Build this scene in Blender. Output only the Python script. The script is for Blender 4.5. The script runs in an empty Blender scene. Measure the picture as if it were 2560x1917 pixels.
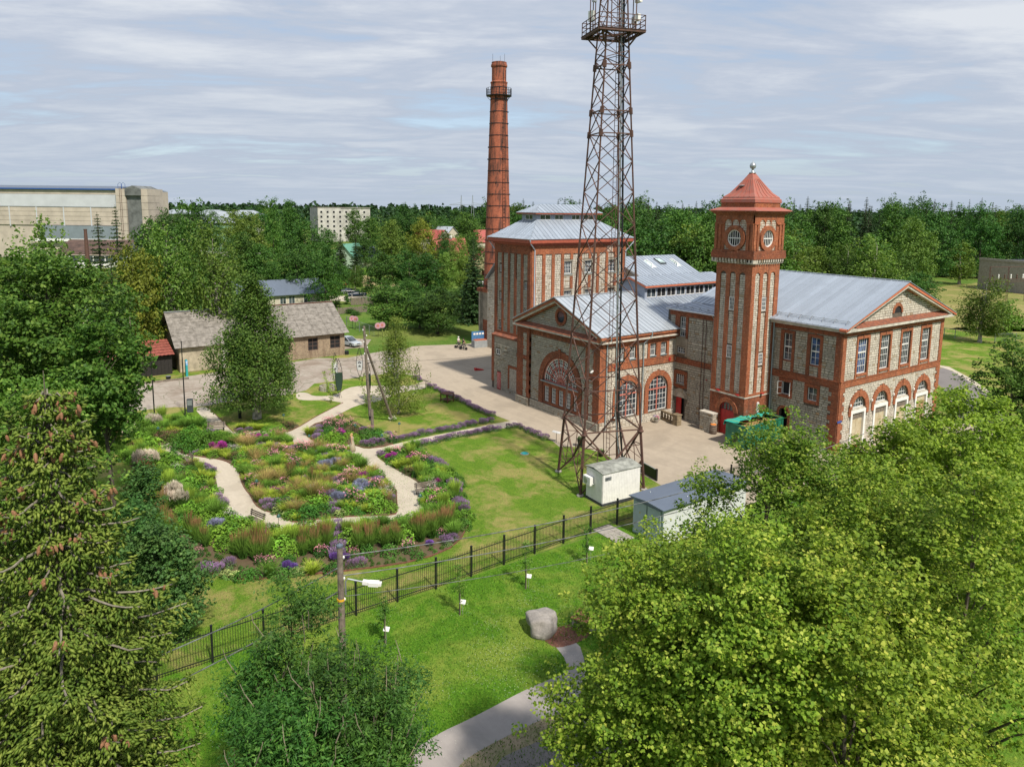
import bpy, bmesh, math, random
import numpy as np
from mathutils import Vector, Matrix, noise as mnoise
sc = bpy.context.scene
COL = sc.collection
R0 = random.Random(7)
# world frame: X runs along the long fronts of the works, Y is square to it, Z up, metres

# ---------------------------------------------------------------- camera, sky, sun
cam_data = bpy.data.cameras.new('camera')
cam = bpy.data.objects.new('camera', cam_data); COL.objects.link(cam); sc.camera = cam
cam_data.lens = 25.36; cam_data.sensor_width = 36.0; cam_data.sensor_fit = 'HORIZONTAL'
cam_data.shift_y = -0.0697; cam_data.clip_start = 0.5; cam_data.clip_end = 9000
_p, _r, _yaw = math.radians(8.168), math.radians(0.641), math.radians(55.037)
def _w(x, y, z):   # camera heading frame -> world
 return Vector((x*math.cos(_yaw)-y*math.sin(_yaw), x*math.sin(_yaw)+y*math.cos(_yaw), z))
cp, sp, cr, sr = math.cos(_p), math.sin(_p), math.cos(_r), math.sin(_r)
_right = _w(cr, sr*sp, sr*cp); _down = _w(sr, -cr*sp, -cr*cp); _fwd = _w(0, cp, -sp)
m = Matrix.Identity(4)
for i in range(3):
 m[i][0] = _right[i]; m[i][1] = -_down[i]; m[i][2] = -_fwd[i]
m.translation = Vector((0, 0, 22.5)); cam.matrix_world = m

SUN_EL, SUN_AZ = math.radians(51.0), math.radians(-3.0)    # azimuth measured from +X towards +Y
sun_dir = Vector((math.cos(SUN_EL)*math.cos(SUN_AZ), math.cos(SUN_EL)*math.sin(SUN_AZ), math.sin(SUN_EL)))
sd = bpy.data.lights.new('sun', 'SUN'); sd.energy = 3.5; sd.angle = math.radians(3.0); sd.color = (1.0, 0.93, 0.82)
sun = bpy.data.objects.new('sun', sd); COL.objects.link(sun)
sun.rotation_euler = (-sun_dir).to_track_quat('-Z', 'Y').to_euler()

world = bpy.data.worlds.new('World'); sc.world = world; world.use_nodes = True
def build_world():
 nt = world.node_tree; nt.nodes.clear(); N = nt.nodes.new; L = nt.links.new
 out = N('ShaderNodeOutputWorld'); bg = N('ShaderNodeBackground'); bg.inputs['Strength'].default_value = 0.13
 sky = N('ShaderNodeTexSky'); sky.sky_type = 'NISHITA'; sky.sun_disc = False
 sky.sun_elevation = SUN_EL; sky.sun_rotation = math.radians(90) - SUN_AZ
 sky.air_density = 1.0; sky.dust_density = 1.2; sky.ozone_density = 1.5
 tc = N('ShaderNodeTexCoord'); sep = N('ShaderNodeSeparateXYZ'); L(tc.outputs['Generated'], sep.inputs[0])
 def math_(op, a, b=None, clamp=False):
  n = N('ShaderNodeMath'); n.operation = op; n.use_clamp = clamp
  for i, v in enumerate((a, b)):
   if v is None: continue
   if isinstance(v, (int, float)): n.inputs[i].default_value = v
   else: L(v, n.inputs[i])
  return n.outputs[0]
 zc = math_('MAXIMUM', sep.outputs['Z'], 0.0)
 den = math_('ADD', zc, 0.09)
 cx = math_('DIVIDE', sep.outputs['X'], den); cy = math_('DIVIDE', sep.outputs['Y'], den)
 comb = N('ShaderNodeCombineXYZ'); L(cx, comb.inputs[0]); L(cy, comb.inputs[1])
 mr = N('ShaderNodeMapping'); L(comb.outputs[0], mr.inputs[0]); mr.inputs['Rotation'].default_value = (0, 0, math.radians(-57))
 mp = N('ShaderNodeMapping'); L(mr.outputs[0], mp.inputs[0]); mp.inputs['Scale'].default_value = (0.5, 0.95, 1)
 n1 = N('ShaderNodeTexNoise'); L(mp.outputs[0], n1.inputs['Vector']); n1.inputs['Scale'].default_value = 1.25
 n1.inputs['Detail'].default_value = 9; n1.inputs['Roughness'].default_value = 0.55; n1.inputs['Distortion'].default_value = 0.8
 n2 = N('ShaderNodeTexNoise'); L(mp.outputs[0], n2.inputs['Vector']); n2.inputs['Scale'].default_value = 4.2
 n2.inputs['Detail'].default_value = 8; n2.inputs['Roughness'].default_value = 0.66
 f = math_('ADD', math_('MULTIPLY', n1.outputs['Fac'], 0.72), math_('MULTIPLY', n2.outputs['Fac'], 0.28))
 cover = N('ShaderNodeMapRange'); L(f, cover.inputs[0]); cover.inputs['From Min'].default_value = 0.34; cover.inputs['From Max'].default_value = 0.47
 cover.inputs['To Min'].default_value = 0.62; cover.inputs['To Max'].default_value = 1.0
 ramp = N('ShaderNodeValToRGB'); L(f, ramp.inputs[0])
 e = ramp.color_ramp.elements; e[0].position = 0.38; e[0].color = (2.1, 2.55, 3.25, 1); e[1].position = 0.62; e[1].color = (3.7, 3.9, 4.2, 1)
 e2 = ramp.color_ramp.elements.new(0.5); e2.color = (2.75, 3.05, 3.6, 1)
 # the veil is thicker and bluer towards the horizon
 hz = N('ShaderNodeMapRange'); L(zc, hz.inputs[0]); hz.inputs['From Min'].default_value = 0.0; hz.inputs['From Max'].default_value = 0.20
 hz.inputs['To Min'].default_value = 1.0; hz.inputs['To Max'].default_value = 0.0
 mixh = N('ShaderNodeMix'); mixh.data_type = 'RGBA'; L(math_('MULTIPLY', hz.outputs[0], 0.75), mixh.inputs[0]); L(ramp.outputs[0], mixh.inputs[6]); mixh.inputs[7].default_value = (2.35, 2.75, 3.3, 1)
 mix = N('ShaderNodeMix'); mix.data_type = 'RGBA'; L(math_('MAXIMUM', cover.outputs[0], hz.outputs[0]), mix.inputs[0]); L(sky.outputs[0], mix.inputs[6]); L(mixh.outputs[2], mix.inputs[7])
 L(mix.outputs[2], bg.inputs['Color']); L(bg.outputs[0], out.inputs[0])
build_world()
sc.view_settings.view_transform = 'Standard'; sc.view_settings.look = 'None'
sc.view_settings.exposure = 0.62; sc.view_settings.gamma = 1.0; sc.view_settings.use_curve_mapping = False
sc.render.engine = 'CYCLES'
sc.cycles.max_bounces = 5; sc.cycles.diffuse_bounces = 3; sc.cycles.glossy_bounces = 2; sc.cycles.transmission_bounces = 3
sc.cycles.transparent_max_bounces = 4; sc.cycles.caustics_reflective = False; sc.cycles.caustics_refractive = False

# ---------------------------------------------------------------- helpers
BUILD = {}
class MB:
 """collects geometry and links it as one mesh object"""
 def __init__(self): self.v = []; self.f = []
 def add(self, vs, fs):
  o = len(self.v); self.v.extend([tuple(p) for p in vs]); self.f.extend([tuple(i+o for i in f) for f in fs]); return self
 def box(self, x0, x1, y0, y1, z0, z1):
  if x0 > x1: x0, x1 = x1, x0
  if y0 > y1: y0, y1 = y1, y0
  v = [(x0,y0,z0),(x1,y0,z0),(x1,y1,z0),(x0,y1,z0),(x0,y0,z1),(x1,y0,z1),(x1,y1,z1),(x0,y1,z1)]
  return self.add(v, [(0,3,2,1),(4,5,6,7),(0,1,5,4),(1,2,6,5),(2,3,7,6),(3,0,4,7)])
 def obox(self, p0, p1, w, h, up=(0,0,1)):
  """bar of width w and height h from p0 to p1"""
  p0 = Vector(p0); p1 = Vector(p1); d = (p1-p0)
  if d.length < 1e-6: return self
  d.normalize(); up = Vector(up)
  s = d.cross(up)
  if s.length < 1e-3: s = d.cross(Vector((1,0,0)))
  s.normalize(); t = s.cross(d)
  s *= w/2; t *= h/2
  v = [p0-s-t, p0+s-t, p0+s+t, p0-s+t, p1-s-t, p1+s-t, p1+s+t, p1-s+t]
  return self.add(v, [(0,1,2,3),(7,6,5,4),(0,4,5,1),(1,5,6,2),(2,6,7,3),(3,7,4,0)])
 def angle(self, p0, p1, w, t=0.012, up=(0,0,1)):
  """steel angle (L section)"""
  p0 = Vector(p0); p1 = Vector(p1); d = (p1-p0).normalized(); s = d.cross(Vector(up))
  if s.length < 1e-3: s = d.cross(Vector((1,0,0)))
  s.normalize(); n = s.cross(d)
  self.obox(p0, p1, w, t, up); self.obox(p0+s*(w/2-t/2)-n*w/2, p1+s*(w/2-t/2)-n*w/2, t, w, up); return self
 def tube(self, pts, rad, seg=6, cap=True):
  pts = [Vector(p) for p in pts]; n = len(pts)
  rads = rad if isinstance(rad, (list, tuple)) else [rad]*n
  o = len(self.v); ref = None
  for i, p in enumerate(pts):
   d = (pts[min(i+1,n-1)]-pts[max(i-1,0)])
   d = d.normalized() if d.length > 1e-9 else Vector((0,0,1))
   a = d.cross(Vector((0,0,1))) if abs(d.z) < 0.95 else d.cross(Vector((1,0,0)))
   if ref is not None:
    b = ref - d*ref.dot(d)
    if b.length > 1e-4: a = b
   a.normalize(); ref = a; b = d.cross(a)
   for k in range(seg):
    t = 2*math.pi*k/seg; q = p+(a*math.cos(t)+b*math.sin(t))*rads[i]; self.v.append(tuple(q))
  for i in range(n-1):
   for k in range(seg):
    k2 = (k+1) % seg; self.f.append((o+i*seg+k, o+i*seg+k2, o+(i+1)*seg+k2, o+(i+1)*seg+k))
  if cap: self.f.append(tuple(o+k for k in reversed(range(seg)))); self.f.append(tuple(o+(n-1)*seg+k for k in range(seg)))
  return self
 def lathe(self, c, prof, seg=24, a0=0):
  o = len(self.v); n = len(prof)
  for r, z in prof:
   for k in range(seg):
    t = a0+2*math.pi*k/seg; self.v.append((c[0]+r*math.cos(t), c[1]+r*math.sin(t), c[2]+z))
  for i in range(n-1):
   for k in range(seg):
    k2 = (k+1) % seg; self.f.append((o+i*seg+k, o+i*seg+k2, o+(i+1)*seg+k2, o+(i+1)*seg+k))
  self.f.append(tuple(o+k for k in reversed(range(seg)))); self.f.append(tuple(o+(n-1)*seg+k for k in range(seg)))
  return self
 def prism(self, poly, z0, z1):
  n = len(poly); v = [(p[0],p[1],z0) for p in poly]+[(p[0],p[1],z1) for p in poly]
  return self.add(v, [tuple(reversed(range(n))), tuple(range(n, 2*n))]+[(i,(i+1)%n,n+(i+1)%n,n+i) for i in range(n)])
 def build(self, name, mat, parent=None, smooth=False):
  me = bpy.data.meshes.new(name); me.from_pydata(self.v, [], self.f); me.update()
  if smooth: me.polygons.foreach_set('use_smooth', [True]*len(me.polygons))
  if mat: me.materials.append(mat)
  return link(name, me, parent)
def link(name, me, parent=None):
 o = bpy.data.objects.new(name, me); COL.objects.link(o)
 if parent is not None:
  o.parent = parent
  if parent.name in WROOT: o.matrix_parent_inverse = Matrix.Translation(-parent.location)
 return o
WROOT = set()      # things whose parts are written in world coordinates
def sub(name, root):
 o = bpy.data.objects.new(name, None); COL.objects.link(o); o.empty_display_size = 0.3; o.parent = root
 if root.name in WROOT: o.matrix_parent_inverse = Matrix.Translation(-root.location)
 return o
def wthing(*a, **k):
 o = thing(*a, **k); WROOT.add(o.name); return o
def tag(o, label=None, cat=None, group=None, kind=None):
 if label: o['label'] = label
 if cat: o['category'] = cat
 if group: o['group'] = group
 if kind: o['kind'] = kind
 return o
def thing(name, label, cat, loc=(0,0,0), rz=0, group=None):
 o = bpy.data.objects.new(name, None); COL.objects.link(o); o.empty_display_size = 0.3
 o.location = loc; o.rotation_euler = (0, 0, rz); return tag(o, label, cat, group)
def copy_tree(o, parent=None, mats=None):
 c = o.copy(); COL.objects.link(c)
 if parent is not None: c.parent = parent
 for ch in list(KIDS.get(o.name, [])): copy_tree(ch, c)
 return c
KIDS = {}
def index_kids(root):
 KIDS[root.name] = [ch for ch in bpy.data.objects if ch.parent == root]
 for ch in KIDS[root.name]: index_kids(ch)

# ---------------------------------------------------------------- materials
MATS = {}
def newmat(name):
 m = bpy.data.materials.new(name); m.use_nodes = True; nt = m.node_tree; nt.nodes.clear()
 out = nt.nodes.new('ShaderNodeOutputMaterial'); b = nt.nodes.new('ShaderNodeBsdfPrincipled'); nt.links.new(b.outputs[0], out.inputs[0])
 MATS[name] = m; return m, nt, b, out
def nn(nt, t, **kw):
 n = nt.nodes.new(t)
 for k, v in kw.items(): setattr(n, k, v)
 return n
def coords(nt, world_space=True):
 g = nn(nt, 'ShaderNodeNewGeometry'); return g.outputs['Position']
def mixc(nt, fac, a, b, mode='MIX'):
 n = nn(nt, 'ShaderNodeMix', data_type='RGBA', blend_type=mode)
 for i, v in ((0, fac), (6, a), (7, b)):
  if isinstance(v, (int, float)): n.inputs[i].default_value = v
  elif isinstance(v, tuple): n.inputs[i].default_value = v if len(v) == 4 else (*v, 1)
  else: nt.links.new(v, n.inputs[i])
 return n.outputs[2]
def mathn(nt, op, a, b=0.0, clamp=False):
 n = nn(nt, 'ShaderNodeMath', operation=op, use_clamp=clamp)
 for i, v in enumerate((a, b)):
  if isinstance(v, (int, float)): n.inputs[i].default_value = v
  else: nt.links.new(v, n.inputs[i])
 return n.outputs[0]
def noisen(nt, vec, scale, detail=4, rough=0.5, dist=0.0, stretch=None):
 if stretch:
  mp = nn(nt, 'ShaderNodeMapping'); nt.links.new(vec, mp.inputs[0]); mp.inputs['Scale'].default_value = stretch; vec = mp.outputs[0]
 n = nn(nt, 'ShaderNodeTexNoise'); nt.links.new(vec, n.inputs['Vector']); n.inputs['Scale'].default_value = scale
 n.inputs['Detail'].default_value = detail; n.inputs['Roughness'].default_value = rough; n.inputs['Distortion'].default_value = dist
 return n.outputs['Fac']
def mrange(nt, v, a, b, c=0.0, d=1.0):
 n = nn(nt, 'ShaderNodeMapRange'); nt.links.new(v, n.inputs[0])
 for i, x in enumerate((a, b, c, d)): n.inputs[i+1].default_value = x
 return n.outputs[0]
def bumpn(nt, b, h, strength=0.4, dist=0.02):
 n = nn(nt, 'ShaderNodeBump'); n.inputs['Strength'].default_value = strength; n.inputs['Distance'].default_value = dist
 nt.links.new(h, n.inputs['Height']); nt.links.new(n.outputs[0], b.inputs['Normal'])
def plain(name, col, rough=0.7, metal=0.0, var=0.12, scale=3.0, bump=0.0, col2=None, spec=0.5):
 if name in MATS: return MATS[name]
 m, nt, b, out = newmat(name); pos = coords(nt)
 f = noisen(nt, pos, scale, 5, 0.6)
 c2 = col2 or tuple(c*(1-var*2.2) for c in col)
 nt.links.new(mixc(nt, mrange(nt, f, 0.3, 0.7), c2, tuple(min(1, c*(1+var*0.5)) for c in col)), b.inputs['Base Color'])
 b.inputs['Roughness'].default_value = rough; b.inputs['Metallic'].default_value = metal
 b.inputs['Specular IOR Level'].default_value = spec
 if bump: bumpn(nt, b, noisen(nt, pos, scale*6, 4), bump, 0.01)
 return m
def wallvec(nt):
 g = nn(nt, 'ShaderNodeNewGeometry'); s = nn(nt, 'ShaderNodeSeparateXYZ'); nt.links.new(g.outputs['Position'], s.inputs[0])
 c = nn(nt, 'ShaderNodeCombineXYZ'); nt.links.new(mathn(nt, 'ADD', s.outputs[0], s.outputs[1]), c.inputs[0]); nt.links.new(s.outputs[2], c.inputs[1])
 return c.outputs[0], g.outputs['Position']
def brickmat(name, c1, c2, mortar, stain=0.45):
 m, nt, b, out = newmat(name); vec, pos = wallvec(nt)
 t = nn(nt, 'ShaderNodeTexBrick'); nt.links.new(vec, t.inputs['Vector'])
 t.inputs['Color1'].default_value = (*c1, 1); t.inputs['Color2'].default_value = (*c2, 1); t.inputs['Mortar'].default_value = (*mortar, 1)
 t.inputs['Scale'].default_value = 1.0; t.inputs['Brick Width'].default_value = 0.27; t.inputs['Row Height'].default_value = 0.085
 t.inputs['Mortar Size'].default_value = 0.009; t.inputs['Bias'].default_value = -0.1
 big = noisen(nt, pos, 0.55, 6, 0.65, 0.4); small = noisen(nt, pos, 5.0, 5, 0.7)
 c = mixc(nt, mrange(nt, small, 0.42, 0.72, 0, 0.75), t.outputs['Color'], (c1[0]*0.35, c1[1]*0.32, c1[2]*0.35))
 c = mixc(nt, mrange(nt, big, 0.45, 0.75, 0, stain), c, (0.075, 0.045, 0.03))
 c = mixc(nt, mrange(nt, noisen(nt, pos, 1.8, 5, 0.65, 0, (1, 1, .14)), 0.50, 0.68, 0, 0.5), c, (0.09, 0.05, 0.035))
 c = mixc(nt, mrange(nt, noisen(nt, pos, 9, 3, 0.6), 0.60, 0.70, 0, 0.6), c, (0.55, 0.36, 0.24))
 nt.links.new(c, b.inputs['Base Color']); b.inputs['Roughness'].default_value = 0.9; b.inputs['Specular IOR Level'].default_value = 0.2
 bumpn(nt, b, mathn(nt, 'ADD', mathn(nt, 'MULTIPLY', t.outputs['Fac'], -1.0), small), 0.7, 0.02)
 return m
def stonemat(name, ca, cb, cc, dark=0.5):
 m, nt, b, out = newmat(name); g = nn(nt, 'ShaderNodeNewGeometry'); oi = nn(nt, 'ShaderNodeObjectInfo'); pos = g.outputs['Position']
 r = mathn(nt, 'FRACT', mathn(nt, 'ADD', g.outputs['Random Per Island'], oi.outputs['Random']))
 ramp = nn(nt, 'ShaderNodeValToRGB'); nt.links.new(r, ramp.inputs[0]); e = ramp.color_ramp.elements
 e[0].position = 0; e[0].color = (*ca, 1); e[1].position = 1; e[1].color = (*cc, 1); x = e.new(0.5); x.color = (*cb, 1); x = e.new(0.9); x.color = (*cb, 1)
 f = noisen(nt, pos, 6, 5, 0.7); big = noisen(nt, pos, 0.5, 5, 0.6, 0.3)
 c = mixc(nt, mrange(nt, f, 0.4, 0.75, 0, dark), ramp.outputs[0], tuple(v*0.45 for v in cb))
 c = mixc(nt, mrange(nt, big, 0.5, 0.75, 0, 0.35), c, (0.20, 0.17, 0.13)); c = mixc(nt, mrange(nt, noisen(nt, pos, 1.5, 5, .65, 0, (1, 1, .12)), .5, .7, 0, .35), c, (.16, .13, .10))
 nt.links.new(c, b.inputs['Base Color']); b.inputs['Roughness'].default_value = 0.92; b.inputs['Specular IOR Level'].default_value = 0.2
 bumpn(nt, b, f, 0.6, 0.03); return m
def roofmat(name, col, rough=0.42, metal=0.35):
 m, nt, b, out = newmat(name); oi = nn(nt, 'ShaderNodeObjectInfo'); pos = coords(nt)
 v = mrange(nt, oi.outputs['Random'], 0, 1, 0.88, 1.08)
 f = noisen(nt, pos, 0.7, 5, 0.6); f2 = noisen(nt, pos, 4, 4, 0.6)
 c = mixc(nt, 1.0, (*col, 1), (1, 1, 1, 1), 'MULTIPLY')
 n = nn(nt, 'ShaderNodeVectorMath', operation='SCALE'); nt.links.new(c, n.inputs[0]); nt.links.new(v, n.inputs[3])
 c = mixc(nt, mrange(nt, f, 0.45, 0.75, 0, 0.4), n.outputs[0], tuple(x*0.72 for x in col))
 c = mixc(nt, mrange(nt, f2, 0.6, 0.8, 0, 0.35), c, (col[0]*0.9, col[1]*0.82, col[2]*0.72))
 nt.links.new(c, b.inputs['Base Color']); b.inputs['Roughness'].default_value = rough; b.inputs['Metallic'].default_value = metal
 bumpn(nt, b, f2, 0.08, 0.02); return m
M_brick = brickmat('brick_orange', (0.50, 0.155, 0.062), (0.34, 0.088, 0.038), (0.30, 0.19, 0.13))
M_brick_dark = brickmat('brick_brown', (0.40, 0.12, 0.052), (0.24, 0.065, 0.034), (0.20, 0.12, 0.085), 0.7)  # shade of the -Y fronts put into the colour; also darker tower-base brick
M_brick_chim = brickmat('brick_chimney', (0.46, 0.12, 0.05), (0.33, 0.075, 0.033), (0.22, 0.11, 0.07), 0.75)
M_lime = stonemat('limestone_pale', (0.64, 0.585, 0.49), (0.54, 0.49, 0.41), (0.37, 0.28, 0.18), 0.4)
M_lime2 = stonemat('limestone_grey', (0.48, 0.44, 0.36), (0.40, 0.37, 0.30), (0.33, 0.23, 0.13), 0.45)  # same stone as the pale one, -Y front shade put into its colour
M_mortar = plain('mortar', (0.13, 0.105, 0.08), 0.95, var=0.2)
M_cream = plain('cream_cornice', (0.58, 0.54, 0.46), 0.85, var=0.18, scale=1.5)
M_plaster = plain('grey_plaster', (0.33, 0.29, 0.23), 0.95, var=0.2, scale=1.2, bump=0.2)
M_roof = roofmat('zinc_sheet_roof', (0.385, 0.435, 0.50))
M_roof_pale = roofmat('pale_sheet_roof', (0.44, 0.48, 0.52))
M_roof_blue = roofmat('blue_grey_sheet', (0.13, 0.16, 0.21), 0.5, 0.2)
M_fascia = plain('red_fascia', (0.38, 0.085, 0.045), 0.7, var=0.15)
M_fascia_or = plain('orange_fascia', (0.56, 0.16, 0.08), 0.7, var=0.12)
M_white = plain('white_paint', (0.78, 0.77, 0.74), 0.55, var=0.06)
M_pink = plain('salmon_paint', (0.50, 0.17, 0.13), 0.6, var=0.1)
M_red = plain('red_paint', (0.42, 0.02, 0.02), 0.5, var=0.12)
M_rust = plain('rusty_sheet', (0.26, 0.085, 0.04), 0.85, var=0.25, scale=2.5, col2=(0.11, 0.045, 0.03))
M_copper = plain('red_oxide_sheet', (0.34, 0.085, 0.055), 0.6, var=0.18, scale=2.2, col2=(0.30, 0.13, 0.10))
M_clad = plain('blue_grey_cladding', (0.30, 0.34, 0.42), 0.6, var=0.06)
M_pipe = plain('grey_downpipe', (0.30, 0.36, 0.38), 0.5, metal=0.3, var=0.1)
M_black = plain('black_metal', (0.012, 0.013, 0.015), 0.45, var=0.1)
M_dark = plain('dark_interior', (0.012, 0.012, 0.014), 0.9, var=0.1)
M_steel = plain('rust_brown_steel', (0.115, 0.052, 0.036), 0.75, var=0.25, scale=4, col2=(0.05, 0.028, 0.022))
M_zinc = plain('galvanised', (0.42, 0.45, 0.47), 0.4, metal=0.6, var=0.1)
M_wood = plain('weathered_wood', (0.22, 0.18, 0.14), 0.9, var=0.25, scale=5, bump=0.3)
M_ldoor = plain('flaking_cream_door', (0.52, 0.47, 0.34), 0.75, var=0.1, scale=2.2, col2=(0.40, 0.30, 0.17))
M_rdoor = plain('rusty_door', (0.30, 0.10, 0.045), 0.85, var=0.3, scale=6, col2=(0.50, 0.40, 0.26))
M_concrete = plain('concrete', (0.36, 0.33, 0.29), 0.92, var=0.15, scale=2, bump=0.2)
def glassmat(name, col, rough=0.04):
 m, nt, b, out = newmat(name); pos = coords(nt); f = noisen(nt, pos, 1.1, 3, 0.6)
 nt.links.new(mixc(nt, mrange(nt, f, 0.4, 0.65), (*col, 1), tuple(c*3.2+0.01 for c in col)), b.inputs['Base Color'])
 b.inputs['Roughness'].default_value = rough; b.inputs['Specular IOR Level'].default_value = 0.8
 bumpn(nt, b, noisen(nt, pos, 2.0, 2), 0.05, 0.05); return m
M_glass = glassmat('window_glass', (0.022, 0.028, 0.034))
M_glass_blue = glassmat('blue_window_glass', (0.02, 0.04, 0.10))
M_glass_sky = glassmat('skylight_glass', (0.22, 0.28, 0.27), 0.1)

# ---------------------------------------------------------------- wall building
class Face:
 """a vertical wall plane. 'L': plane Y=c seen from -Y, a runs along X.  'R': plane X=c seen from +X, a runs along Y"""
 def __init__(self, s, c): self.s = s; self.c = c
 def p(self, a, z, d=0.0): return (a, self.c-d, z) if self.s == 'L' else (self.c+d, a, z)
 def box(self, mb, a0, a1, z0, z1, d0, d1):
  if self.s == 'L': mb.box(a0, a1, self.c-d1, self.c-d0, z0, z1)
  else: mb.box(self.c+d0, self.c+d1, a0, a1, z0, z1)
 def quad(self, mb, pts, d0, d1):
  """convex polygon of (a,z) extruded from d0 to d1"""
  n = len(pts); v = [self.p(a, z, d1) for a, z in pts]+[self.p(a, z, d0) for a, z in pts]
  mb.add(v, [tuple(range(n)), tuple(reversed(range(n, 2*n)))]+[(i, n+i, n+(i+1) % n, (i+1) % n) for i in range(n)])
 def arc(self, mb, ac, zc, r0, r1, d0, d1, t0=0.0, t1=math.pi, n=20):
  """ring sector as solid wedges"""
  for k in range(n):
   a, b = t0+(t1-t0)*k/n, t0+(t1-t0)*(k+1)/n
   self.quad(mb, [(ac+r0*math.cos(a), zc+r0*math.sin(a)), (ac+r1*math.cos(a), zc+r1*math.sin(a)), (ac+r1*math.cos(b), zc+r1*math.sin(b)), (ac+r0*math.cos(b), zc+r0*math.sin(b))], d0, d1)
def slab(mb, F, a0, a1, z0, z1, holes=(), arches=(), d0=-0.35, d1=0.0):
 """wall sheet with rectangular holes (a0,a1,z0,z1) and arched ones (ac,half,z0,zs)"""
 hs = [h for h in holes]+[(ac-r, ac+r, zb, zs+r) for ac, r, zb, zs in arches]
 A = sorted({a0, a1, *[min(max(x, a0), a1) for h in hs for x in h[:2]]}); Z = sorted({z0, z1, *[min(max(x, z0), z1) for h in hs for x in h[2:]]})
 for i in range(len(A)-1):
  am = (A[i]+A[i+1])/2; run = None
  for j in range(len(Z)-1):
   zm = (Z[j]+Z[j+1])/2
   hole = any(h[0] < am < h[1] and h[2] < zm < h[3] for h in hs)
   if not hole and run is None: run = Z[j]
   if hole and run is not None: F.box(mb, A[i], A[i+1], run, Z[j], d0, d1); run = None
  if run is not None: F.box(mb, A[i], A[i+1], run, Z[-1], d0, d1)
 for ac, r, zb, zs in arches:
  n = 16
  for k in range(n):
   t0, t1 = math.pi*k/n, math.pi*(k+1)/n
   x0, x1 = ac+r*math.cos(t0), ac+r*math.cos(t1)
   F.quad(mb, [(x0, zs+r*math.sin(t0)), (x0, zs+r), (x1, zs+r), (x1, zs+r*math.sin(t1))] if True else [], d0, d1)
STONE_MESH = {}
def unit_stone(mat):
 if mat.name not in STONE_MESH:
  mb = MB(); b = 0.12
  v = [(-.5,0,-.5),(.5,0,-.5),(.5,0,.5),(-.5,0,.5)]; w = [(-.5+b*.4,1,-.5+b),(.5-b*.4,1,-.5+b),(.5-b*.4,1,.5-b),(-.5+b*.4,1,.5-b)]
  mb.add(v+w, [(4,5,6,7),(0,1,5,4),(1,2,6,5),(2,3,7,6),(3,0,4,7)])
  me = bpy.data.meshes.new('stone'); me.from_pydata(mb.v, [], mb.f); me.materials.append(mat); STONE_MESH[mat.name] = me
 return STONE_MESH[mat.name]
ALLSTONES = {}
def stones(root, F, a0, a1, z0, z1, obst=(), discs=(), mat=None, course=(0.17, 0.27), lens=(0.28, 0.62), seed=1, lim=None, d0=0.0, rough=1.0):
 """lay stones course by course round the obstacles; lim(z) gives the wall's extent at height z"""
 rnd = random.Random(seed); z = z0; lst = ALLSTONES.setdefault(root.name, [])
 while z < z1-0.06:
  h = min(rnd.uniform(*course), z1-z)
  if z1-(z+h) < 0.08: h = z1-z
  zm = z+h/2; lo, hi = a0, a1
  if lim:
   l = lim(z+h)
   if l is None: break
   lo, hi = max(lo, l[0]), min(hi, l[1])
  free = [(lo, hi)] if hi-lo > 0.1 else []
  cuts = [(o[0], o[1]) for o in obst if o[2] < z+h-0.02 and o[3] > z+0.02]
  for ac, zc, r in discs:
   dz = zm-zc
   if abs(dz) < r: w = math.sqrt(r*r-dz*dz); cuts.append((ac-w, ac+w))
  for c0, c1 in cuts:
   nf = []
   for f0, f1 in free:
    if c1 <= f0 or c0 >= f1: nf.append((f0, f1)); continue
    if c0 > f0: nf.append((f0, c0))
    if c1 < f1: nf.append((c1, f1))
   free = nf
  for f0, f1 in free:
   a = f0
   while a < f1-0.04:
    w = rnd.uniform(*lens)
    if f1-(a+w) < 0.14: w = f1-a
    g = 0.018
    if w > 2.2*g and h > 2.2*g:
     lst.append((F, a+g, a+w-g, z+g, z+h-g, d0, d0+rnd.uniform(0.025, 0.06)*rough, mat))
    a += w
  z += h
def finish_stones(root, limit=300):
 lst = ALLSTONES.get(root.name, [])
 def key(s):
  x, y, z = s[0].p((s[1]+s[2])/2, (s[3]+s[4])/2); d = math.sqrt(x*x+y*y+(z-22.5)**2)
  return -((s[2]-s[1])*(s[4]-s[3]))/d**2
 lst.sort(key=key)
 for F, a0, a1, z0, z1, d0, d1, mat in lst[:limit]:
  o = link('stone', unit_stone(mat), root)
  o.location = F.p((a0+a1)/2, (z0+z1)/2, d0); o.scale = (a1-a0, d1-d0, z1-z0)
  o.rotation_euler = (0, 0, math.pi if F.s == 'L' else -math.pi/2)
 rest = {}
 for s in lst[limit:]: rest.setdefault(s[7].name, (s[7], []))[1].append(s)
 for mat, ls in rest.values():
  mb = MB()
  for F, a0, a1, z0, z1, d0, d1, _ in ls:
   b = min(0.02, (z1-z0)*0.2, (a1-a0)*0.2)
   v = [F.p(a0, z0, d0), F.p(a1, z0, d0), F.p(a1, z1, d0), F.p(a0, z1, d0), F.p(a0+b, z0+b, d1), F.p(a1-b, z0+b, d1), F.p(a1-b, z1-b, d1), F.p(a0+b, z1-b, d1)]
   mb.add(v, [(4,5,6,7),(0,1,5,4),(1,2,6,5),(2,3,7,6),(3,0,4,7)])
  tag(mb.build('stonework', mat, root), kind='stuff')
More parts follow.
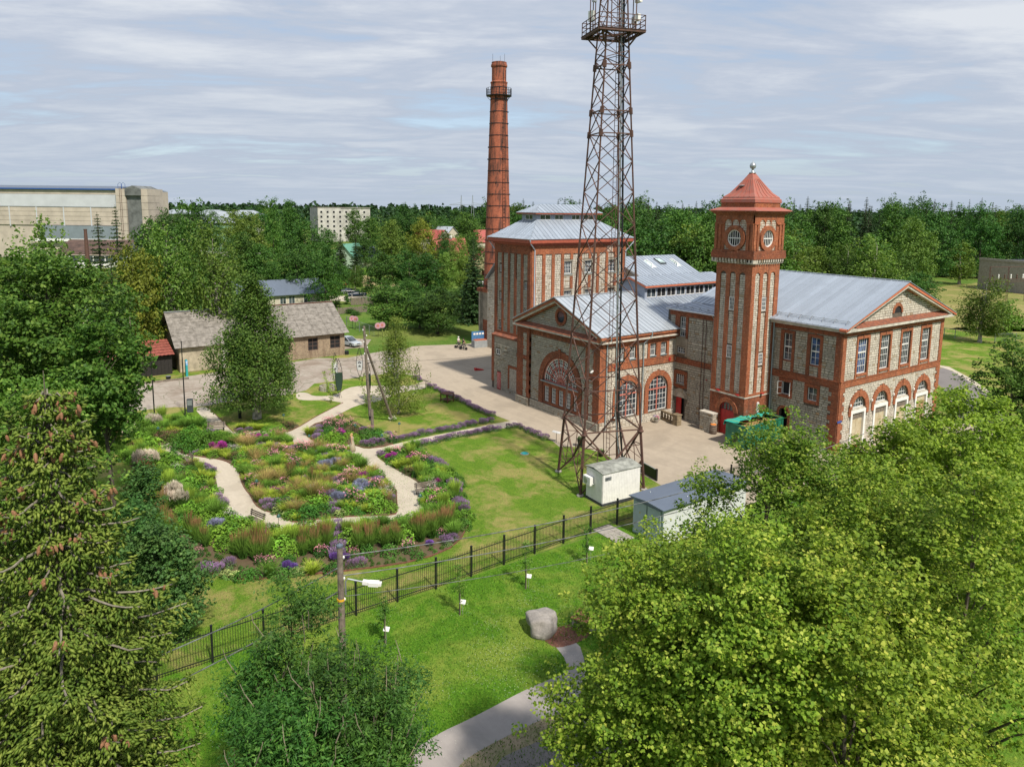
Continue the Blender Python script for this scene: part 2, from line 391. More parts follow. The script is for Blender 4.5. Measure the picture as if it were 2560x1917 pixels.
def window(root, F, a0, a1, z0, z1, nx, nz, depth=0.16, fw=0.055, bw=0.03, mat=None, glass=None, arch=None, rails=(), stile=None, name='window', sill=None, fan=False):
 """window part: frame and bars; child pane. arch=R puts a round head of radius R above z1"""
 mat = mat or M_white; glass = glass or M_glass; mb = MB(); d = -depth
 if fw:
  F.box(mb, a0, a0+fw, z0, z1, d-0.05, d+0.03); F.box(mb, a1-fw, a1, z0, z1, d-0.05, d+0.03)
  F.box(mb, a0+fw, a1-fw, z0, z0+fw, d-0.05, d+0.03)
  if not arch: F.box(mb, a0+fw, a1-fw, z1-fw, z1, d-0.05, d+0.03)
 def bars(q0, q1, r0, r1, mx, mz):
  for i in range(1, mx):
   a = q0+(q1-q0)*i/mx; F.box(mb, a-bw/2, a+bw/2, r0, r1, d-0.03, d+0.022)
  for j in range(1, mz):
   z = r0+(r1-r0)*j/mz; F.box(mb, q0, q1, z-bw/2, z+bw/2, d-0.03, d+0.018)
 bars(a0+fw, a1-fw, z0+fw, z1-fw, nx, nz)
 for z in rails: F.box(mb, a0+fw, a1-fw, z-0.06, z+0.06, d-0.05, d+0.028)
 if stile:
  for s in stile: F.box(mb, s-0.04, s+0.04, z0+fw, z1-(0 if arch else fw), d-0.05, d+0.035)
 gp = MB()
 if arch:
  ac = (a0+a1)/2; F.arc(mb, ac, z1, arch-fw*1.2, arch, d-0.05, d+0.03, n=18); F.box(mb, a0+fw, a1-fw, z1-0.05, z1+0.05, d-0.05, d+0.03)
  pts = [(ac+(arch-fw)*math.cos(math.pi*k/16), z1+(arch-fw)*math.sin(math.pi*k/16)) for k in range(17)]
  F.quad(gp, pts, d-0.045, d-0.03)
  if not fan:
   for i in range(1, nx):
    a = a0+(a1-a0)*i/nx; h = math.sqrt(max(0, (arch-fw)**2-(a-ac)**2)); F.box(mb, a-bw/2, a+bw/2, z1, z1+h, d-0.03, d+0.022)
   for j in range(1, 3):
    zz = arch*j/3; w = math.sqrt(max(0, (arch-fw)**2-zz*zz)); F.box(mb, ac-w, ac+w, z1+zz-bw/2, z1+zz+bw/2, d-0.03, d+0.018)
 w = mb.build(name, mat, root)
 F.quad(gp, [(a0+fw*.5, z0+fw*.5), (a1-fw*.5, z0+fw*.5), (a1-fw*.5, z1-(0 if arch else fw*.5)), (a0+fw*.5, z1-(0 if arch else fw*.5))], d-0.045, d-0.03)
 gp.build('pane', glass, w)
 if sill:
  s = MB(); F.box(s, a0-0.06, a1+0.06, z0-0.1, z0-0.005, -0.1, 0.12); s.build('sill', sill, w)
 return w
def roof_plane(root, pts, eave, mat, pitch=0.58, thick=0.05, rib=0.05, name='roof_panel', part=None):
 """standing seam sheet: polygon pts (3D, planar) cut into panels along direction eave"""
 P = [Vector(p) for p in pts]; e = Vector(eave).normalized(); n = (P[1]-P[0]).cross(P[2]-P[0])
 for i in range(2, len(P)-1):
  n += (P[i]-P[0]).cross(P[i+1]-P[0])
 n.normalize()
 if n.z < 0: n = -n
 e = (e-n*e.dot(n)).normalized(); s = n.cross(e); o = P[0]
 q = [((p-o).dot(e), (p-o).dot(s)) for p in P]
 lo, hi = min(a for a, _ in q), max(a for a, _ in q); cnt = max(1, round((hi-lo)/pitch)); w = (hi-lo)/cnt
 def clip(poly, x, keep_gt):
  out = []
  for i in range(len(poly)):
   A, B = poly[i], poly[(i+1) % len(poly)]; ia = (A[0] >= x) if keep_gt else (A[0] <= x); ib = (B[0] >= x) if keep_gt else (B[0] <= x)
   if ia: out.append(A)
   if ia != ib:
    t = (x-A[0])/(B[0]-A[0]); out.append((x, A[1]+(B[1]-A[1])*t))
  return out
 for k in range(cnt):
  x0, x1 = lo+w*k, lo+w*(k+1)
  poly = clip(clip(q, x0, True), x1, False)
  if len(poly) < 3: continue
  mb = MB(); m_ = len(poly)
  top = [o+e*a+s*b+n*thick for a, b in poly]; bot = [o+e*a+s*b for a, b in poly]
  mb.add(top+bot, [tuple(range(m_)), tuple(reversed(range(m_, 2*m_)))]+[(i, m_+i, m_+(i+1) % m_, (i+1) % m_) for i in range(m_)])
  ys = [b for a, b in poly if abs(a-x0) < 1e-4]
  if len(ys) >= 2:
   y0, y1 = min(ys), max(ys)
   if y1-y0 > 0.05: mb.obox(o+e*(x0+0.018)+s*y0+n*(thick+rib/2), o+e*(x0+0.018)+s*y1+n*(thick+rib/2), 0.03, rib, n)
  mb.build(name, mat, root)
def part(root, name, mat, fn, **kw):
 mb = MB(); fn(mb); return mb.build(name, mat, root, **kw)
# ================================================================ POWER HALL (right) with the stone block beside the tower
hall = wthing('power_hall', 'limestone and brick hall with four arched doorways, right of the clock tower', 'building', (-45, 66, 0))
HX, HY0, HY1 = -36.0, 62.3, 81.35
FR, FL, FS = Face('R', HX), Face('L', HY0), Face('L', 58.9)
up_c = [65.72, 69.74, 73.74, 77.72]; dn_c = [65.8, 69.85, 73.9, 77.95]
mb = MB()
slab(mb, FR, HY0, HY1, 0, 11.9, holes=[(c-.87, c+.87, 7.33, 10.72) for c in up_c]+[(c-1.3, c+1.3, 0, 3.78) for c in dn_c], arches=[(c, 1.17, 3.78, 3.95) for c in dn_c], d0=-0.4)
lw = [(-42.1, -41.17, 8.04, 10.68), (-39.2, -38.22, 8.04, 10.68)]; ll = [(-42.0, -41.08, 4.55, 5.83), (-39.19, -38.18, 4.55, 5.83)]
slab(mb, FL, -48.0, HX-0.4, 0, 11.5, holes=lw+ll, arches=[(-41.65, .5, 0, 2.65)], d0=-0.4)
mb.box(-54.0, -48.0, 62.3, 62.7, 0, 12.2)
mb.box(-54.3, HX-0.42, HY1-0.3, HY1, 0, 11.9); mb.box(-54.3, -53.9, 58.9, 81, 0, 12)
sw = [(-52.57, -51.7, 9.08, 11.18), (-52.83, -51.72, 7.26, 7.88), (-52.76, -51.6, 3.9, 4.92)]
slab(mb, FS, -53.9, -47.6, 0, 12.0, holes=sw, arches=[(-52.1, .6, 0, 2.35)], d0=-0.4)
mb.build('wall', M_mortar, hall)
part(hall, 'interior', M_dark, lambda m: (m.box(-53.4, -36.9, 63.2, 80.8, 0.1, 11.4), m.box(-53.3, -48.2, 59.5, 63.1, 0.1, 11.4)))
# gable triangle
apexY = 72.05
part(hall, 'pediment', M_mortar, lambda m: FR.quad(m, [(62.0, 11.9), (82.2, 11.9), (apexY, 15.45)], -0.4, 0.0))
glim = lambda z: (apexY-(15.45-z)/3.55*10.05, apexY+(15.45-z)/3.55*10.05) if z < 15.35 else None
lun = (71.55, 12.75)
for c in up_c: pass
ob = []
for c in up_c: ob += [(c-1.16, c+1.16, 7.33, 11.03), (c-1.16, c-.87, 6.89, 7.33), (c+.87, c+1.16, 6.89, 7.33)]
ob += [(HY0, HY0+.5, 6.89, 11.2), (HY1-.62, HY1, 6.89, 11.2)]
stones(hall, FR, HY0+.5, HY1-.62, 6.92, 11.15, ob, mat=M_lime, seed=3)
ob = [(c-1.34, c+1.34, 0, 3.95) for c in dn_c]+[(c-1.78, c+1.78, 3.5, 3.95) for c in dn_c]
tooth = [(HY0, HY0+(.85 if i % 2 else .55), i*.45, (i+1)*.45) for i in range(14)]+[(HY1-(.85 if i % 2 else .55), HY1, i*.45, (i+1)*.45) for i in range(14)]
stones(hall, FR, HY0, HY1, 0.0, 6.28, ob+tooth, [(c, 3.95, 1.78) for c in dn_c], mat=M_lime, seed=4)
stones(hall, FR, 62.0, 82.2, 12.05, 15.4, [], [(lun[0], lun[1], .98)], mat=M_lime, seed=5, lim=glim)
obl = [(-42.46, -40.88, 8.0, 10.98), (-42.46, -42.1, 6.9, 8.0), (-41.17, -40.88, 6.9, 8.0), (-39.56, -38.0, 8.0, 10.98), (-39.56, -39.2, 6.9, 8.0), (-38.3, -38.0, 6.9, 8.0)]
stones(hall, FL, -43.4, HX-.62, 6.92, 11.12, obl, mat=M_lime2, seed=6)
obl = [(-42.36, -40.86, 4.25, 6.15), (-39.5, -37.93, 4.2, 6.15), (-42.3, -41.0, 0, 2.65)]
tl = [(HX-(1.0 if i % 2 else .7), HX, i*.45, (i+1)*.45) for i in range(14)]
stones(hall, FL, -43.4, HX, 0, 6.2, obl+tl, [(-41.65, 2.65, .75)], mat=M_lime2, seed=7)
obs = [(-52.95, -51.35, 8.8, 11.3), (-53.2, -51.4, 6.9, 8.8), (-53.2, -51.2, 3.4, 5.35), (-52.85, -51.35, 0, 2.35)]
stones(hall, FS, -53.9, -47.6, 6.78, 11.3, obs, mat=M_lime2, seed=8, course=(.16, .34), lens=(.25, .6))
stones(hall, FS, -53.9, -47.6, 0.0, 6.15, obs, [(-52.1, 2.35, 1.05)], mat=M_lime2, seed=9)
mb = MB()   # brick dressings
for c in up_c:
 FR.box(mb, c-1.15, c-.87, 6.89, 10.72, 0, .09); FR.box(mb, c+.87, c+1.15, 6.89, 10.72, 0, .09); FR.box(mb, c-1.15, c+1.15, 10.72, 11.02, 0, .09)
 FR.box(mb, c-.12, c+.12, 10.70, 11.12, .09, .12); FR.box(mb, c-.87, c+.87, 7.12, 7.33, 0, .14)
for c in dn_c:
 FR.arc(mb, c, 3.95, 1.17, 1.76, 0, .1, n=22)
 FR.box(mb, c-1.76, c-1.34, 3.35, 3.95, 0, .1); FR.box(mb, c+1.34, c+1.76, 3.35, 3.95, 0, .1)
 FR.box(mb, c-.13, c+.13, 5.1, 5.85, .1, .13)
FR.box(mb, HY0, HY1, 6.28, 6.89, 0, .1); FR.box(mb, HY0, HY1, 6.86, 6.93, .1, .16); FR.box(mb, HY0, HY1, 11.15, 11.65, 0, .12)
FR.box(mb, HY0-.1, HY0+.5, 6.93, 11.15, -.1, .10); FR.box(mb, HY1-.62, HY1, 6.93, 11.15, 0, .10)
for t in tooth: FR.box(mb, t[0] if t[0] > HY0 else t[0]-.0, t[1], t[2], t[3], 0, .09)
FR.arc(mb, lun[0], lun[1], .68, .98, 0, .1, n=14)
mb.build('brick_dressing', M_brick, hall)
mb = MB()
for a0, a1, z0, z1 in lw:
 FL.box(mb, a0-.36, a0, 6.9, z1, 0, .08); FL.box(mb, a1, a1+.3, 6.9, z1, 0, .08); FL.box(mb, a0-.36, a1+.3, z1, z1+.3, 0, .08); FL.box(mb, a0, a1, z0-.12, z0, 0, .12)
 FL.box(mb, (a0+a1)/2-.1, (a0+a1)/2+.1, z1, z1+.4, .08, .11)
for a0, a1, z0, z1 in ll:
 FL.box(mb, a0-.34, a0, z0-.3, 6.15, 0, .08); FL.box(mb, a1, a1+.24, z0-.3, 6.15, 0, .08); FL.box(mb, a0, a1, z1, 6.15, 0, .08); FL.box(mb, a0-.1, a1+.1, z0-.3, z0-.02, .0, .15)
FL.box(mb, -43.4, HX-.0, 6.2, 6.88, 0, .1); FL.box(mb, -43.4, HX, 6.86, 6.93, .1, .16); FL.box(mb, -43.4, HX, 11.12, 11.62, 0, .12)
FL.box(mb, HX-.62, HX, 6.93, 11.12, 0, .0995)
for t in tl: FL.box(mb, t[0], t[1]-.002, t[2], t[3], 0, .088)
FL.arc(mb, -41.65, 2.65, .5, .74, 0, .1, n=12); FL.box(mb, -42.39, -42.15, 1.0, 2.65, 0, .1); FL.box(mb, -41.15, -40.91, 1.0, 2.65, 0, .1)
FS.box(mb, -53.95, -47.6, 11.3, 11.85, 0, .12); FS.box(mb, -53.2, -52.57, 9.0, 11.3, 0, .08); FS.box(mb, -51.7, -51.4, 8.9, 11.3, 0, .08)
FS.box(mb, -53.9, -47.6, 6.17, 6.76, 0, .1)
FS.box(mb, -53.2, -52.76, 3.5, 5.3, 0, .08); FS.box(mb, -51.6, -51.2, 3.5, 5.3, 0, .08); FS.box(mb, -52.76, -51.6, 4.92, 5.35, 0, .08); FS.box(mb, -52.76, -51.6, 3.4, 3.7, 0, .08)
mb.build('brick_dressing', M_brick_dark, hall)
# cornices
mb = MB(); FR.box(mb, HY0-.6, HY1+.85, 11.65, 11.92, -.1, .62); FR.box(mb, HY0-.45, HY1+.7, 11.55, 11.65, -.1, .35)
FL.box(mb, -43.4, HX+.0, 11.62, 11.92, 0, .5)
for s in (-1, 1):   # raking cornice
 e = (apexY+s*10.35, 12.0); a = (apexY, 15.62)
 FR.quad(mb, [(e[0], e[1]-.32), (e[0], e[1]), a, (a[0], a[1]-.36)], -.05, .62)
mb.build('cornice', M_cream, hall)
mb = MB()
for s in (-1, 1):
 e = (apexY+s*10.55, 12.0); a = (apexY, 15.70); FR.quad(mb, [(e[0], e[1]-.25), (e[0], e[1]-.04), (a[0], a[1]+.02), (a[0], a[1]-.2)], .0, .70)
 FR.quad(mb, [(apexY+s*10.0, 11.95), (apexY+s*10.2, 12.0), (a[0], a[1]-.36), (a[0], a[1]-.50)], .0, .30)
mb.build('verge_moulding', M_fascia_or, hall)
mb = MB()
for k in range(9):   # little sloping sheet roof at the foot of the gable
 y0 = 63.4+k*(17.6/9)
 mb.add([(HX+.62, y0, 11.93), (HX+.62, y0+1.93, 11.93), (HX+.02, y0+1.93, 12.3), (HX+.02, y0, 12.3), (HX+.62, y0, 11.90), (HX+.62, y0+1.93, 11.90), (HX+.02, y0+1.93, 11.93), (HX+.02, y0, 11.93)], [(0,1,2,3),(4,7,6,5),(0,4,5,1),(2,6,7,3),(0,3,7,4),(1,5,6,2)])
mb.build('pent_roof', M_rust, hall)
for i, c in enumerate(up_c): window(hall, FR, c-.87, c+.87, 7.33, 10.72, 5, 5, fw=.07, rails=(9.35,), glass=M_glass_blue if i == 0 else M_glass)
for i, c in enumerate(dn_c):
 w = window(hall, FR, c-1.17, c+1.17, 3.93, 4.0, 5, 1, arch=1.17, depth=.2)
 part(hall, 'lintel', M_cream, lambda m: FR.box(m, c-1.3, c+1.3, 3.78, 3.93, -.3, .02))
 d = sub('door', hall)
 fr = part(d, 'frame', M_white, lambda m: (FR.box(m, c-1.3, c-1.0, 0, 3.78, -.2, .08), FR.box(m, c+1.0, c+1.3, 0, 3.78, -.2, .08), FR.box(m, c-1.0, c+1.0, 3.5, 3.78, -.2, .08)))
 mt = M_rdoor if i == 3 else M_ldoor
 for s in (-1, 1): part(d, 'leaf', mt, lambda m: FR.box(m, c+(-.99 if s < 0 else .012), c+(-.012 if s < 0 else .99), .05, 2.85, -.2, -.12))
 part(d, 'transom_board', M_wood if i != 3 else M_ldoor, lambda m: [FR.box(m, c-.99, c+.99, 2.87+j*.155, 3.01+j*.155, -.2, -.11) for j in range(4)])
 if i == 3: d['label'] = 'rusty doorway at the far end of the gable front'
mb = MB()
for i in range(7):
 t = math.pi*(i+.0)/6; mb.obox(FR.p(lun[0], lun[1], -.12), FR.p(lun[0]+.64*math.cos(t), lun[1]+.64*math.sin(t), -.12), .04, .04)
FR.arc(mb, lun[0], lun[1], .6, .68, -.15, .0, n=12); o = mb.build('lunette_window', M_white, hall)
part(o, 'pane', M_dark, lambda m: FR.quad(m, [(lun[0]+.66*math.cos(math.pi*k/10), lun[1]+.66*math.sin(math.pi*k/10)) for k in range(11)], .0, .02))
for j, (a0, a1, z0, z1) in enumerate(lw): window(hall, FL, a0, a1, z0, z1, 2, 4, depth=.14, rails=(z0+1.3,), glass=M_glass if j == 0 else M_glass_blue)
for j, (a0, a1, z0, z1) in enumerate(ll):
 if j == 0:
  w = window(hall, FL, a0, a1, z0, z1, 1, 1, depth=.14, glass=M_dark); w['label'] = 'window with both white casements standing open'
  for s in (-1, 1):
   ax = a0 if s < 0 else a1; mb = MB()
   p0 = Vector(FL.p(ax, z0, 0.02)); dx = Vector((s*.22, -.42, 0))
   for z in (z0+.03, (z0+z1)/2, z1-.03): mb.obox(p0+Vector((0, 0, z-z0)), p0+dx+Vector((0, 0, z-z0)), .05, .06)
   mb.obox(p0+dx, p0+dx+Vector((0, 0, z1-z0)), .05, .05); mb.obox(p0, p0+Vector((0, 0, z1-z0)), .05, .05)
   mb.build('casement', M_white, w)
 else: window(hall, FL, a0, a1, z0, z1, 2, 2, depth=.14)
window(hall, FS, -52.57, -51.7, 9.08, 11.18, 3, 4, depth=.14, rails=(9.9,), sill=M_plaster); window(hall, FS, -52.83, -51.72, 7.26, 7.88, 3, 2, depth=.12, sill=M_plaster)
window(hall, FS, -52.76, -51.6, 3.9, 4.92, 4, 4, depth=.12, sill=M_plaster)
part(hall, 'rendered_panel', M_plaster, lambda m: (FS.box(m, -53.2, -51.4, 7.98, 8.95, 0, .05), FS.box(m, -53.2, -52.85, 6.95, 7.98, 0, .05), FS.box(m, -51.7, -51.4, 6.95, 7.98, 0, .05), FS.box(m, -53.9, -52.9, 6.4, 6.74, .1, .12)))
d = part(hall, 'door', M_red, lambda m: FS.box(m, -52.68, -51.98, .02, 2.3, -.12, -.04)); d['label'] = 'red side door standing half open'
part(hall, 'doorway', M_dark, lambda m: FS.box(m, -51.98, -51.52, .02, 2.3, -.33, -.3))
mb = MB(); FS.arc(mb, -52.1, 2.35, .6, .62, -.1, .05, n=12); FS.quad(mb, [(-52.1+.6*math.cos(math.pi*k/12), 2.35+.6*math.sin(math.pi*k/12)) for k in range(13)], -.1, -.05); mb.build('tympanum', M_cream, hall)
for k in range(15):
 t0, t1 = math.pi*k/15+.02, math.pi*(k+1)/15-.02; mb = MB()
 FS.quad(mb, [(-52.1+r*math.cos(t), 2.35+r*math.sin(t)) for r, t in ((.62, t0), (1.03, t0), (1.03, t1), (.62, t1))], 0, .09); mb.build('arch_stone', M_lime2, hall)
# roofs
roof = sub('roof', hall)
yr, zr = apexY, 15.82
roof_plane(roof, [(-47.6, 61.65, 11.98), (HX+.75, 61.65, 11.98), (HX+.75, yr, zr), (-47.6, yr, zr)], (1,0,0), M_roof)
roof_plane(roof, [(-54.1, 62.2, 12.42), (-47.6, 62.2, 12.25), (-47.6, yr, zr), (-54.1, yr, zr)], (1,0,0), M_roof, name='roof_panel')
roof_plane(roof, [(-54.1, 58.35, 12.02), (-47.55, 58.35, 12.02), (-47.55, 62.2, 12.25), (-54.1, 62.2, 12.42)], (1,0,0), M_roof)
roof_plane(roof, [(-54.1, yr, zr), (HX+.75, yr, zr), (HX+.75, 82.5, 12.0), (-54.1, 82.5, 12.0)], (1,0,0), M_roof, pitch=1.2)
part(roof, 'ridge_cap', M_roof, lambda m: m.obox((-54.1, yr, zr+.06), (HX+.76, yr, zr+.06), .3, .06))
mb = MB()
mb.obox((-47.2, 62.5, 12.45), (HX+.3, 62.5, 12.45), .03, .03); mb.obox((-47.2, 62.45, 12.6), (HX+.3, 62.45, 12.6), .03, .03)
for k in range(7): mb.obox((-43+k*1.2, 62.2, 12.25), (-43+k*1.2, 62.5, 12.68), .05, .03); mb.obox((-43+k*1.2, 62.9, 12.5), (-43+k*1.2, 62.5, 12.68), .05, .03)
for k in range(6): mb.obox((-53.2+k*1.05, 58.9, 12.12), (-53.2+k*1.05, 59.0, 12.4), .05, .05); mb.obox((-53.2+k*1.05, 59.3, 12.12), (-53.2+k*1.05, 59.0, 12.4), .04, .04)
mb.obox((-53.8, 59.0, 12.3), (-47.8, 59.0, 12.3), .03, .03)
mb.build('snow_guard', M_zinc, hall)
for pts in ([(-43.2, 61.9, 11.9), (-43.2, 62.1, 11.5), (-43.2, 62.15, 0.1)], [(-47.95, 58.5, 11.9), (-47.9, 58.75, 11.5), (-47.9, 58.75, 0.1)]):
 mb = MB(); mb.tube(pts, .07, 8); mb.build('downpipe', M_pipe, hall)
for x in (-48.9, -49.3): part(hall, 'conduit', M_steel, lambda m: m.tube([(x, 58.75, 11.3), (x, 58.75, 1.2), (x+.3, 58.6, .05)], .035, 6))
part(hall, 'gutter', M_zinc, lambda m: (m.tube([(-47.4, 61.62, 11.93), (HX+.7, 61.62, 11.93)], .07, 6), m.tube([(-54.1, 58.3, 11.96), (-47.6, 58.3, 11.96)], .07, 6)))
for c in (64.1, 67.85, 71.9, 75.9): part(hall, 'wall_lamp', M_white, lambda m: m.lathe(FR.p(c, 4.45, .2), [(.06, -.1), (.09, -.02), (.07, .12), (.03, .16)], 8))
part(hall, 'street_sign', plain('sign_blue', (.03, .08, .35), .4), lambda m: FR.box(m, 62.15, 62.85, 3.02, 3.22, .11, .14))
part(hall, 'alarm_box', M_red, lambda m: FS.box(m, -48.6, -48.45, 5.0, 5.1, .1, .2))

# ================================================================ CLOCK TOWER
tower = wthing('clock_tower', 'square brick tower with round windows and a red pyramid roof topped by a ball', 'tower', (-45.6, 60.5, 0))
TX0, TX1, TY0, TY1 = -47.66, -43.5, 58.5, 62.66
TL, TR = Face('L', TY0), Face('R', TX1)
part(tower, 'shaft', M_brick, lambda m: (m.box(TX0, TX1, TY0, TY1, 4.35, 17.4)))
gc = -45.5
mb = MB(); slab(mb, Face('L', TY0-.1), TX0-.02, TX1+.043, 0, 4.2, arches=[(gc, .9, 0, 2.55)], d0=-.5); mb.box(TX0, TX1-.3, TY0+.45, TY1, 0, 4.2); Face('R', TX1+.0).box(mb, TY0+.02, TY1, 0, 4.2, -.4, .05)
mb.build('base', M_brick_dark, tower)
part(tower, 'string_course', M_cream, lambda m: m.box(TX0-.06, TX1+.1, TY0-.16, TY1, 4.2, 4.35))
part(tower, 'gate_arch', M_brick, lambda m: Face('L', TY0-.1).arc(m, gc, 2.55, .9, 1.35, 0, .1, n=16))
g = part(tower, 'gate', M_red, lambda m: [Face('L', TY0-.1).box(m, gc-.9+i*.3, gc-.61+i*.3, .02, 2.5, -.25, -.2+.012*(i % 2)) for i in range(6)])
g = part(tower, 'fanlight', M_red, lambda m: ([Face('L', TY0-.1).box(m, gc-.62+i*.4, gc-.58+i*.4, 2.55, 3.2, -.24, -.18) for i in range(4)], Face('L', TY0-.1).box(m, gc-.9, gc+.9, 2.5, 2.58, -.25, -.17), Face('L', TY0-.1).arc(m, gc, 2.55, .84, .9, -.25, -.17)))
part(g, 'pane', M_glass, lambda m: Face('L', TY0-.1).quad(m, [(gc+.88*math.cos(math.pi*k/14), 2.55+.88*math.sin(math.pi*k/14)) for k in range(15)], -.27, -.25))
pl = [(-47.12, -46.42), (-45.95, -45.27), (-44.85, -44.15)]; pr = [(58.92, 59.66), (60.12, 60.86), (61.29, 62.02)]
tw = {'L': [(12.8, 14.08), (8.0, 9.22)], 'R': [(12.84, 14.15), (7.42, 8.56)]}
frame = MB(); back = MB()
for F, P, key in ((TL, pl, 'L'), (TR, pr, 'R')):
 edges = [TX0 if key == 'L' else TY0]+[x for q in P for x in q]+[TX1 if key == 'L' else TY1-.0]
 zb, zt = 4.55, 16.25
 for i in range(0, len(edges), 2): F.box(frame, edges[i], edges[i+1]+(.12 if key == 'L' and i == 6 else 0), 4.35, 17.4, 0, .12)
 for (a0, a1) in P:
  r = (a1-a0)/2; ac = (a0+a1)/2; F.box(frame, a0, a1, 4.35, zb, 0, .12)
  for k in range(10):
   t0, t1 = math.pi*k/10, math.pi*(k+1)/10
   F.quad(frame, [(ac+r*math.cos(t0), zt+r*math.sin(t0)), (ac+r*math.cos(t0), 17.4), (ac+r*math.cos(t1), 17.4), (ac+r*math.cos(t1), zt+r*math.sin(t1))], 0, .12)
 for j, (a0, a1) in enumerate(P):
  wins = tw[key] if j == 1 else []
  ob = [(a0, a1, w0-.12, w1+.0) for w0, w1 in wins]; r = (a1-a0)/2; ac = (a0+a1)/2
  F.box(back, a0, a1, zb, zt+r-.02, 0, .008)
  stones(tower, F, a0, a1, zb, zt+r, ob, mat=M_lime, seed=20+j+(key == 'R')*5, lim=lambda z, r=r, ac=ac, zt=zt: ((ac-r, ac+r) if z < zt else ((ac-math.sqrt(max(0, r*r-(z-zt)**2)), ac+math.sqrt(max(0, r*r-(z-zt)**2))) if z-zt < r*.97 else None)), d0=.006)
  for w0, w1 in wins: window(tower, F, a0+.04, a1-.04, w0, w1, 3, 3, depth=-.06, sill=M_plaster)
back.build('panel_bed', M_mortar, tower)
frame.build('brickwork', M_brick, tower)
w = window(tower, Face('R', TX1+.05), 60.36, 60.68, 2.6, 3.45, 1, 2, depth=-.06, arch=.16); w['label'] = 'slim white round-headed slit window'
part(tower, 'graffiti', plain('chalk_paint', (.6, .5, .45), .9, var=.3, scale=9), lambda m: (m.tube([(TX1+.07, 58.75, 2.75), (TX1+.07, 58.85, 3.05), (TX1+.07, 58.95, 2.75)], .015, 4), m.tube([(TX1+.07, 59.1, 2.35), (TX1+.07, 59.3, 2.6), (TX1+.07, 59.45, 2.3), (TX1+.07, 59.6, 2.5)], .015, 4), m.tube([(TX1+.07, 58.8, 2.3), (TX1+.07, 58.95, 2.45), (TX1+.07, 59.0, 2.2)], .015, 4)))
for F, a in ((TL, -46.6), (TL, -44.2), (TR, 60.9)):
 part(tower, 'floodlight', M_red, lambda m: (F.box(m, a-.16, a+.16, 4.42, 4.52, .14, .4), F.box(m, a-.03, a+.03, 4.35, 4.5, .1, .16)))
# corbel table and belfry
mb = MB(); mb.box(TX0-.12, TX1+.12, TY0-.12, TY1, 17.38, 17.5)
for i in range(13): x = TX0-.2+i*(4.56/12.4); TLb = Face('L', TY0-.12); TLb.box(mb, x, x+.16, 17.45, 17.9, 0, .26); TLb.box(mb, x, x+.16, 17.6, 17.9, .26, .34)
for i in range(12): y = TY0+.1+i*(4.5/12.4); TRb = Face('R', TX1+.12); TRb.box(mb, y, y+.16, 17.45, 17.9, 0, .22); TRb.box(mb, y, y+.16, 17.6, 17.9, .22, .3)
mb.box(TX1-.35, TX1+.40, TY0-.46, TY0+.3, 17.5, 17.9); mb.box(TX0-.42, TX0+.2, TY0-.46, TY0+.1, 17.5, 17.9)
mb.build('corbel', M_lime, tower)
part(tower, 'corbel_bed', M_brick_dark, lambda m: m.box(TX0-.1, TX1+.1, TY0-.1, TY1+.1, 17.5, 17.9))
part(tower, 'parapet_band', M_brick_dark, lambda m: (m.box(TX0-.48, TX1+.46, TY0-.5, TY1+.4, 17.9, 18.45), m.box(TX0-.42, TX1+.40, TY0-.44, TY1+.4, 18.45, 18.7)))
BX0, BX1, BY0, BY1 = TX0-.24, TX1+.16, TY0-.3, TY1+.2
BL, BR = Face('L', BY0), Face('R', BX1)
part(tower, 'belfry', M_brick, lambda m: m.box(BX0+.1, BX1-.1, BY0+.1, BY1, 18.7, 22.1))
for F, c, e0, e1 in ((BL, (BX0+BX1)/2+.12, BX0, BX1), (BR, (BY0+BY1)/2-.15, BY0, BY1)):
 mb = MB(); nw = 1.3; zc = 19.88
 F.box(mb, e0, c-nw, 18.7, 22.1, -.1, 0); F.box(mb, c+nw, e1, 18.7, 22.1, -.1, 0)
 for s in (-1, 0, 1):
  ac = c+s*.87; r = .40
  for k in range(8):
   t0, t1 = math.pi*k/8, math.pi*(k+1)/8
   F.quad(mb, [(ac+r*math.cos(t0), 21.28+r*math.sin(t0)), (ac+r*math.cos(t0), 22.1), (ac+r*math.cos(t1), 22.1), (ac+r*math.cos(t1), 21.28+r*math.sin(t1))], -.1, 0)
 F.box(mb, c-nw+.0, c-nw+.03, 18.7, 22.1, -.1, 0)
 for s in (-1, 1): F.box(mb, c+s*.435-.035, c+s*.435+.035, 20.9, 22.1, -.1, 0.0)
 for a in (e0+.0, e0+.48, e1-.78, e1-.30): F.box(mb, a, a+.30, 18.75, 21.2, 0, .09)
 F.box(mb, e0-.02, c-nw-.05, 21.2, 21.32, 0, .12); F.box(mb, c+nw+.05, e1, 21.2, 21.32, 0, .12)
 F.arc(mb, c, zc, .82, 1.24, -.1, .14, 0, 2*math.pi, n=36)
 mb.build('clock_surround', M_brick, tower)
 stones(tower, F, c-nw, c+nw, 18.72, 21.68, [], [(c, zc, 1.22)], mat=M_lime, seed=31, d0=-.1, lim=lambda z, c=c: (c-nw, c+nw))
 mb = MB(); F.arc(mb, c, zc, .72, .82, -.09, .02, 0, 2*math.pi, n=32)
 for i in range(1, 6): a = c-.78+i*.26; h = math.sqrt(max(.01, .74**2-(a-c)**2)); F.box(mb, a-.022, a+.022, zc-h, zc+h, -.06, -.02)
 F.box(mb, c-.75, c+.75, zc-.045, zc+.045, -.06, -.0); o = mb.build('round_window', M_white, tower)
 part(o, 'pane', M_dark, lambda m: F.quad(m, [(c+.74*math.cos(2*math.pi*k/24), zc+.74*math.sin(2*math.pi*k/24)) for k in range(24)], -.095, -.085))
mb = MB()
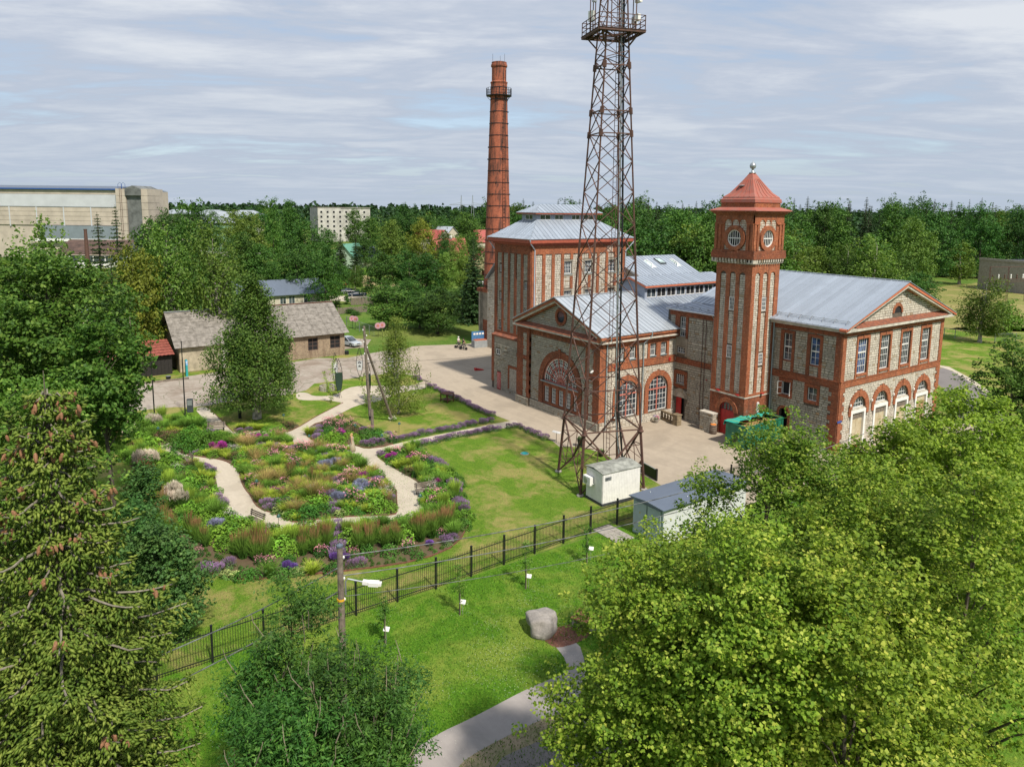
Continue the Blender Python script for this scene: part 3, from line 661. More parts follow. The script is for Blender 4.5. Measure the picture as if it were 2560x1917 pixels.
for i, (o_, z0, z1) in enumerate(((.06, 22.1, 22.22), (.2, 22.22, 22.36), (.36, 22.36, 22.5))): mb.box(BX0-o_, BX1+o_, BY0-o_, BY1+o_, z0, z1)
mb.box(BX0+.32, BX1-.32, BY0+.32, BY1-.32, 22.8, 23.28); mb.build('cornice', M_brick, tower)
def pyr(m, o0, z0, o1, z1):
 v = [(BX0-o0, BY0-o0, z0), (BX1+o0, BY0-o0, z0), (BX1+o0, BY1+o0, z0), (BX0-o0, BY1+o0, z0), (BX0-o1, BY0-o1, z1), (BX1+o1, BY0-o1, z1), (BX1+o1, BY1+o1, z1), (BX0-o1, BY1+o1, z1)]
 m.add(v, [(0,3,2,1), (4,5,6,7), (0,1,5,4), (1,2,6,5), (2,3,7,6), (3,0,4,7)])
def troof(m):
 pyr(m, .5, 22.5, .48, 22.58); pyr(m, .48, 22.58, -.25, 22.86)
 pr_ = [(-.27, 23.28), (-.24, 23.32), (-.26, 23.62), (-.38, 23.72), (-.40, 23.85), (-.85, 24.25), (-1.35, 24.98), (-1.75, 25.6), (-2.1, 26.2)]
 for (o0, z0), (o1, z1) in zip(pr_, pr_[1:]): pyr(m, o0, z0, o1, z1)
rt = part(tower, 'spire_roof', M_copper, troof)
mb = MB()
for F_, ex in (('L', 0), ('R', 1)):
 for i in range(1, 6):
  t = i/6
  if F_ == 'L': p0 = (BX0+.4+(BX1-BX0-.8)*t, BY0+.4, 23.85); p1 = (BX0+1.75+(BX1-BX0-3.5)*t, BY0+1.74, 25.6); pm = (BX0+.85+(BX1-BX0-1.7)*t, BY0+.85, 24.26)
  else: p0 = (BX1-.4, BY0+.4+(BY1-BY0-.8)*t, 23.85); p1 = (BX1-1.74, BY0+1.75+(BY1-BY0-3.5)*t, 25.6); pm = (BX1-.85, BY0+.85+(BY1-BY0-1.7)*t, 24.26)
  mb.obox(p0, pm, .035, .07); mb.obox(pm, p1, .035, .07)
mb.build('seam', M_copper, rt)
tcx, tcy = (BX0+BX1)/2, (BY0+BY1)/2
part(tower, 'finial', M_zinc, lambda m: m.lathe((tcx, tcy, 26.15), [(.3, 0), (.32, .1), (.16, .14), (.12, .3), (.1, .42), (.24, .5), (.31, .68), (.30, .82), (.2, 1.0), (.05, 1.08), (.02, 1.25)], 16), smooth=True)
part(tower, 'hatch', M_zinc, lambda m: m.lathe((tcx-.35, BY0+1.25, 24.95), [(.25, -.05), (.3, .02), (.26, .06)], 14))
lowwall = wthing('stone_wall', 'short low limestone wall left of the red tower gate', 'wall', (-47.4, 58.0, 0))
part(lowwall, 'core', M_mortar, lambda m: m.box(-48.2, -46.55, 57.6, 58.35, 0, 1.95))
stones(lowwall, Face('L', 57.6), -48.2, -46.55, 0, 1.95, mat=M_lime2, seed=41); stones(lowwall, Face('R', -46.55), 57.6, 58.35, 0, 1.95, mat=M_lime2, seed=42)
part(lowwall, 'coping', M_cream, lambda m: m.box(-48.25, -46.5, 57.55, 58.35, 1.95, 2.05))

# ================================================================ ENGINE HOUSE (wing with the fan window)
wing = wthing('engine_house', 'gabled stone and brick wing with a big fan-shaped window, right behind the steel mast', 'building', (-60, 53, 0))
WL, WR = Face('L', 48.2), Face('R', -53.12)
ac, az = -59.68, 3.55
lowc = [-62.0, -60.72, -59.44, -58.18, -56.92]
mb = MB(); slab(mb, WL, -67.35, -53.12, 0, 9.9, holes=[(c-.4, c+.4, 1.25, 2.98) for c in lowc], arches=[(ac, 3.0, az, az+.01)], d0=-.4)
WL.quad(mb, [(-67.3, 9.9), (-53.0, 9.9), (-60.1, 12.75)], -.4, 0)
arw = [(51.9, 1.48), (56.43, 1.48)]; upw = [(50.38, 51.28), (52.0, 52.9), (54.98, 55.9), (56.58, 57.5)]
slab(mb, WR, 48.6, 58.9, 0, 9.9, holes=[(a, b, 7.18, 8.54) for a, b in upw], arches=[(a, r, 1.05, 3.45) for a, r in arw], d0=-.4)
mb.build('wall', M_mortar, wing)
part(wing, 'interior', M_dark, lambda m: m.box(-66.8, -53.7, 48.8, 58.8, .1, 9.8))
part(wing, 'plinth', M_mortar, lambda m: (WL.box(m, -65.0, -55.2, 0, .95, 0, .14), WL.box(m, -67.45, -65.0, 0, .95, 0, .42), WL.box(m, -55.2, -53.0, 0, .95, 0, .42)))
for P_, a0, a1 in ((.14, -65.0, -55.2), (.42, -67.45, -65.0), (.42, -55.2, -53.0)): stones(wing, WL, a0, a1, 0, .93, mat=M_lime2, seed=50, d0=P_)
stones(wing, WR, 48.0, 58.9, 0, .98, mat=M_lime, seed=51, d0=.1); part(wing, 'base_course', M_mortar, lambda m: WR.box(m, 47.8, 58.9, 0, .98, 0, .1))
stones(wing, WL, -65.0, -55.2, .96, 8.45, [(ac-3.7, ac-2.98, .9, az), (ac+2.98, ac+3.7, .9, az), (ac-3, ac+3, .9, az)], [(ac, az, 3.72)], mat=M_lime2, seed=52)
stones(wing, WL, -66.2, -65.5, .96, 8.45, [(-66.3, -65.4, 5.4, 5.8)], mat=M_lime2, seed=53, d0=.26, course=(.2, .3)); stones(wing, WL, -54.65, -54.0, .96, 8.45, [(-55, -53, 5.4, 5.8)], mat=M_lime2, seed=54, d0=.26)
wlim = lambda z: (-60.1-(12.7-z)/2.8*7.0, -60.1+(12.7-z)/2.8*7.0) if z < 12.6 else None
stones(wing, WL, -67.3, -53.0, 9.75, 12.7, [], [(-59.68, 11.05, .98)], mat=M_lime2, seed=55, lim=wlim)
mb = MB()
WL.arc(mb, ac, az, 3.0, 3.72, 0, .13, n=30); WL.box(mb, ac-.2, ac+.2, az+2.9, az+4.0, .13, .2)
WL.box(mb, ac-3.7, ac-3.0, .95, az, 0, .13); WL.box(mb, ac+3.0, ac+3.7, .95, az, 0, .13)
ed = [ac-3.0]+[x for c in lowc for x in (c-.4, c+.4)]+[ac+3.0]
for i in range(0, len(ed), 2): WL.box(mb, ed[i], ed[i+1], 1.25, 2.98, -.1, .04)
WL.box(mb, ac-3, ac+3, 2.98, az-.12, -.1, .04); WL.box(mb, ac-3, ac+3, .95, 1.2, -.1, .04)
WL.box(mb, -65.0, -55.2, 8.45, 9.2, 0, .13)
for a0, a1 in ((-67.4, -66.2), (-65.5, -65.0), (-55.25, -54.65), (-54.0, -53.1)):
 WL.box(mb, a0, a1, .95, 8.45, 0, .30)
 for i in range(14):
  if i % 2: WL.box(mb, a0-(.12 if a0 in (-65.5, -54.0) else 0), a1+(.12 if a1 in (-66.2, -54.65) else 0), 1.0+i*.5, 1.5+i*.5, 0, .296)
for a0, a1 in ((-67.4, -65.0), (-55.25, -53.1)): WL.box(mb, a0-.01, a1+.01, 8.45, 9.2, 0, .31); WL.box(mb, a0-.02, a1+.02, 5.4, 5.8, .3, .36); WL.box(mb, a0+.02, a1-.02, .95, 8.45, 0, .24)
WL.arc(mb, -59.68, 11.05, .64, .97, 0, .12, 0, 2*math.pi, n=24)
mb.build('brick_dressing', M_brick_dark, wing)
mb = MB()
WR.box(mb, 48.2, 58.9, 6.2, 6.9, 0, .12); WR.box(mb, 48.2, 58.9, 6.9, 6.97, .0, .16); WR.box(mb, 48.2, 58.9, 8.75, 9.2, 0, .1)
for a0, a1 in upw: WR.box(mb, a0-.34, a0, 6.97, 8.54, 0, .09); WR.box(mb, a1, a1+.34, 6.97, 8.54, 0, .09); WR.box(mb, a0-.34, a1+.34, 8.54, 8.75, 0, .09)
for a, r in arw: WR.arc(mb, a, 3.45, r, r+.58, 0, .12, n=24); WR.box(mb, a-r-.56, a-r, .98, 3.45, 0, .12); WR.box(mb, a+r, a+r+.56, .98, 3.45, 0, .12)
for i in range(17): WR.box(mb, 47.9, 48.7+(.22 if i % 2 else 0), .98+i*.45, 1.43+i*.45 if i < 16 else 8.75, 0, .11)
mb.build('brick_dressing', M_brick, wing)
obw = [(a0-.36, a1+.36, 6.9, 8.75) for a0, a1 in upw]; stones(wing, WR, 48.9, 58.9, 6.98, 8.74, obw, mat=M_lime, seed=56)
stones(wing, WR, 48.9, 58.9, 1.0, 6.18, [(a-r-.58, a+r+.58, .9, 3.45) for a, r in arw], [(a, 3.45, r+.58) for a, r in arw], mat=M_lime, seed=57)
mb = MB(); WL.box(mb, -67.8, -52.9, 9.2, 9.38, -.1, .75); WR.box(mb, 47.6, 58.6, 9.2, 9.36, 0, .6)
for s in (-1, 1):
 e = (-60.1+s*7.5, 9.72); WL.quad(mb, [(e[0], e[1]-.3), (e[0], e[1]-.05), (-60.1, 12.88), (-60.1, 12.58)], -.05, .6)
mb.build('cornice', M_cream, wing)
mb = MB()
for s in (-1, 1):
 e = (-60.1+s*7.75, 9.72); WL.quad(mb, [(e[0], e[1]-.12), (e[0], e[1]+.06), (-60.1, 13.05), (-60.1, 12.78)], 0, .72)
 WL.quad(mb, [(-60.1+s*7.0, 9.42), (-60.1+s*7.2, 9.55), (-60.1, 12.58), (-60.1, 12.4)], 0, .35)
mb.build('verge_moulding', M_brick, wing)
part(wing, 'eaves_moulding', M_brick, lambda m: (WR.box(m, 47.5, 58.6, 9.36, 9.6, 0, .45), WR.box(m, 47.5, 58.6, 9.6, 9.82, 0, .62)))
for k in range(16):
 x0 = -67.2+k*.9; mb = MB(); mb.add([(x0, 47.42, 9.40), (x0+.87, 47.42, 9.40), (x0+.87, 48.18, 9.78), (x0, 48.18, 9.78), (x0, 47.42, 9.38), (x0+.87, 47.42, 9.38), (x0+.87, 48.18, 9.40), (x0, 48.18, 9.40)], [(0,1,2,3),(4,7,6,5),(0,4,5,1),(2,6,7,3),(0,3,7,4),(1,5,6,2)]); mb.build('pent_roof_sheet', M_rust, wing)
# fan window
mb = MB(); D = -.14
WL.arc(mb, ac, az, 2.84, 2.98, D-.08, D+.06, n=36); WL.box(mb, ac-3.0, ac+3.0, az, az+.12, D-.08, D+.06)
for r in (.62, 1.75): WL.arc(mb, ac, az+.1, r-.05, r+.05, D-.05, D+.05, n=24)
for k in range(1, 9): t = math.pi*k/9; mb.obox(WL.p(ac+.1*math.cos(t), az+.1+.1*math.sin(t), D), WL.p(ac+2.85*math.cos(t), az+.1+2.85*math.sin(t)*.97, D), .1, .1, (0, 1, 0))
fanw = mb.build('fan_window', M_pink, wing)
mb = MB()
for r in (.3, .95, 1.32, 2.05, 2.42): WL.arc(mb, ac, az+.1, r-.02, r+.02, D-.03, D+.03, n=30)
for k in range(9):
 for j in (1, 2):
  t = math.pi*(k+j/3)/9; mb.obox(WL.p(ac+1.78*math.cos(t), az+.1+1.78*math.sin(t), D), WL.p(ac+2.82*math.cos(t), az+.1+2.76*math.sin(t), D), .035, .035)
 t = math.pi*(k+.5)/9; mb.obox(WL.p(ac+.65*math.cos(t), az+.1+.65*math.sin(t), D), WL.p(ac+1.72*math.cos(t), az+.1+1.72*math.sin(t), D), .035, .035)
WL.arc(mb, ac, az, 2.74, 2.84, D-.03, D+.03, n=36); mb.build('glazing_bar', M_white, fanw)
part(fanw, 'pane', M_glass, lambda m: WL.quad(m, [(ac+2.95*math.cos(math.pi*k/30), az+2.95*math.sin(math.pi*k/30)) for k in range(31)], D-.08, D-.05))
part(wing, 'sill', M_pipe, lambda m: WL.box(m, ac-3.25, ac+3.25, az-.1, az, -.2, .22))
for c in lowc: window(wing, WL, c-.38, c+.38, 1.27, 2.96, 3, 4, depth=.1, fw=.06)
for a, r in arw: window(wing, WR, a-r+.02, a+r-.02, 1.08, 3.45, 6, 4, depth=.16, fw=.07, arch=r-.02, stile=(a,)); part(wing, 'mullion', M_pink, lambda m: (WR.box(m, a-.07, a+.07, 1.1, 3.45+r-.05, -.2, -.105), WR.box(m, a-r+.05, a+r-.05, 3.38, 3.52, -.2, -.108)))
for a0, a1 in upw: window(wing, WR, a0+.02, a1-.02, 7.2, 8.52, 4, 2, depth=.14, sill=M_pipe)
o = MB(); WL.arc(o, -59.68, 11.05, .58, .65, -.12, 0, 0, 2*math.pi, n=24)
for i in (-1, 0, 1): h = math.sqrt(.6**2-(i*.3)**2); WL.box(o, -59.68+i*.3-.02, -59.68+i*.3+.02, 11.05-h, 11.05+h, -.06, -.02); WL.box(o, -59.68-h, -59.68+h, 11.05+i*.3-.02, 11.05+i*.3+.02, -.06, -.018)
o = o.build('oculus_window', M_white, wing); part(o, 'pane', M_glass, lambda m: WL.quad(m, [(-59.68+.62*math.cos(2*math.pi*k/20), 11.05+.62*math.sin(2*math.pi*k/20)) for k in range(20)], .003, .012))
wroof = sub('roof', wing)
rz = lambda x: 13.12-abs(x+60.1)*.425
roof_plane(wroof, [(-52.45, 47.45, rz(-52.45)), (-52.45, 59.0, rz(-52.45)), (-60.1, 59.0, rz(-60.1)), (-60.1, 47.45, rz(-60.1))], (0,1,0), M_roof_pale, pitch=.6)
roof_plane(wroof, [(-67.65, 47.45, rz(-67.65)), (-67.65, 59.0, rz(-67.65)), (-60.1, 59.0, rz(-60.1)), (-60.1, 47.45, rz(-60.1))], (0,1,0), M_roof_pale, pitch=1.2)
roof_plane(wroof, [(-54.05, 59.02, rz(-54.05)), (-54.05, 73.5, rz(-54.05)), (-60.1, 73.5, rz(-60.1)), (-60.1, 59.02, rz(-60.1))], (0,1,0), M_roof, pitch=.6)
part(wroof, 'ridge_cap', M_roof_pale, lambda m: m.obox((-60.1, 47.4, 13.2), (-60.1, 59, 13.2), .3, .06))
part(wing, 'rear_wall', M_mortar, lambda m: (m.box(-60.4, -54.0, 59.0, 73.5, 0, 9.9)))
mb = MB()
for y0, y1 in ((49.0, 49.3), (55.0, 55.3)): pass
for pts in ([(-52.5, 48.9, 9.85), (-52.5, 48.9, 9.5), (-52.9, 48.75, 9.0), (-52.9, 48.75, .15)], [(-52.45, 54.6, 9.85), (-52.45, 54.6, 9.5), (-52.9, 53.9, 8.7), (-52.9, 53.9, .15)]): mb = MB(); mb.tube(pts, .065, 8); mb.build('downpipe', M_pipe, wing)
part(wing, 'gutter', M_roof_pale, lambda m: m.obox((-52.6, 47.5, 9.93), (-52.6, 58.6, 9.93), .05, .12))
for a in (50.0, 57.9): part(wing, 'alarm_box', M_red, lambda m: WR.box(m, a-.12, a+.12, 6.4, 6.75, .12, .22))
part(wing, 'satellite_dish', M_white, lambda m: m.lathe((-52.7, 49.9, 1.35), [(.0, -.03), (.3, .0), (.33, .03)], 16))
part(wing, 'security_camera', M_white, lambda m: m.obox((-53.9, 47.8, 6.3), (-53.7, 47.3, 6.2), .12, .12))
# clerestory
cl = sub('clerestory', wing)
CR, CLf = Face('R', -58.3), Face('L', 59.2)
part(cl, 'wall', M_clad, lambda m: (slab(m, CR, 59.2, 73.2, 12.3, 13.82, holes=[(59.54+i*1.645, 61.02+i*1.645, 12.56, 13.58) for i in range(8)], d0=-.15), m.box(-62.8, -58.45, 59.2, 59.35, 12.0, 13.8), CLf.quad(m, [(-62.8, 13.8), (-58.3, 13.8), (-60.6, 14.7)], -.1, 0.0), [CLf.box(m, -62.8, -58.3, 12.5+j*.16, 12.515+j*.16, 0, .012) for j in range(9)]))
for i in range(8): window(cl, CR, 59.54+i*1.645, 61.02+i*1.645, 12.56, 13.58, 2, 1, depth=.06, fw=.06, bw=.07, glass=M_dark if i % 3 else M_glass)
roof_plane(cl, [(-57.85, 58.85, 13.95), (-57.85, 73.4, 13.95), (-60.6, 73.4, 14.78), (-60.6, 58.85, 14.78)], (0,1,0), M_roof, pitch=.6)
roof_plane(cl, [(-63.3, 58.85, 13.95), (-63.3, 73.4, 13.95), (-60.6, 73.4, 14.78), (-60.6, 58.85, 14.78)], (0,1,0), M_roof, pitch=1.2)
part(cl, 'fascia', M_fascia_or, lambda m: (m.box(-57.9, -57.84, 58.85, 73.4, 13.74, 13.94), m.obox((-57.85, 58.85, 13.86), (-60.6, 58.85, 14.68), .05, .2), m.obox((-63.3, 58.85, 13.86), (-60.6, 58.85, 14.68), .05, .2)))

# ================================================================ SKYLIGHT HALL behind
sky_h = wthing('boiler_house', 'stone building at the back with glass pyramid skylights in its grey roof', 'building', (-69, 70, 0))
part(sky_h, 'wall', M_lime2, lambda m: (m.box(-77.6, -61.5, 64.8, 76.0, 0, 13.0), m.box(-77.6, -61.5, 75.9, 76.1, 13, 13.01)))
part(sky_h, 'gable', M_lime2, lambda m: (Face('L', 64.85).quad(m, [(-77.6, 13), (-61.5, 13), (-69.9, 16.2)], 0, .05)))
sr_ = lambda x: 16.32-abs(x+69.9)*.46
roof_plane(sky_h, [(-61.2, 64.7, sr_(-61.2)), (-61.2, 76.45, sr_(-61.2)), (-69.9, 76.45, sr_(-69.9)), (-69.9, 64.7, sr_(-69.9))], (0,1,0), M_roof, pitch=.6)
roof_plane(sky_h, [(-78, 64.7, sr_(-78)), (-78, 76.45, sr_(-78)), (-69.9, 76.45, sr_(-69.9)), (-69.9, 64.7, sr_(-69.9))], (0,1,0), M_roof, pitch=1.2)
for y0 in (68.5, 73.35):
 y1 = y0+2.2; x0, x1 = -69.35, -66.35; s = sub('skylight', sky_h)
 z1, z0 = 14.25, 15.35
 part(s, 'curb', M_clad, lambda m: m.add([(x0, y0, z0), (x1, y0, z1), (x1, y1, z1), (x0, y1, z0), (x0, y0, z0-.75), (x1, y0, z1-.75), (x1, y1, z1-.75), (x0, y1, z0-.75)], [(0,1,2,3), (0,4,5,1), (1,5,6,2), (2,6,7,3), (3,7,4,0)]))
 ym = (y0+y1)/2; A = Vector((x0+.9, ym, 15.95)); B = Vector((x1-1.0, ym, 15.45)); c = [Vector(p) for p in ((x0, y0, z0+.02), (x1, y0, z1+.02), (x1, y1, z1+.02), (x0, y1, z0+.02))]
 part(s, 'pane', M_glass_sky, lambda m: m.add([c[0], c[1], c[2], c[3], A, B], [(0,1,5,4), (1,2,5), (2,3,4,5), (3,0,4)]))
 mb = MB()
 for p, q in ((c[0], c[1]), (c[1], c[2]), (c[2], c[3]), (c[3], c[0]), (c[0], A), (c[3], A), (c[1], B), (c[2], B), (A, B)): mb.obox(p, q, .11, .09)
 for i in (1, 2, 3): mb.obox(c[0].lerp(c[1], i/4), A.lerp(B, i/4), .06, .06)
 for i in (1, 2, 3): mb.obox(c[1].lerp(c[2], i/4), B, .05, .05)
 mb.obox(c[0].lerp(A, .5), c[1].lerp(B, .5), .05, .05); mb.obox(c[1].lerp(B, .5), c[2].lerp(B, .5), .05, .05); mb.build('frame', M_white, s)
o = part(sky_h, 'roof_window', M_black, lambda m: (m.obox((-69.0, 72.0, sr_(-69.0)+.12), (-67.6, 72.0, sr_(-67.6)+.12), 1.1, .12)))
part(o, 'pane', M_glass_sky, lambda m: m.obox((-68.85, 72.0, sr_(-68.85)+.19), (-67.75, 72.0, sr_(-67.75)+.19), .9, .02))

# ================================================================ SILO BLOCK (tall)
silo = wthing('malt_house', 'tall stone block with vertical brick stripes and a hipped roof with lantern', 'building', (-71.4, 57.4, 0))
SX0, SX1, SY0, SY1 = -75.24, -67.66, 50.0, 64.9
SL, SR = Face('L', SY0), Face('R', SX1)
lwin = [(-74.25, -73.75, 14.75, 15.6), (-74.25, -73.75, 11.35, 12.15), (-69.0, -68.35, 13.0, 13.86), (-68.95, -68.35, 9.9, 10.7), (-74.27, -73.67, 7.74, 8.56)]
rwin = [(54.9, 56.06, 14.75, 16.25), (58.1, 59.27, 14.75, 16.25), (62.05, 63.25, 14.75, 16.25), (54.95, 56.06, 11.1, 12.68), (58.2, 59.3, 11.1, 12.68), (62.05, 63.2, 11.1, 12.68)]
mb = MB(); slab(mb, SL, SX0, SX1, 0, 18.2, holes=lwin, d0=-.4); slab(mb, SR, SY0+.4, SY1, 0, 18.2, holes=rwin, d0=-.4); mb.box(SX0, SX0+.3, SY0+.4, SY1, 0, 18.2); mb.box(SX0, SX1, SY1-.1, SY1+.2, 0, 18.2)
mb.build('wall', M_mortar, silo)
part(silo, 'interior', M_dark, lambda m: m.box(SX0+.6, SX1-.6, SY0+.6, SY1-.5, 0, 18))
ls = [(-75.24, -74.66), (-73.68, -73.32), (-72.34, -71.92), (-71.0, -70.55), (-69.62, -69.17), (-68.28, -67.66)]
rs = [(50.0, 50.58), (51.55, 51.99), (52.96, 53.4), (54.37, 54.8), (57.17, 57.6), (60.06, 60.48), (61.52, 61.92), (64.2, 64.9)]
rp = [(55.8, 56.22), (58.69, 59.1), (62.95, 63.35)]
mb = MB()
for a0, a1 in ls: SL.box(mb, a0, a1, 7.3, 17.15, 0, .12)
SL.box(mb, SX0, SX1, 17.15, 18.2, 0, .14); SL.box(mb, SX0, SX1, 6.9, 7.35, 0, .13)
mb.build('brick_stripe', M_brick_dark, silo)
mb = MB()
for a0, a1 in rs: SR.box(mb, a0, a1, 7.3, 17.2, 0, .12)
for a0, a1 in rp: SR.box(mb, a0, a1, 16.5, 17.2, 0, .12); SR.box(mb, a0, a1, 12.95, 14.42, 0, .12)
SR.box(mb, SY0, SY1, 17.2, 18.2, 0, .14); mb.build('brick_stripe', M_brick, silo)
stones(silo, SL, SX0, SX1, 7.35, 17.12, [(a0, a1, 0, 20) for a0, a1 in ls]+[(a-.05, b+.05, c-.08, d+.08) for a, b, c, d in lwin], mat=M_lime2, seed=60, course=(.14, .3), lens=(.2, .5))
stones(silo, SR, SY0, SY1, 7.35, 17.18, [(a0, a1, 0, 20) for a0, a1 in rs]+[(a0, a1, 16.5, 17.2) for a0, a1 in rp]+[(a0, a1, 12.9, 14.45) for a0, a1 in rp]+[(a-.14, b+.16, c-.3, d+.22) for a, b, c, d in rwin], mat=M_lime, seed=61, course=(.14, .3), lens=(.2, .5))
for a, b, c, d in rwin: mb = MB(); SR.box(mb, a-.12, b+.14, d, d+.2, 0, .09); SR.box(mb, a-.12, b+.14, c-.28, c-.06, 0, .09); SR.box(mb, a-.12, a, c, d, 0, .06); SR.box(mb, b, b+.14, c, d, 0, .06); mb.build('window_surround', M_plaster, silo)
for a, b, c, d in rwin: window(silo, SR, a, b, c, d, 4, 3, depth=.14, fw=.07, sill=M_pipe)
for a, b, c, d in lwin: window(silo, SL, a, b, c, d, 2, 1, depth=.08, fw=.05)
part(silo, 'plaster_patch', plain('pale_patch', (.5, .38, .3), .9), lambda m: SR.box(m, 61.7, 62.6, 17.25, 18.0, .14, .17))
mb = MB(); mb.box(SX0-.25, SX1+.25, SY0-.25, SY1+.25, 18.2, 18.5); mb.box(SX0-.7, SX1+.7, SY0-.7, SY1+.7, 18.5, 18.58); mb.box(SX0-.72, SX1+.72, SY0-.72, SY1+.72, 18.58, 18.95); mb.build('fascia', M_fascia, silo)
sroof = sub('roof', silo)
def hip(root, X0, X1, Y0, Y1, z0, x0, x1, y0, y1, z1, mat, pitch=.6):
 roof_plane(root, [(X0, Y0, z0), (X1, Y0, z0), (x1, y0, z1), (x0, y0, z1)], (1,0,0), mat, pitch); roof_plane(root, [(X1, Y0, z0), (X1, Y1, z0), (x1, y1, z1), (x1, y0, z1)], (0,1,0), mat, pitch)
 roof_plane(root, [(X0, Y1, z0), (X1, Y1, z0), (x1, y1, z1), (x0, y1, z1)], (1,0,0), mat, pitch*2); roof_plane(root, [(X0, Y0, z0), (X0, Y1, z0), (x0, y1, z1), (x0, y0, z1)], (0,1,0), mat, pitch*2)
hip(sroof, SX0-.8, SX1+.8, SY0-.8, SY1+.8, 18.95, SX0-.1, SX1+.1, SY0-.1, SY1+.1, 19.35, M_roof)
hip(sroof, SX0-.1, SX1+.1, SY0-.1, SY1+.1, 19.36, -73.0, -70.0, 52.4, 62.0, 21.1, M_roof)
ln = sub('lantern', silo)
LR, LL = Face('R', -70.0), Face('L', 52.4)
lh = [(52.95, 54.55), (55.2, 56.53), (57.87, 59.2), (59.76, 61.45)]
part(ln, 'wall', M_clad, lambda m: (slab(m, LR, 52.4, 62.0, 20.95, 21.95, holes=[(a, b, 21.18, 21.78) for a, b in lh], d0=-.12), slab(m, LL, -73.0, -70.12, 20.95, 21.95, holes=[(-72.3, -70.8, 21.18, 21.78)], d0=-.12), m.box(-73.0, -72.9, 52.5, 62, 20.95, 21.95), m.box(-73, -70, 61.9, 62, 20.95, 21.95), [LR.box(m, 52.4, 52.9, 21.1+j*.14, 21.11+j*.14, 0, .012) for j in range(6)]))
part(ln, 'interior', M_dark, lambda m: m.box(-72.6, -70.4, 52.8, 61.6, 20.9, 21.9))
for a, b in lh: window(ln, LR, a, b, 21.18, 21.78, 2, 1, depth=.05, fw=.05, bw=.06)
window(ln, LL, -72.3, -70.8, 21.18, 21.78, 2, 1, depth=.05, fw=.05, bw=.06)
part(ln, 'fascia', M_fascia, lambda m: m.box(-73.5, -69.5, 51.9, 62.5, 21.85, 22.0))
hip(ln, -73.55, -69.45, 51.85, 62.55, 22.0, -71.5, -71.45, 53.85, 60.8, 23.02, M_roof)
for pts in ([(SX1+.75, SY0-.78, 18.9), (SX1+.6, SY0-.6, 18.5), (SX1+.18, SY0+.35, 17.7), (SX1+.18, SY0+.35, 9.6)], [(SX0-.72, SY0-.75, 18.9), (SX0-.7, SY0-.6, 18.6), (SX0+.0, SY0-.12, 17.5)], [(SX1+.8, SY1+.75, 18.9), (SX1+.8, SY1+.7, 18.5), (SX1+.2, SY1-.1, 17.3), (SX1+.2, SY1-.1, 13)]): mb = MB(); mb.tube(pts, .07, 8); mb.build('downpipe', plain('pale_pipe', (.42, .48, .55), .4), silo)
# low annex at its foot
ax = wthing('low_annex', 'low rubble annex with a red door at the foot of the striped block', 'building', (-71, 49.7, 0))
AL = Face('L', 49.35)
mb = MB(); slab(mb, AL, -74.85, -67.6, 0, 6.75, holes=[(-73.95, -73.05, 4.42, 5.15)], d0=-.3); slab(mb, Face('R', -67.6), 49.35, 50, 0, 6.75); mb.box(-74.85, -74.5, 49.65, 50, 0, 6.75); mb.build('wall', M_mortar, ax)
stones(ax, AL, -74.3, -67.6, 0, 5.85, [(-74.0, -73.0, 4.35, 5.2), (-73.62, -72.78, 0, 2.3), (-71.25, -69.15, .6, 3.5)], mat=M_lime2, seed=70, course=(.12, .26), lens=(.18, .5), rough=1.6)
part(ax, 'rendered_band', M_plaster, lambda m: AL.box(m, -74.4, -67.6, 5.85, 6.7, 0, .04))
part(ax, 'brick_dressing', M_brick_dark, lambda m: (AL.box(m, -74.87, -74.3, 0.9, 6.7, 0, .08), AL.box(m, -71.25, -70.95, .6, 3.5, 0, .07), AL.box(m, -69.42, -69.15, .6, 3.5, 0, .07), AL.box(m, -70.95, -69.42, 3.2, 3.5, 0, .07), AL.box(m, -74.87, -67.6, 6.7, 6.85, -.6, .1)))
part(ax, 'blocked_window', plain('pale_stone_infill', (.40, .36, .30), .95, var=.2, scale=5, bump=.4), lambda m: AL.box(m, -70.95, -69.42, .6, 3.2, 0, .03))
d = part(ax, 'door', M_red, lambda m: AL.box(m, -73.6, -72.8, .05, 2.25, 0, .06)); part(d, 'panel_moulding', M_white, lambda m: [(AL.box(m, a, a+.02, z0, z1, .06, .075), AL.box(m, a+.22, a+.24, z0, z1, .06, .075), AL.box(m, a, a+.24, z1, z1+.02, .06, .075), AL.box(m, a, a+.24, z0-.02, z0, .06, .075)) for a in (-73.52, -73.14) for z0, z1 in ((.25, .95), (1.1, 2.1))])
window(ax, AL, -73.95, -73.05, 4.42, 5.15, 2, 1, depth=.04, fw=.08)
part(ax, 'pent_roof', M_rust, lambda m: m.add([(-74.95, 49.25, 6.86), (-67.6, 49.25, 6.86), (-67.6, 50.0, 7.1), (-74.95, 50.0, 7.1), (-74.95, 49.25, 6.8), (-67.6, 49.25, 6.8)], [(0,1,2,3), (0,4,5,1)]))

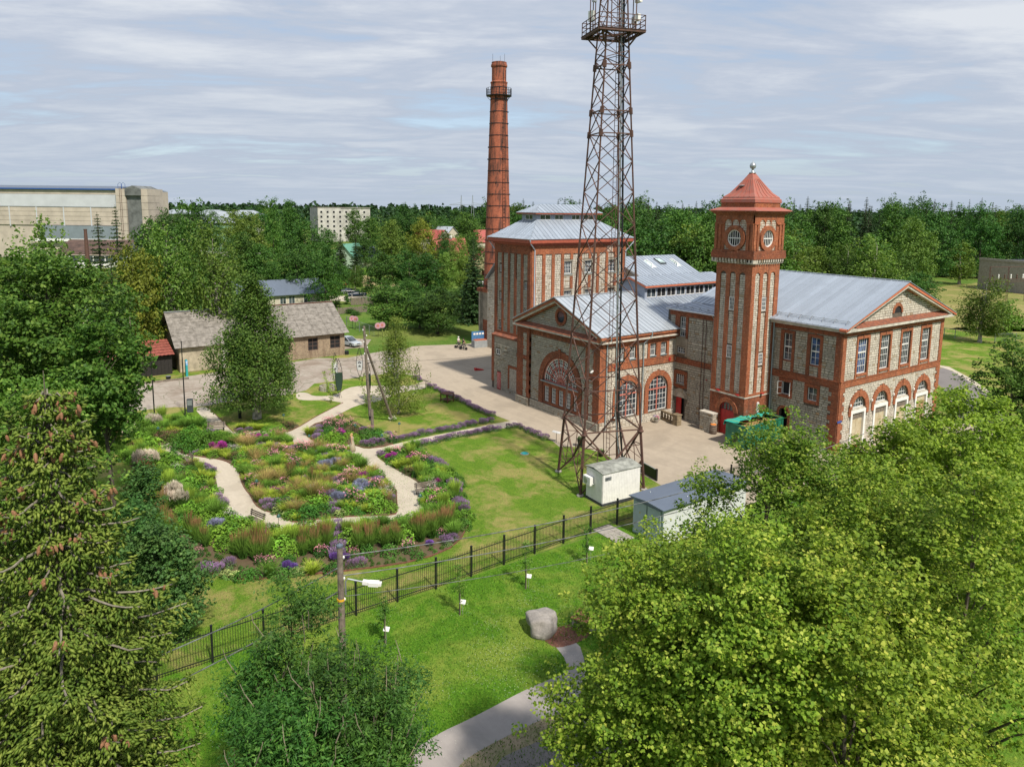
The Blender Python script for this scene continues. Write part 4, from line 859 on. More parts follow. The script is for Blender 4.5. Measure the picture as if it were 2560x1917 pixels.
# ================================================================ chimney and the building at its foot
chim = thing('chimney', 'tall round brick chimney with iron hoops and a railed platform near the top', 'chimney', (-99.0, 66.2, 0))
def brick_round():
 m, nt, b, out = newmat('brick_round'); g = nn(nt, 'ShaderNodeTexCoord'); s = nn(nt, 'ShaderNodeSeparateXYZ'); nt.links.new(g.outputs['Object'], s.inputs[0])
 a = mathn(nt, 'MULTIPLY', mathn(nt, 'ARCTAN2', s.outputs[1], s.outputs[0]), 1.8); c = nn(nt, 'ShaderNodeCombineXYZ'); nt.links.new(a, c.inputs[0]); nt.links.new(s.outputs[2], c.inputs[1])
 t = nn(nt, 'ShaderNodeTexBrick'); nt.links.new(c.outputs[0], t.inputs['Vector']); t.inputs['Color1'].default_value = (.44, .12, .055, 1); t.inputs['Color2'].default_value = (.34, .08, .036, 1); t.inputs['Mortar'].default_value = (.25, .12, .08, 1)
 t.inputs['Scale'].default_value = 1; t.inputs['Brick Width'].default_value = .27; t.inputs['Row Height'].default_value = .12; t.inputs['Mortar Size'].default_value = .012
 f = noisen(nt, c.outputs[0], .6, 6, .7, .5, (1.6, .35, 1)); f2 = noisen(nt, c.outputs[0], 2.2, 5, .7, 0, (1, .5, 1))
 col = mixc(nt, mrange(nt, f2, .45, .75, 0, .7), t.outputs['Color'], (.16, .05, .03)); col = mixc(nt, mrange(nt, f, .46, .62, 0, .9), col, (.045, .026, .021))
 nt.links.new(col, b.inputs['Base Color']); b.inputs['Roughness'].default_value = .9; bumpn(nt, b, f2, .5, .03); return m
M_bround = brick_round()
CX_, CY_ = -99.0, 66.2
def crad(z): return 2.42-(z-5)*.0305 if z < 38 else 1.41-(z-38)*.028
mb = MB(); mb.lathe((0, 0, 0), [(crad(z), z) for z in range(5, 42, 3)]+[(crad(42), 42), (crad(42)+.1, 42.3), (1.16, 42.5), (1.16, 44.6), (1.3, 44.7), (1.3, 45.0), (1.2, 45.1), (1.2, 45.4), (1.0, 45.45)], 40)
o = mb.build('shaft', M_bround, chim, smooth=False)
for k in range(19):
 z = 8+k*1.86; mb = MB(); mb.lathe((0, 0, z), [(crad(z)+.005, -.05), (crad(z)+.05, -.05), (crad(z)+.05, .05), (crad(z)+.005, .05)], 32)
 for t in (0.4, 2.5, 4.6): a = t+k*.3; mb.obox(((crad(z)+.06)*math.cos(a), (crad(z)+.06)*math.sin(a), z-.1), ((crad(z)+.06)*math.cos(a), (crad(z)+.06)*math.sin(a), z+.1), .16, .1)
 mb.build('hoop', M_black, chim)
mb = MB(); mb.lathe((0, 0, 40.2), [(1.38, 0), (2.05, 0), (2.05, .08), (1.38, .08)], 24)
for k in range(24):
 a = 2*math.pi*k/24; x, y = 2.0*math.cos(a), 2.0*math.sin(a); mb.obox((x, y, 40.2), (x, y, 41.4), .05, .05)
 b_ = 2*math.pi*(k+1)/24
 for z in (40.6, 41.0, 41.4): mb.obox((x, y, z), (2.0*math.cos(b_), 2.0*math.sin(b_), z), .035, .035)
 if k % 3 == 0: mb.obox((1.35*math.cos(a), 1.35*math.sin(a), 39.5), (1.95*math.cos(a), 1.95*math.sin(a), 40.2), .05, .05)
mb.build('platform', M_black, chim)
mb = MB()
for s in (-.22, .22): mb.obox((crad(8)*.87+.1, crad(8)*.5-1.3+s, 8), (crad(41)*.87+.55, crad(41)*.5-1.0+s+.2, 44), .05, .05)
p0 = Vector((crad(8)*.87+.1, crad(8)*.5-1.3, 8)); p1 = Vector((crad(41)*.87+.55, crad(41)*.5-.8, 44))
for k in range(60): q = p0.lerp(p1, k/60); mb.obox(q+Vector((0, -.22, 0)), q+Vector((0, .22, 0)), .03, .03)
mb.build('ladder', M_black, chim)
for a in (0.3, 2.4, 4.5): part(chim, 'lightning_rod', M_black, lambda m: m.tube([(1.1*math.cos(a), 1.1*math.sin(a), 45), (1.1*math.cos(a), 1.1*math.sin(a), 46.6)], .025, 4))
bh = wthing('flue_house', 'grey rendered building with a stone buttress at the foot of the chimney', 'building', (-95, 69, 0))
part(bh, 'wall', M_plaster, lambda m: (m.box(-100.4, -84, 63.45, 75, 0, 8.95)))
BLf = Face('L', 63.3)
part(bh, 'buttress_core', M_mortar, lambda m: BLf.quad(m, [(-97.55, 0), (-93.0, 0), (-93.0, 15.5), (-95.7, 12.46), (-97.45, 11.2)], -.8, 0))
stones(bh, BLf, -97.55, -93, 0, 13, mat=M_lime, seed=80, lim=lambda z: (-97.52+(max(0, z-11.2)*1.35), -93), course=(.2, .32), lens=(.25, .6))
part(bh, 'brick_ledge', M_brick_dark, lambda m: (m.box(-100.6, -97.5, 63.2, 66, 8.95, 9.5), BLf.box(m, -99.0, -97.6, 0, 4.4, -.12, -.09)))
mb = MB()
for x in (-100.5, -99.6, -98.7, -97.8): mb.obox((x, 63.3, 9.5), (x, 63.3, 10.7), .05, .05)
for z in (10.1, 10.7): mb.obox((-100.5, 63.3, z), (-97.8, 63.3, z), .05, .05)
for s in (-.2, .2): mb.obox((-99.2+s, 63.2, .5), (-99.2+s, 63.2, 10), .05, .05)
for k in range(24): mb.obox((-99.4, 63.2, .8+k*.38), (-99.0, 63.2, .8+k*.38), .04, .04)
mb.build('ladder', M_black, bh); part(bh, 'coping', M_roof, lambda m: m.obox((-97.5, 63.3, 11.3), (-93, 63.3, 15.6), 1.0, .1))
# ================================================================ GROUND
def smooth(P, n=2):
 for _ in range(n):
  Q = []
  for i in range(len(P)):
   a, b = P[i], P[(i+1) % len(P)]; Q += [(a[0]*.75+b[0]*.25, a[1]*.75+b[1]*.25), (a[0]*.25+b[0]*.75, a[1]*.25+b[1]*.75)]
  P = Q
 return P
def inside(p, P):
 c = False; x, y = p
 for i in range(len(P)):
  (x0, y0), (x1, y1) = P[i], P[i-1]
  if (y0 > y) != (y1 > y) and x < (x1-x0)*(y-y0)/(y1-y0)+x0: c = not c
 return c
def grassmat(name, a, b_, c, dry, dryamt=0.6, sc=1.0):
 m, nt, b, out = newmat(name); pos = coords(nt)
 f = noisen(nt, pos, .3*sc, 7, .68, .3); g = noisen(nt, pos, 1.3*sc, 7, .7); h = noisen(nt, pos, 9*sc, 5, .75)
 w = noisen(nt, pos, 1.1*sc, 4, .6, 0, (.35, 3.0, 1)); col = mixc(nt, mrange(nt, g, .36, .64), a, b_); col = mixc(nt, mrange(nt, h, .42, .62), col, c); col = mixc(nt, mrange(nt, w, .5, .7, 0, .35), col, b_)
 col = mixc(nt, mathn(nt, 'MULTIPLY', mrange(nt, f, .46, .60), dryamt), col, dry)
 nt.links.new(col, b.inputs['Base Color']); b.inputs['Roughness'].default_value = .95; b.inputs['Specular IOR Level'].default_value = .1
 bumpn(nt, b, mathn(nt, 'ADD', h, mathn(nt, 'MULTIPLY', g, 2.0)), .9, .12); return m
M_lawn = grassmat('lawn', (.12, .215, .022), (.19, .285, .032), (.07, .155, .014), (.33, .28, .10), .85)
M_meadow = grassmat('near_meadow', (.085, .21, .014), (.155, .30, .024), (.04, .13, .008), (.24, .30, .05), .7)
M_field = grassmat('field', (.08, .16, .022), (.13, .21, .035), (.05, .11, .015), (.20, .21, .06), .6, .25)
M_hay = grassmat('dry_meadow', (.21, .22, .06), (.27, .25, .09), (.13, .17, .04), (.34, .27, .12), .7, .4)
def pavemat(name, a, b_, dark, rough=.9, crack=0.0, sc=1.0, stain=.6):
 m, nt, b, out = newmat(name); pos = coords(nt)
 f = noisen(nt, pos, .22*sc, 7, .65, .6); g = noisen(nt, pos, 2.2*sc, 6, .7); h = noisen(nt, pos, 14*sc, 4, .7)
 col = mixc(nt, mrange(nt, g, .35, .7), a, b_); col = mixc(nt, mathn(nt, 'MULTIPLY', mrange(nt, f, .48, .64), stain), col, dark)
 col = mixc(nt, mrange(nt, h, .45, .8, 0, .22), col, dark)
 col = mixc(nt, mrange(nt, noisen(nt, pos, .9, 5, .6, .8, (.12, 1.3, 1)), .48, .62, 0, .35*stain), col, dark)
 if crack:
  v = nn(nt, 'ShaderNodeTexVoronoi', feature='DISTANCE_TO_EDGE'); nt.links.new(pos, v.inputs['Vector']); v.inputs['Scale'].default_value = .35
  col = mixc(nt, mathn(nt, 'MULTIPLY', mrange(nt, v.outputs['Distance'], .0, .02, 1, 0), crack), col, (.10, .11, .05))
 nt.links.new(col, b.inputs['Base Color']); b.inputs['Roughness'].default_value = rough; b.inputs['Specular IOR Level'].default_value = .3
 bumpn(nt, b, h, .35, .01); return m
M_plaza = pavemat('plaza_paving', (.41, .345, .265), (.35, .295, .23), (.29, .245, .19), stain=.75)
M_yard = pavemat('old_asphalt', (.38, .335, .285), (.32, .275, .23), (.23, .18, .14), crack=.8, stain=.9)
M_gravel = pavemat('pale_gravel', (.52, .46, .37), (.46, .40, .32), (.38, .33, .26), sc=2)
M_asph = pavemat('asphalt_path', (.34, .31, .29), (.31, .28, .265), (.25, .23, .215), sc=1.5, stain=.8)
M_asph2 = pavemat('asphalt_road', (.21, .19, .18), (.18, .165, .155), (.15, .135, .13), sc=1.5)
M_verge = pavemat('gravel_verge', (.36, .28, .19), (.25, .20, .13), (.14, .16, .06), sc=3)
M_soil = pavemat('bed_soil', (.13, .085, .055), (.10, .065, .042), (.07, .10, .025), sc=2)
M_mulch = plain('bark_mulch', (.20, .085, .055), .95, var=.25, scale=8, bump=.5)
M_track = plain('mown_track', (.36, .29, .13), .95, var=.15, scale=1.0)
def sheet(name, P, z, mat, sm=0, kind='structure', thick=0.0):
 if sm: P = smooth(P, sm)
 me = bpy.data.meshes.new(name); bm = bmesh.new(); vs = [bm.verts.new((x, y, z)) for x, y in P]; f = bm.faces.new(vs); f.normal_update()
 if f.normal.z < 0: f.normal_flip()
 bmesh.ops.triangulate(bm, faces=[f]); bm.to_mesh(me); bm.free(); me.materials.append(mat)
 return tag(link(name, me), kind=kind)
m = MB(); m.box(-6500, 6500, -6500, 6500, -2, 0); g = m.build('ground', M_field); tag(g, kind='structure')
garden_lawn = [(-106, -12), (-106, 42), (-88, 47), (-70, 46), (-44, 47), (-36, 46), (-35.6, 20), (-35.6, -12)]
sheet('lawn', garden_lawn, .004, M_lawn)
sheet('meadow', [(-35.6, -12), (-35.6, 46), (-22, 60), (4, 40), (4, -12)], .004, M_meadow)
yard = [(-86.6,7.9),(-86.8,10.4),(-86.1,14.2),(-85.1,15.3),(-84.8,17.5),(-85.3,19.1),(-84.7,27.0),(-85.3,28.0),(-85.6,29.0),(-88.4,31.0),(-88.3,34.2),(-88.9,38.9),(-88.4,42.2),(-84.8,44.6),(-102.6,56.5),(-103.9,52.0),(-103.0,46.3),(-101.2,40.6),(-103.5,36.9),(-102.8,33.9),(-101.7,22.7),(-101.2,18.4),(-99.7,16.1),(-100.5,11.9),(-98.4,8.1)]
sheet('old_yard', yard, .008, M_yard)
plaza = [(-104.3,53.0),(-103.9,55.2),(-102.0,60.1),(-101.6,62.4),(-103.7,67.9)]+[(-84, 63.0), (-60, 75), (-40, 75), (-33.5, 84), (-30, 84), (-33.5, 40.6), (-38.2, 42.6)]+[(-40.1,43.0),(-42.8,43.5),(-45.3,43.5),(-47.9,44.2),(-50.6,43.7),(-51.8,41.9)]+[(-53.4,42.4),(-55.4,42.5),(-57.4,42.6),(-59.6,42.7),(-60.9,42.8)]+[(-64.1,42.6),(-67.1,42.3),(-70.5,42.6),(-73.5,42.9),(-76.3,43.0),(-80.4,43.1),(-81.2,41.8),(-82.1,43.4),(-85.7,44.0),(-88.8,42.5),(-93.5,43.3)]
sheet('plaza', plaza, .012, M_plaza)
circle = [(-85.2,27.6),(-84.5,28.7),(-82.5,28.7),(-81.6,30.0),(-81.5,31.2),(-83.0,32.4),(-84.4,34.4),(-84.0,35.8),(-82.9,37.6),(-81.6,39.1),(-80.8,41.5),(-80.5,43.1),(-78.5,41.8),(-78.7,40.1),(-78.1,37.4),(-76.1,34.6),(-76.1,33.1),(-75.9,32.5),(-77.7,30.6),(-80.0,29.4),(-81.0,27.3),(-82.2,26.6)]
sheet('gravel_circle', circle, .016, M_gravel, 1)
ringpath = [(-84.4,15.8),(-84.4,17.2),(-77.9,17.2),(-72.4,17.2),(-72.1,18.5),(-72.2,19.7),(-71.2,20.6),(-70.0,21.7),(-71.4,23.4),(-74.0,26.1),(-77.7,30.6),(-80.7,32.0),(-79.3,34.3),(-76.2,33.3),(-75.7,31.3),(-73.6,28.6),(-71.6,26.2),(-69.9,24.3),(-68.3,22.9),(-66.7,22.8),(-64.9,23.2),(-64.1,24.6),(-62.6,25.8),(-61.1,26.2),(-61.0,27.5),(-61.0,29.1),(-61.3,32.2),(-61.3,35.9),(-61.3,41.9),(-61.3,43.6),(-59.4,42.5),(-59.5,40.7),(-59.7,35.0),(-59.9,30.5),(-59.4,26.9),(-58.9,26.2),(-57.2,26.1),(-54.6,26.2),(-52.3,26.4),(-50.9,26.4),(-49.6,26.1),(-47.7,25.2),(-45.9,24.2),(-45.3,23.4),(-45.5,21.9),(-46.1,20.2),(-46.9,18.5),(-47.3,17.8),(-47.8,16.3),(-48.1,15.0),(-48.4,14.1),(-49.2,13.7),(-50.5,13.2),(-52.5,12.6),(-53.6,12.0),(-54.4,12.0),(-55.3,12.3),(-56.9,12.4),(-58.5,12.4),(-60.2,12.7),(-62.3,13.0),(-63.1,13.3),(-64.9,13.2),(-66.1,12.5),(-67.4,11.8),(-68.7,11.0),(-70.2,10.4),(-71.6,10.0),(-72.7,10.7),(-73.1,11.5),(-73.0,12.0),(-74.7,13.5),(-75.2,15.4),(-74.5,15.8),(-79.2,15.8)]
sheet('gravel_path', ringpath, .020, M_gravel, 1)
outer_bed = smooth([(-76.1,6.8),(-79.3,7.8),(-81.6,9.7),(-82.2,11.7),(-78.8,15.2),(-74.7,15.8),(-75.4,15.4),(-74.8,13.5),(-73.2,12.0),(-73.2,11.5),(-71.8,10.0),(-70.2,10.4),(-67.4,11.8),(-64.9,13.2),(-63.1,13.3),(-62.3,13.0),(-58.5,12.4),(-55.3,12.3),(-54.3,11.9),(-52.4,12.6),(-49.1,13.6),(-48.3,14.1),(-47.7,16.3),(-46.8,18.5),(-46.1,20.1),(-45.4,21.9),(-45.2,23.4),(-45.9,24.2),(-47.7,25.2),(-49.6,26.1),(-50.9,26.4),(-54.6,26.2),(-58.9,26.2),(-60.5,28.3),(-58.9,30.1),(-56.6,30.0),(-53.8,30.2),(-50.9,29.6),(-48.1,29.0),(-46.1,27.6),(-43.6,26.7),(-41.8,25.6),(-40.3,24.1),(-39.5,22.8),(-39.2,21.3),(-39.3,19.5),(-39.9,17.4),(-40.6,15.4),(-41.6,13.0),(-42.4,11.1),(-43.3,9.8),(-44.8,8.8),(-46.6,7.7),(-48.0,7.4),(-49.7,7.4),(-52.8,7.5),(-56.4,7.3),(-59.8,7.9),(-64.1,8.1),(-69.8,7.0)], 1)
sheet('flower_bed_soil', outer_bed, .018, M_soil)
island = smooth([(-72.7,11.9),(-74.6,13.9),(-73.9,15.8),(-72.6,16.3),(-71.3,17.1),(-70.9,19.3),(-69.3,21.3),(-67.9,21.5),(-65.9,20.9),(-64.7,21.4),(-63.7,23.6),(-62.3,24.9),(-60.5,24.5),(-57.3,24.5),(-55.1,24.7),(-52.4,24.5),(-50.7,24.3),(-48.8,23.4),(-47.0,22.6),(-46.2,22.0),(-47.4,20.1),(-48.2,18.4),(-48.9,16.4),(-49.0,15.5),(-50.0,15.1),(-51.5,14.7),(-52.5,14.2),(-53.8,14.0),(-55.7,14.2),(-57.4,14.2),(-59.5,14.4),(-62.0,14.9),(-64.2,14.7),(-65.6,14.2),(-67.1,13.0),(-68.2,12.2),(-69.8,11.5)], 1)
sheet('island_bed_soil', island, .030, M_soil)
north_bed = smooth([(-68.5,23.0),(-71.3,24.6),(-71.8,26.3),(-70.3,27.4),(-67.0,28.5),(-64.6,29.5),(-62.4,30.0),(-60.7,28.5),(-61.2,26.3),(-62.8,25.8),(-64.3,24.7),(-65.2,23.1),(-67.0,23.0)], 1)
sheet('north_bed_soil', north_bed, .030, M_soil)
tree_bed = smooth([(-74.8,17.5),(-74.2,19.2),(-72.5,21.0),(-72.7,22.4),(-72.1,23.9),(-70.3,21.8),(-71.3,20.7),(-72.4,19.8),(-72.4,18.6),(-72.6,17.3)], 1)
sheet('tree_bed_soil', tree_bed, .012, M_soil)
wpath = [(-23.3,11.0),(-24.1,11.8),(-24.6,12.3),(-24.8,13.2),(-24.9,14.1),(-24.9,15.3),(-25.0,16.9),(-25.1,18.3),(-25.1,19.7),(-25.0,20.6),(-25.1,21.1),(-25.8,21.6),(-26.6,21.8),(-27.3,21.9),(-27.2,22.6),(-26.6,23.1),(-25.3,22.4),(-23.9,21.4),(-23.1,20.1),(-22.9,19.2),(-23.1,17.9),(-23.1,16.5),(-23.1,15.3),(-23.0,14.1),(-22.8,13.5),(-22.2,12.6)]
sheet('asphalt_path', wpath, .010, M_asph, 1)
sheet('gravel_verge', [(-22.1,12.6),(-22.8,13.5),(-23.0,14.1),(-23.1,15.3),(-23.1,16.5),(-23.1,17.9),(-22.9,19.2),(-23.0,20.8),(-21.8,21.6),(-22.0,18.2),(-22.1,17.0),(-22.2,15.9),(-22.2,15.1),(-21.3,13.7)], .006, M_verge)
sheet('road', [(-21.1,13.5),(-22.2,15.1),(-22.2,15.9),(-22.1,17.0),(-22.0,18.6),(-21.9,21.7),(-21.3,26.3),(-16.4,31.5),(-13.4,20.4),(-16.6,14.6)], .014, M_asph2, 1)
sheet('mulch_patch', [(-28.5,21.7),(-28.5,22.5),(-28.2,23.4),(-27.9,24.9),(-26.7,24.1),(-26.6,22.9),(-26.8,21.9),(-27.2,21.7)], .016, M_mulch, 1)
sheet('side_road', [(-48.6,105.0),(-49.4,112.0),(-47.1,110.6),(-43.7,106.7),(-41.0,103.7),(-37.2,98.2),(-30.5,87.9),(-33.7,82.9),(-40.0,93.9),(-44.1,100.3)], .010, M_asph2, 1)
sheet('road_shoulder', [(-50.5,113.0),(-48.7,113.2),(-43.5,107.8),(-38.8,102.0),(-38.3,99.0),(-41.8,103.9),(-47.1,110.6),(-49.4,112.0)], .006, M_gravel)
sheet('right_grass', [(-65.1,134.3),(-65.6,153.9),(-58.3,166.1),(-46.1,152.5),(-25.4,87.3),(-38.4,85.3)], .004, M_lawn)
sheet('dry_meadow', [(-105.9,219.9),(-106.6,233.8),(-106.1,260.1),(-90.0,248.3),(-79.2,267.6),(-48.0,165.1),(-56.2,160.2),(-59.8,154.4),(-66.1,149.9),(-76.8,163.5)], .004, M_hay)
sheet('mown_track', [(-222.1,86.0),(-225.5,92.6),(-224.7,98.4),(-208.2,91.9),(-197.5,89.7),(-189.7,97.2),(-178.5,92.2),(-171.0,85.9),(-183.4,83.3),(-194.0,82.7),(-207.1,86.5),(-214.8,85.9),(-210.1,81.0)], .004, M_track, 1)
sheet('bright_meadow', [(-227.4,88.9),(-257.1,102.9),(-263.5,114.9),(-234.3,103.9),(-223.0,97.2),(-223.6,91.8)], .008, M_meadow, 1)
sheet('gravel_drive', [(-175.1,65.9),(-174.8,68.8),(-170.4,74.2),(-167.4,74.5),(-169.2,69.0),(-161.7,66.3),(-167.3,63.2)], .006, M_gravel)
sheet('car_park_strip', [(-115.1,45.5),(-115.8,48.1),(-113.5,50.0),(-107.4,46.3),(-107.8,44.1),(-107.7,42.7)], .010, M_yard)
sheet('sculpture_lawn', smooth([(-85.4,28.5),(-87.4,31.0),(-87.5,33.9),(-88.5,38.7),(-87.7,41.6),(-85.5,43.4),(-81.6,41.8),(-81.9,39.9),(-84.2,35.7),(-84.0,33.6),(-81.8,31.6),(-81.5,30.4),(-82.6,28.9)], 1), .020, M_lawn)
# edging strips of the beds and paths
def edging(P, z, closed=True, w=.05, h=.07, mat=None, name='path_edging'):
 mb = MB(); n = len(P)
 for i in range(n if closed else n-1):
  a, b = P[i], P[(i+1) % n]; mb.obox((a[0], a[1], z+h/2), (b[0], b[1], z+h/2), w, h)
 return tag(mb.build(name, mat or M_mulch), kind='structure')
edging(island, .02); edging(north_bed, .02)
edging([(-84.4,17.2),(-77.9,17.2),(-72.4,17.2)], .01, False); edging([(-70.2,21.7),(-71.4,23.4),(-74.0,26.1),(-77.7,30.6)], .01, False)
edging([(-48.1,7.2),(-46.6,7.7),(-44.8,8.8),(-43.3,9.8),(-42.4,11.1),(-41.6,13.0),(-40.6,15.4),(-39.9,17.4),(-39.3,19.5),(-39.2,21.3),(-39.5,22.8),(-40.3,24.1),(-41.8,25.6)], .0, False, w=.06, h=.1)
edging([(-79.9,42.9),(-75.4,42.5),(-72.3,42.2),(-69.7,42.2),(-66.5,41.9),(-62.8,41.6)], .0, False)
# low tufts of grass on the lawns and meadow (far too many to count)
def tufts(name, P, n, h, w, mat, seed, flowers=None):
 rnd = np.random.default_rng(seed); xs = [p[0] for p in P]; ys = [p[1] for p in P]; pts = []
 while len(pts) < n:
  p = (rnd.uniform(min(xs), max(xs)), rnd.uniform(min(ys), max(ys)))
  if inside(p, P) and not any(inside(p, q) for q in TAV): pts.append(p)
 pts = np.array(pts); N = n; a = rnd.uniform(0, 6.28, N); hh = h*rnd.uniform(.5, 1.4, N); ww = w*rnd.uniform(.6, 1.4, N)
 lx, ly = rnd.normal(0, .5, N)*hh, rnd.normal(0, .5, N)*hh
 V = np.zeros((N, 3, 3)); V[:, 0, 0] = pts[:, 0]-ww*np.cos(a); V[:, 0, 1] = pts[:, 1]-ww*np.sin(a); V[:, 1, 0] = pts[:, 0]+ww*np.cos(a); V[:, 1, 1] = pts[:, 1]+ww*np.sin(a)
 V[:, 2, 0] = pts[:, 0]+lx; V[:, 2, 1] = pts[:, 1]+ly; V[:, 2, 2] = hh; V[:, 0, 2] = V[:, 1, 2] = .004
 return tag(np_mesh(name, V.reshape(-1, 3), np.arange(N*3).reshape(-1, 3), mat), kind='stuff')
def np_mesh(name, V, F, mat, parent=None, smooth=False, only_mesh=False, extra_mats=()):
 me = bpy.data.meshes.new(name); V = np.asarray(V, np.float32); F = np.asarray(F, np.int32); k = F.shape[1]
 me.vertices.add(len(V)); me.vertices.foreach_set('co', V.ravel()); me.loops.add(F.size); me.loops.foreach_set('vertex_index', F.ravel())
 me.polygons.add(len(F)); me.polygons.foreach_set('loop_start', np.arange(0, F.size, k, dtype=np.int32)); me.polygons.foreach_set('loop_total', np.full(len(F), k, np.int32))
 if smooth: me.polygons.foreach_set('use_smooth', np.ones(len(F), bool))
 me.update(calc_edges=True); me.materials.append(mat)
 for m_ in extra_mats: me.materials.append(m_)
 return me if only_mesh else link(name, me, parent)

# ================================================================ FOLIAGE
def leafmat(name, dark, mid, light, trans=.25, lightfrac=.2, rough=.6, nsc=1.6):
 m, nt, b, out = newmat(name); g = nn(nt, 'ShaderNodeNewGeometry'); oi = nn(nt, 'ShaderNodeObjectInfo')
 nz = noisen(nt, g.outputs['Position'], nsc, 3, .6); fac = mathn(nt, 'ADD', mathn(nt, 'MULTIPLY', g.outputs['Random Per Island'], .5), mrange(nt, nz, .36, .64, 0, .5)); ramp = nn(nt, 'ShaderNodeValToRGB'); nt.links.new(fac, ramp.inputs[0]); e = ramp.color_ramp.elements
 e[0].position = 0; e[0].color = (*dark, 1); e[1].position = 1; e[1].color = (*light, 1); x = e.new(max(.3, 1-lightfrac-.15)); x.color = (*mid, 1)
 hs = nn(nt, 'ShaderNodeHueSaturation'); nt.links.new(ramp.outputs[0], hs.inputs['Color'])
 hs.inputs['Hue'].default_value = .5; nt.links.new(mrange(nt, oi.outputs['Random'], 0, 1, .485, .512), hs.inputs['Hue']); nt.links.new(mrange(nt, mathn(nt, 'FRACT', mathn(nt, 'MULTIPLY', oi.outputs['Random'], 7.3)), 0, 1, .78, 1.2), hs.inputs['Value'])
 b.inputs['Roughness'].default_value = rough; b.inputs['Specular IOR Level'].default_value = .25; nt.links.new(hs.outputs[0], b.inputs['Base Color'])
 if trans:
  t = nn(nt, 'ShaderNodeBsdfTranslucent'); mx = nn(nt, 'ShaderNodeMixShader'); mx.inputs[0].default_value = trans
  c2 = mixc(nt, 1.0, hs.outputs[0], (1.15, 1.25, .6, 1), 'MULTIPLY'); nt.links.new(c2, t.inputs[0])
  nt.links.new(b.outputs[0], mx.inputs[1]); nt.links.new(t.outputs[0], mx.inputs[2]); nt.links.new(mx.outputs[0], out.inputs[0])
 return m
L_linden = leafmat('linden_leaf', (.06, .135, .013), (.18, .285, .024), (.47, .51, .09), .3, .3)
L_maple = leafmat('maple_leaf', (.085, .17, .016), (.20, .32, .028), (.36, .44, .06), .3)
L_oak = leafmat('oak_leaf', (.034, .10, .015), (.085, .20, .024), (.24, .37, .07), .25, .25)
L_ash = leafmat('ash_leaf', (.026, .085, .016), (.058, .15, .022), (.14, .26, .045), .25, .2)
L_birch = leafmat('birch_leaf', (.06, .125, .02), (.13, .215, .032), (.24, .32, .07), .3)
L_birch2 = leafmat('young_birch_leaf', (.11, .165, .024), (.20, .25, .04), (.34, .37, .09), .3)
L_dec = [leafmat('dark_broadleaf', (.024, .072, .013), (.05, .13, .018), (.115, .21, .034), .2, nsc=.5), leafmat('mid_broadleaf', (.035, .095, .015), (.075, .165, .024), (.155, .26, .042), .2, nsc=.5),
   leafmat('pale_broadleaf', (.08, .15, .024), (.14, .225, .035), (.22, .31, .06), .25, nsc=.5), leafmat('olive_broadleaf', (.09, .125, .016), (.16, .20, .025), (.25, .28, .04), .25, nsc=.5)]
L_spruce = leafmat('spruce_needles', (.018, .045, .012), (.035, .072, .018), (.06, .10, .028), .0)
L_spruce_near = leafmat('near_spruce_needles', (.06, .13, .018), (.17, .26, .035), (.34, .42, .08), .2, .35, nsc=1.2)
L_bush = leafmat('shrub_leaf', (.05, .13, .015), (.10, .22, .024), (.20, .33, .045), .25)
L_bluebush = leafmat('dull_shrub_leaf', (.035, .095, .025), (.07, .155, .034), (.13, .22, .055), .2)
M_bark = plain('grey_bark', (.13, .105, .08), .95, var=.25, scale=6, bump=.4)
M_barkp = plain('pale_twig', (.28, .235, .17), .9, var=.2, scale=8)
M_bbark = plain('birch_bark', (.52, .48, .42), .85, var=.1, scale=3.5, col2=(.16, .13, .11))
RNG = np.random.default_rng(11)
def unit(v): return v/np.maximum(np.linalg.norm(v, axis=-1, keepdims=True), 1e-9)
def leaves(P, size, out=None, up=.5, outw=.5, aspect=.62, rng=None, droop=0.0):
 """rhombic leaves, one quad each, at points P"""
 rng = rng or RNG; n = len(P); nrm = rng.normal(size=(n, 3))*.75; nrm[:, 2] += up
 if out is not None: nrm += unit(out)*outw
 nrm = unit(nrm); t = rng.normal(size=(n, 3)); t[:, 2] -= droop; t = unit(t-nrm*(t*nrm).sum(1, keepdims=True)); b = np.cross(nrm, t)
 s = size*rng.uniform(.7, 1.3, (n, 1)); V = np.stack([P-t*s*.5, P+b*s*aspect*.5-t*s*.05+nrm*s*.06, P+t*s*.5, P-b*s*aspect*.5-t*s*.05+nrm*s*.06], 1)
 return V.reshape(-1, 3), np.arange(4*n).reshape(-1, 4)
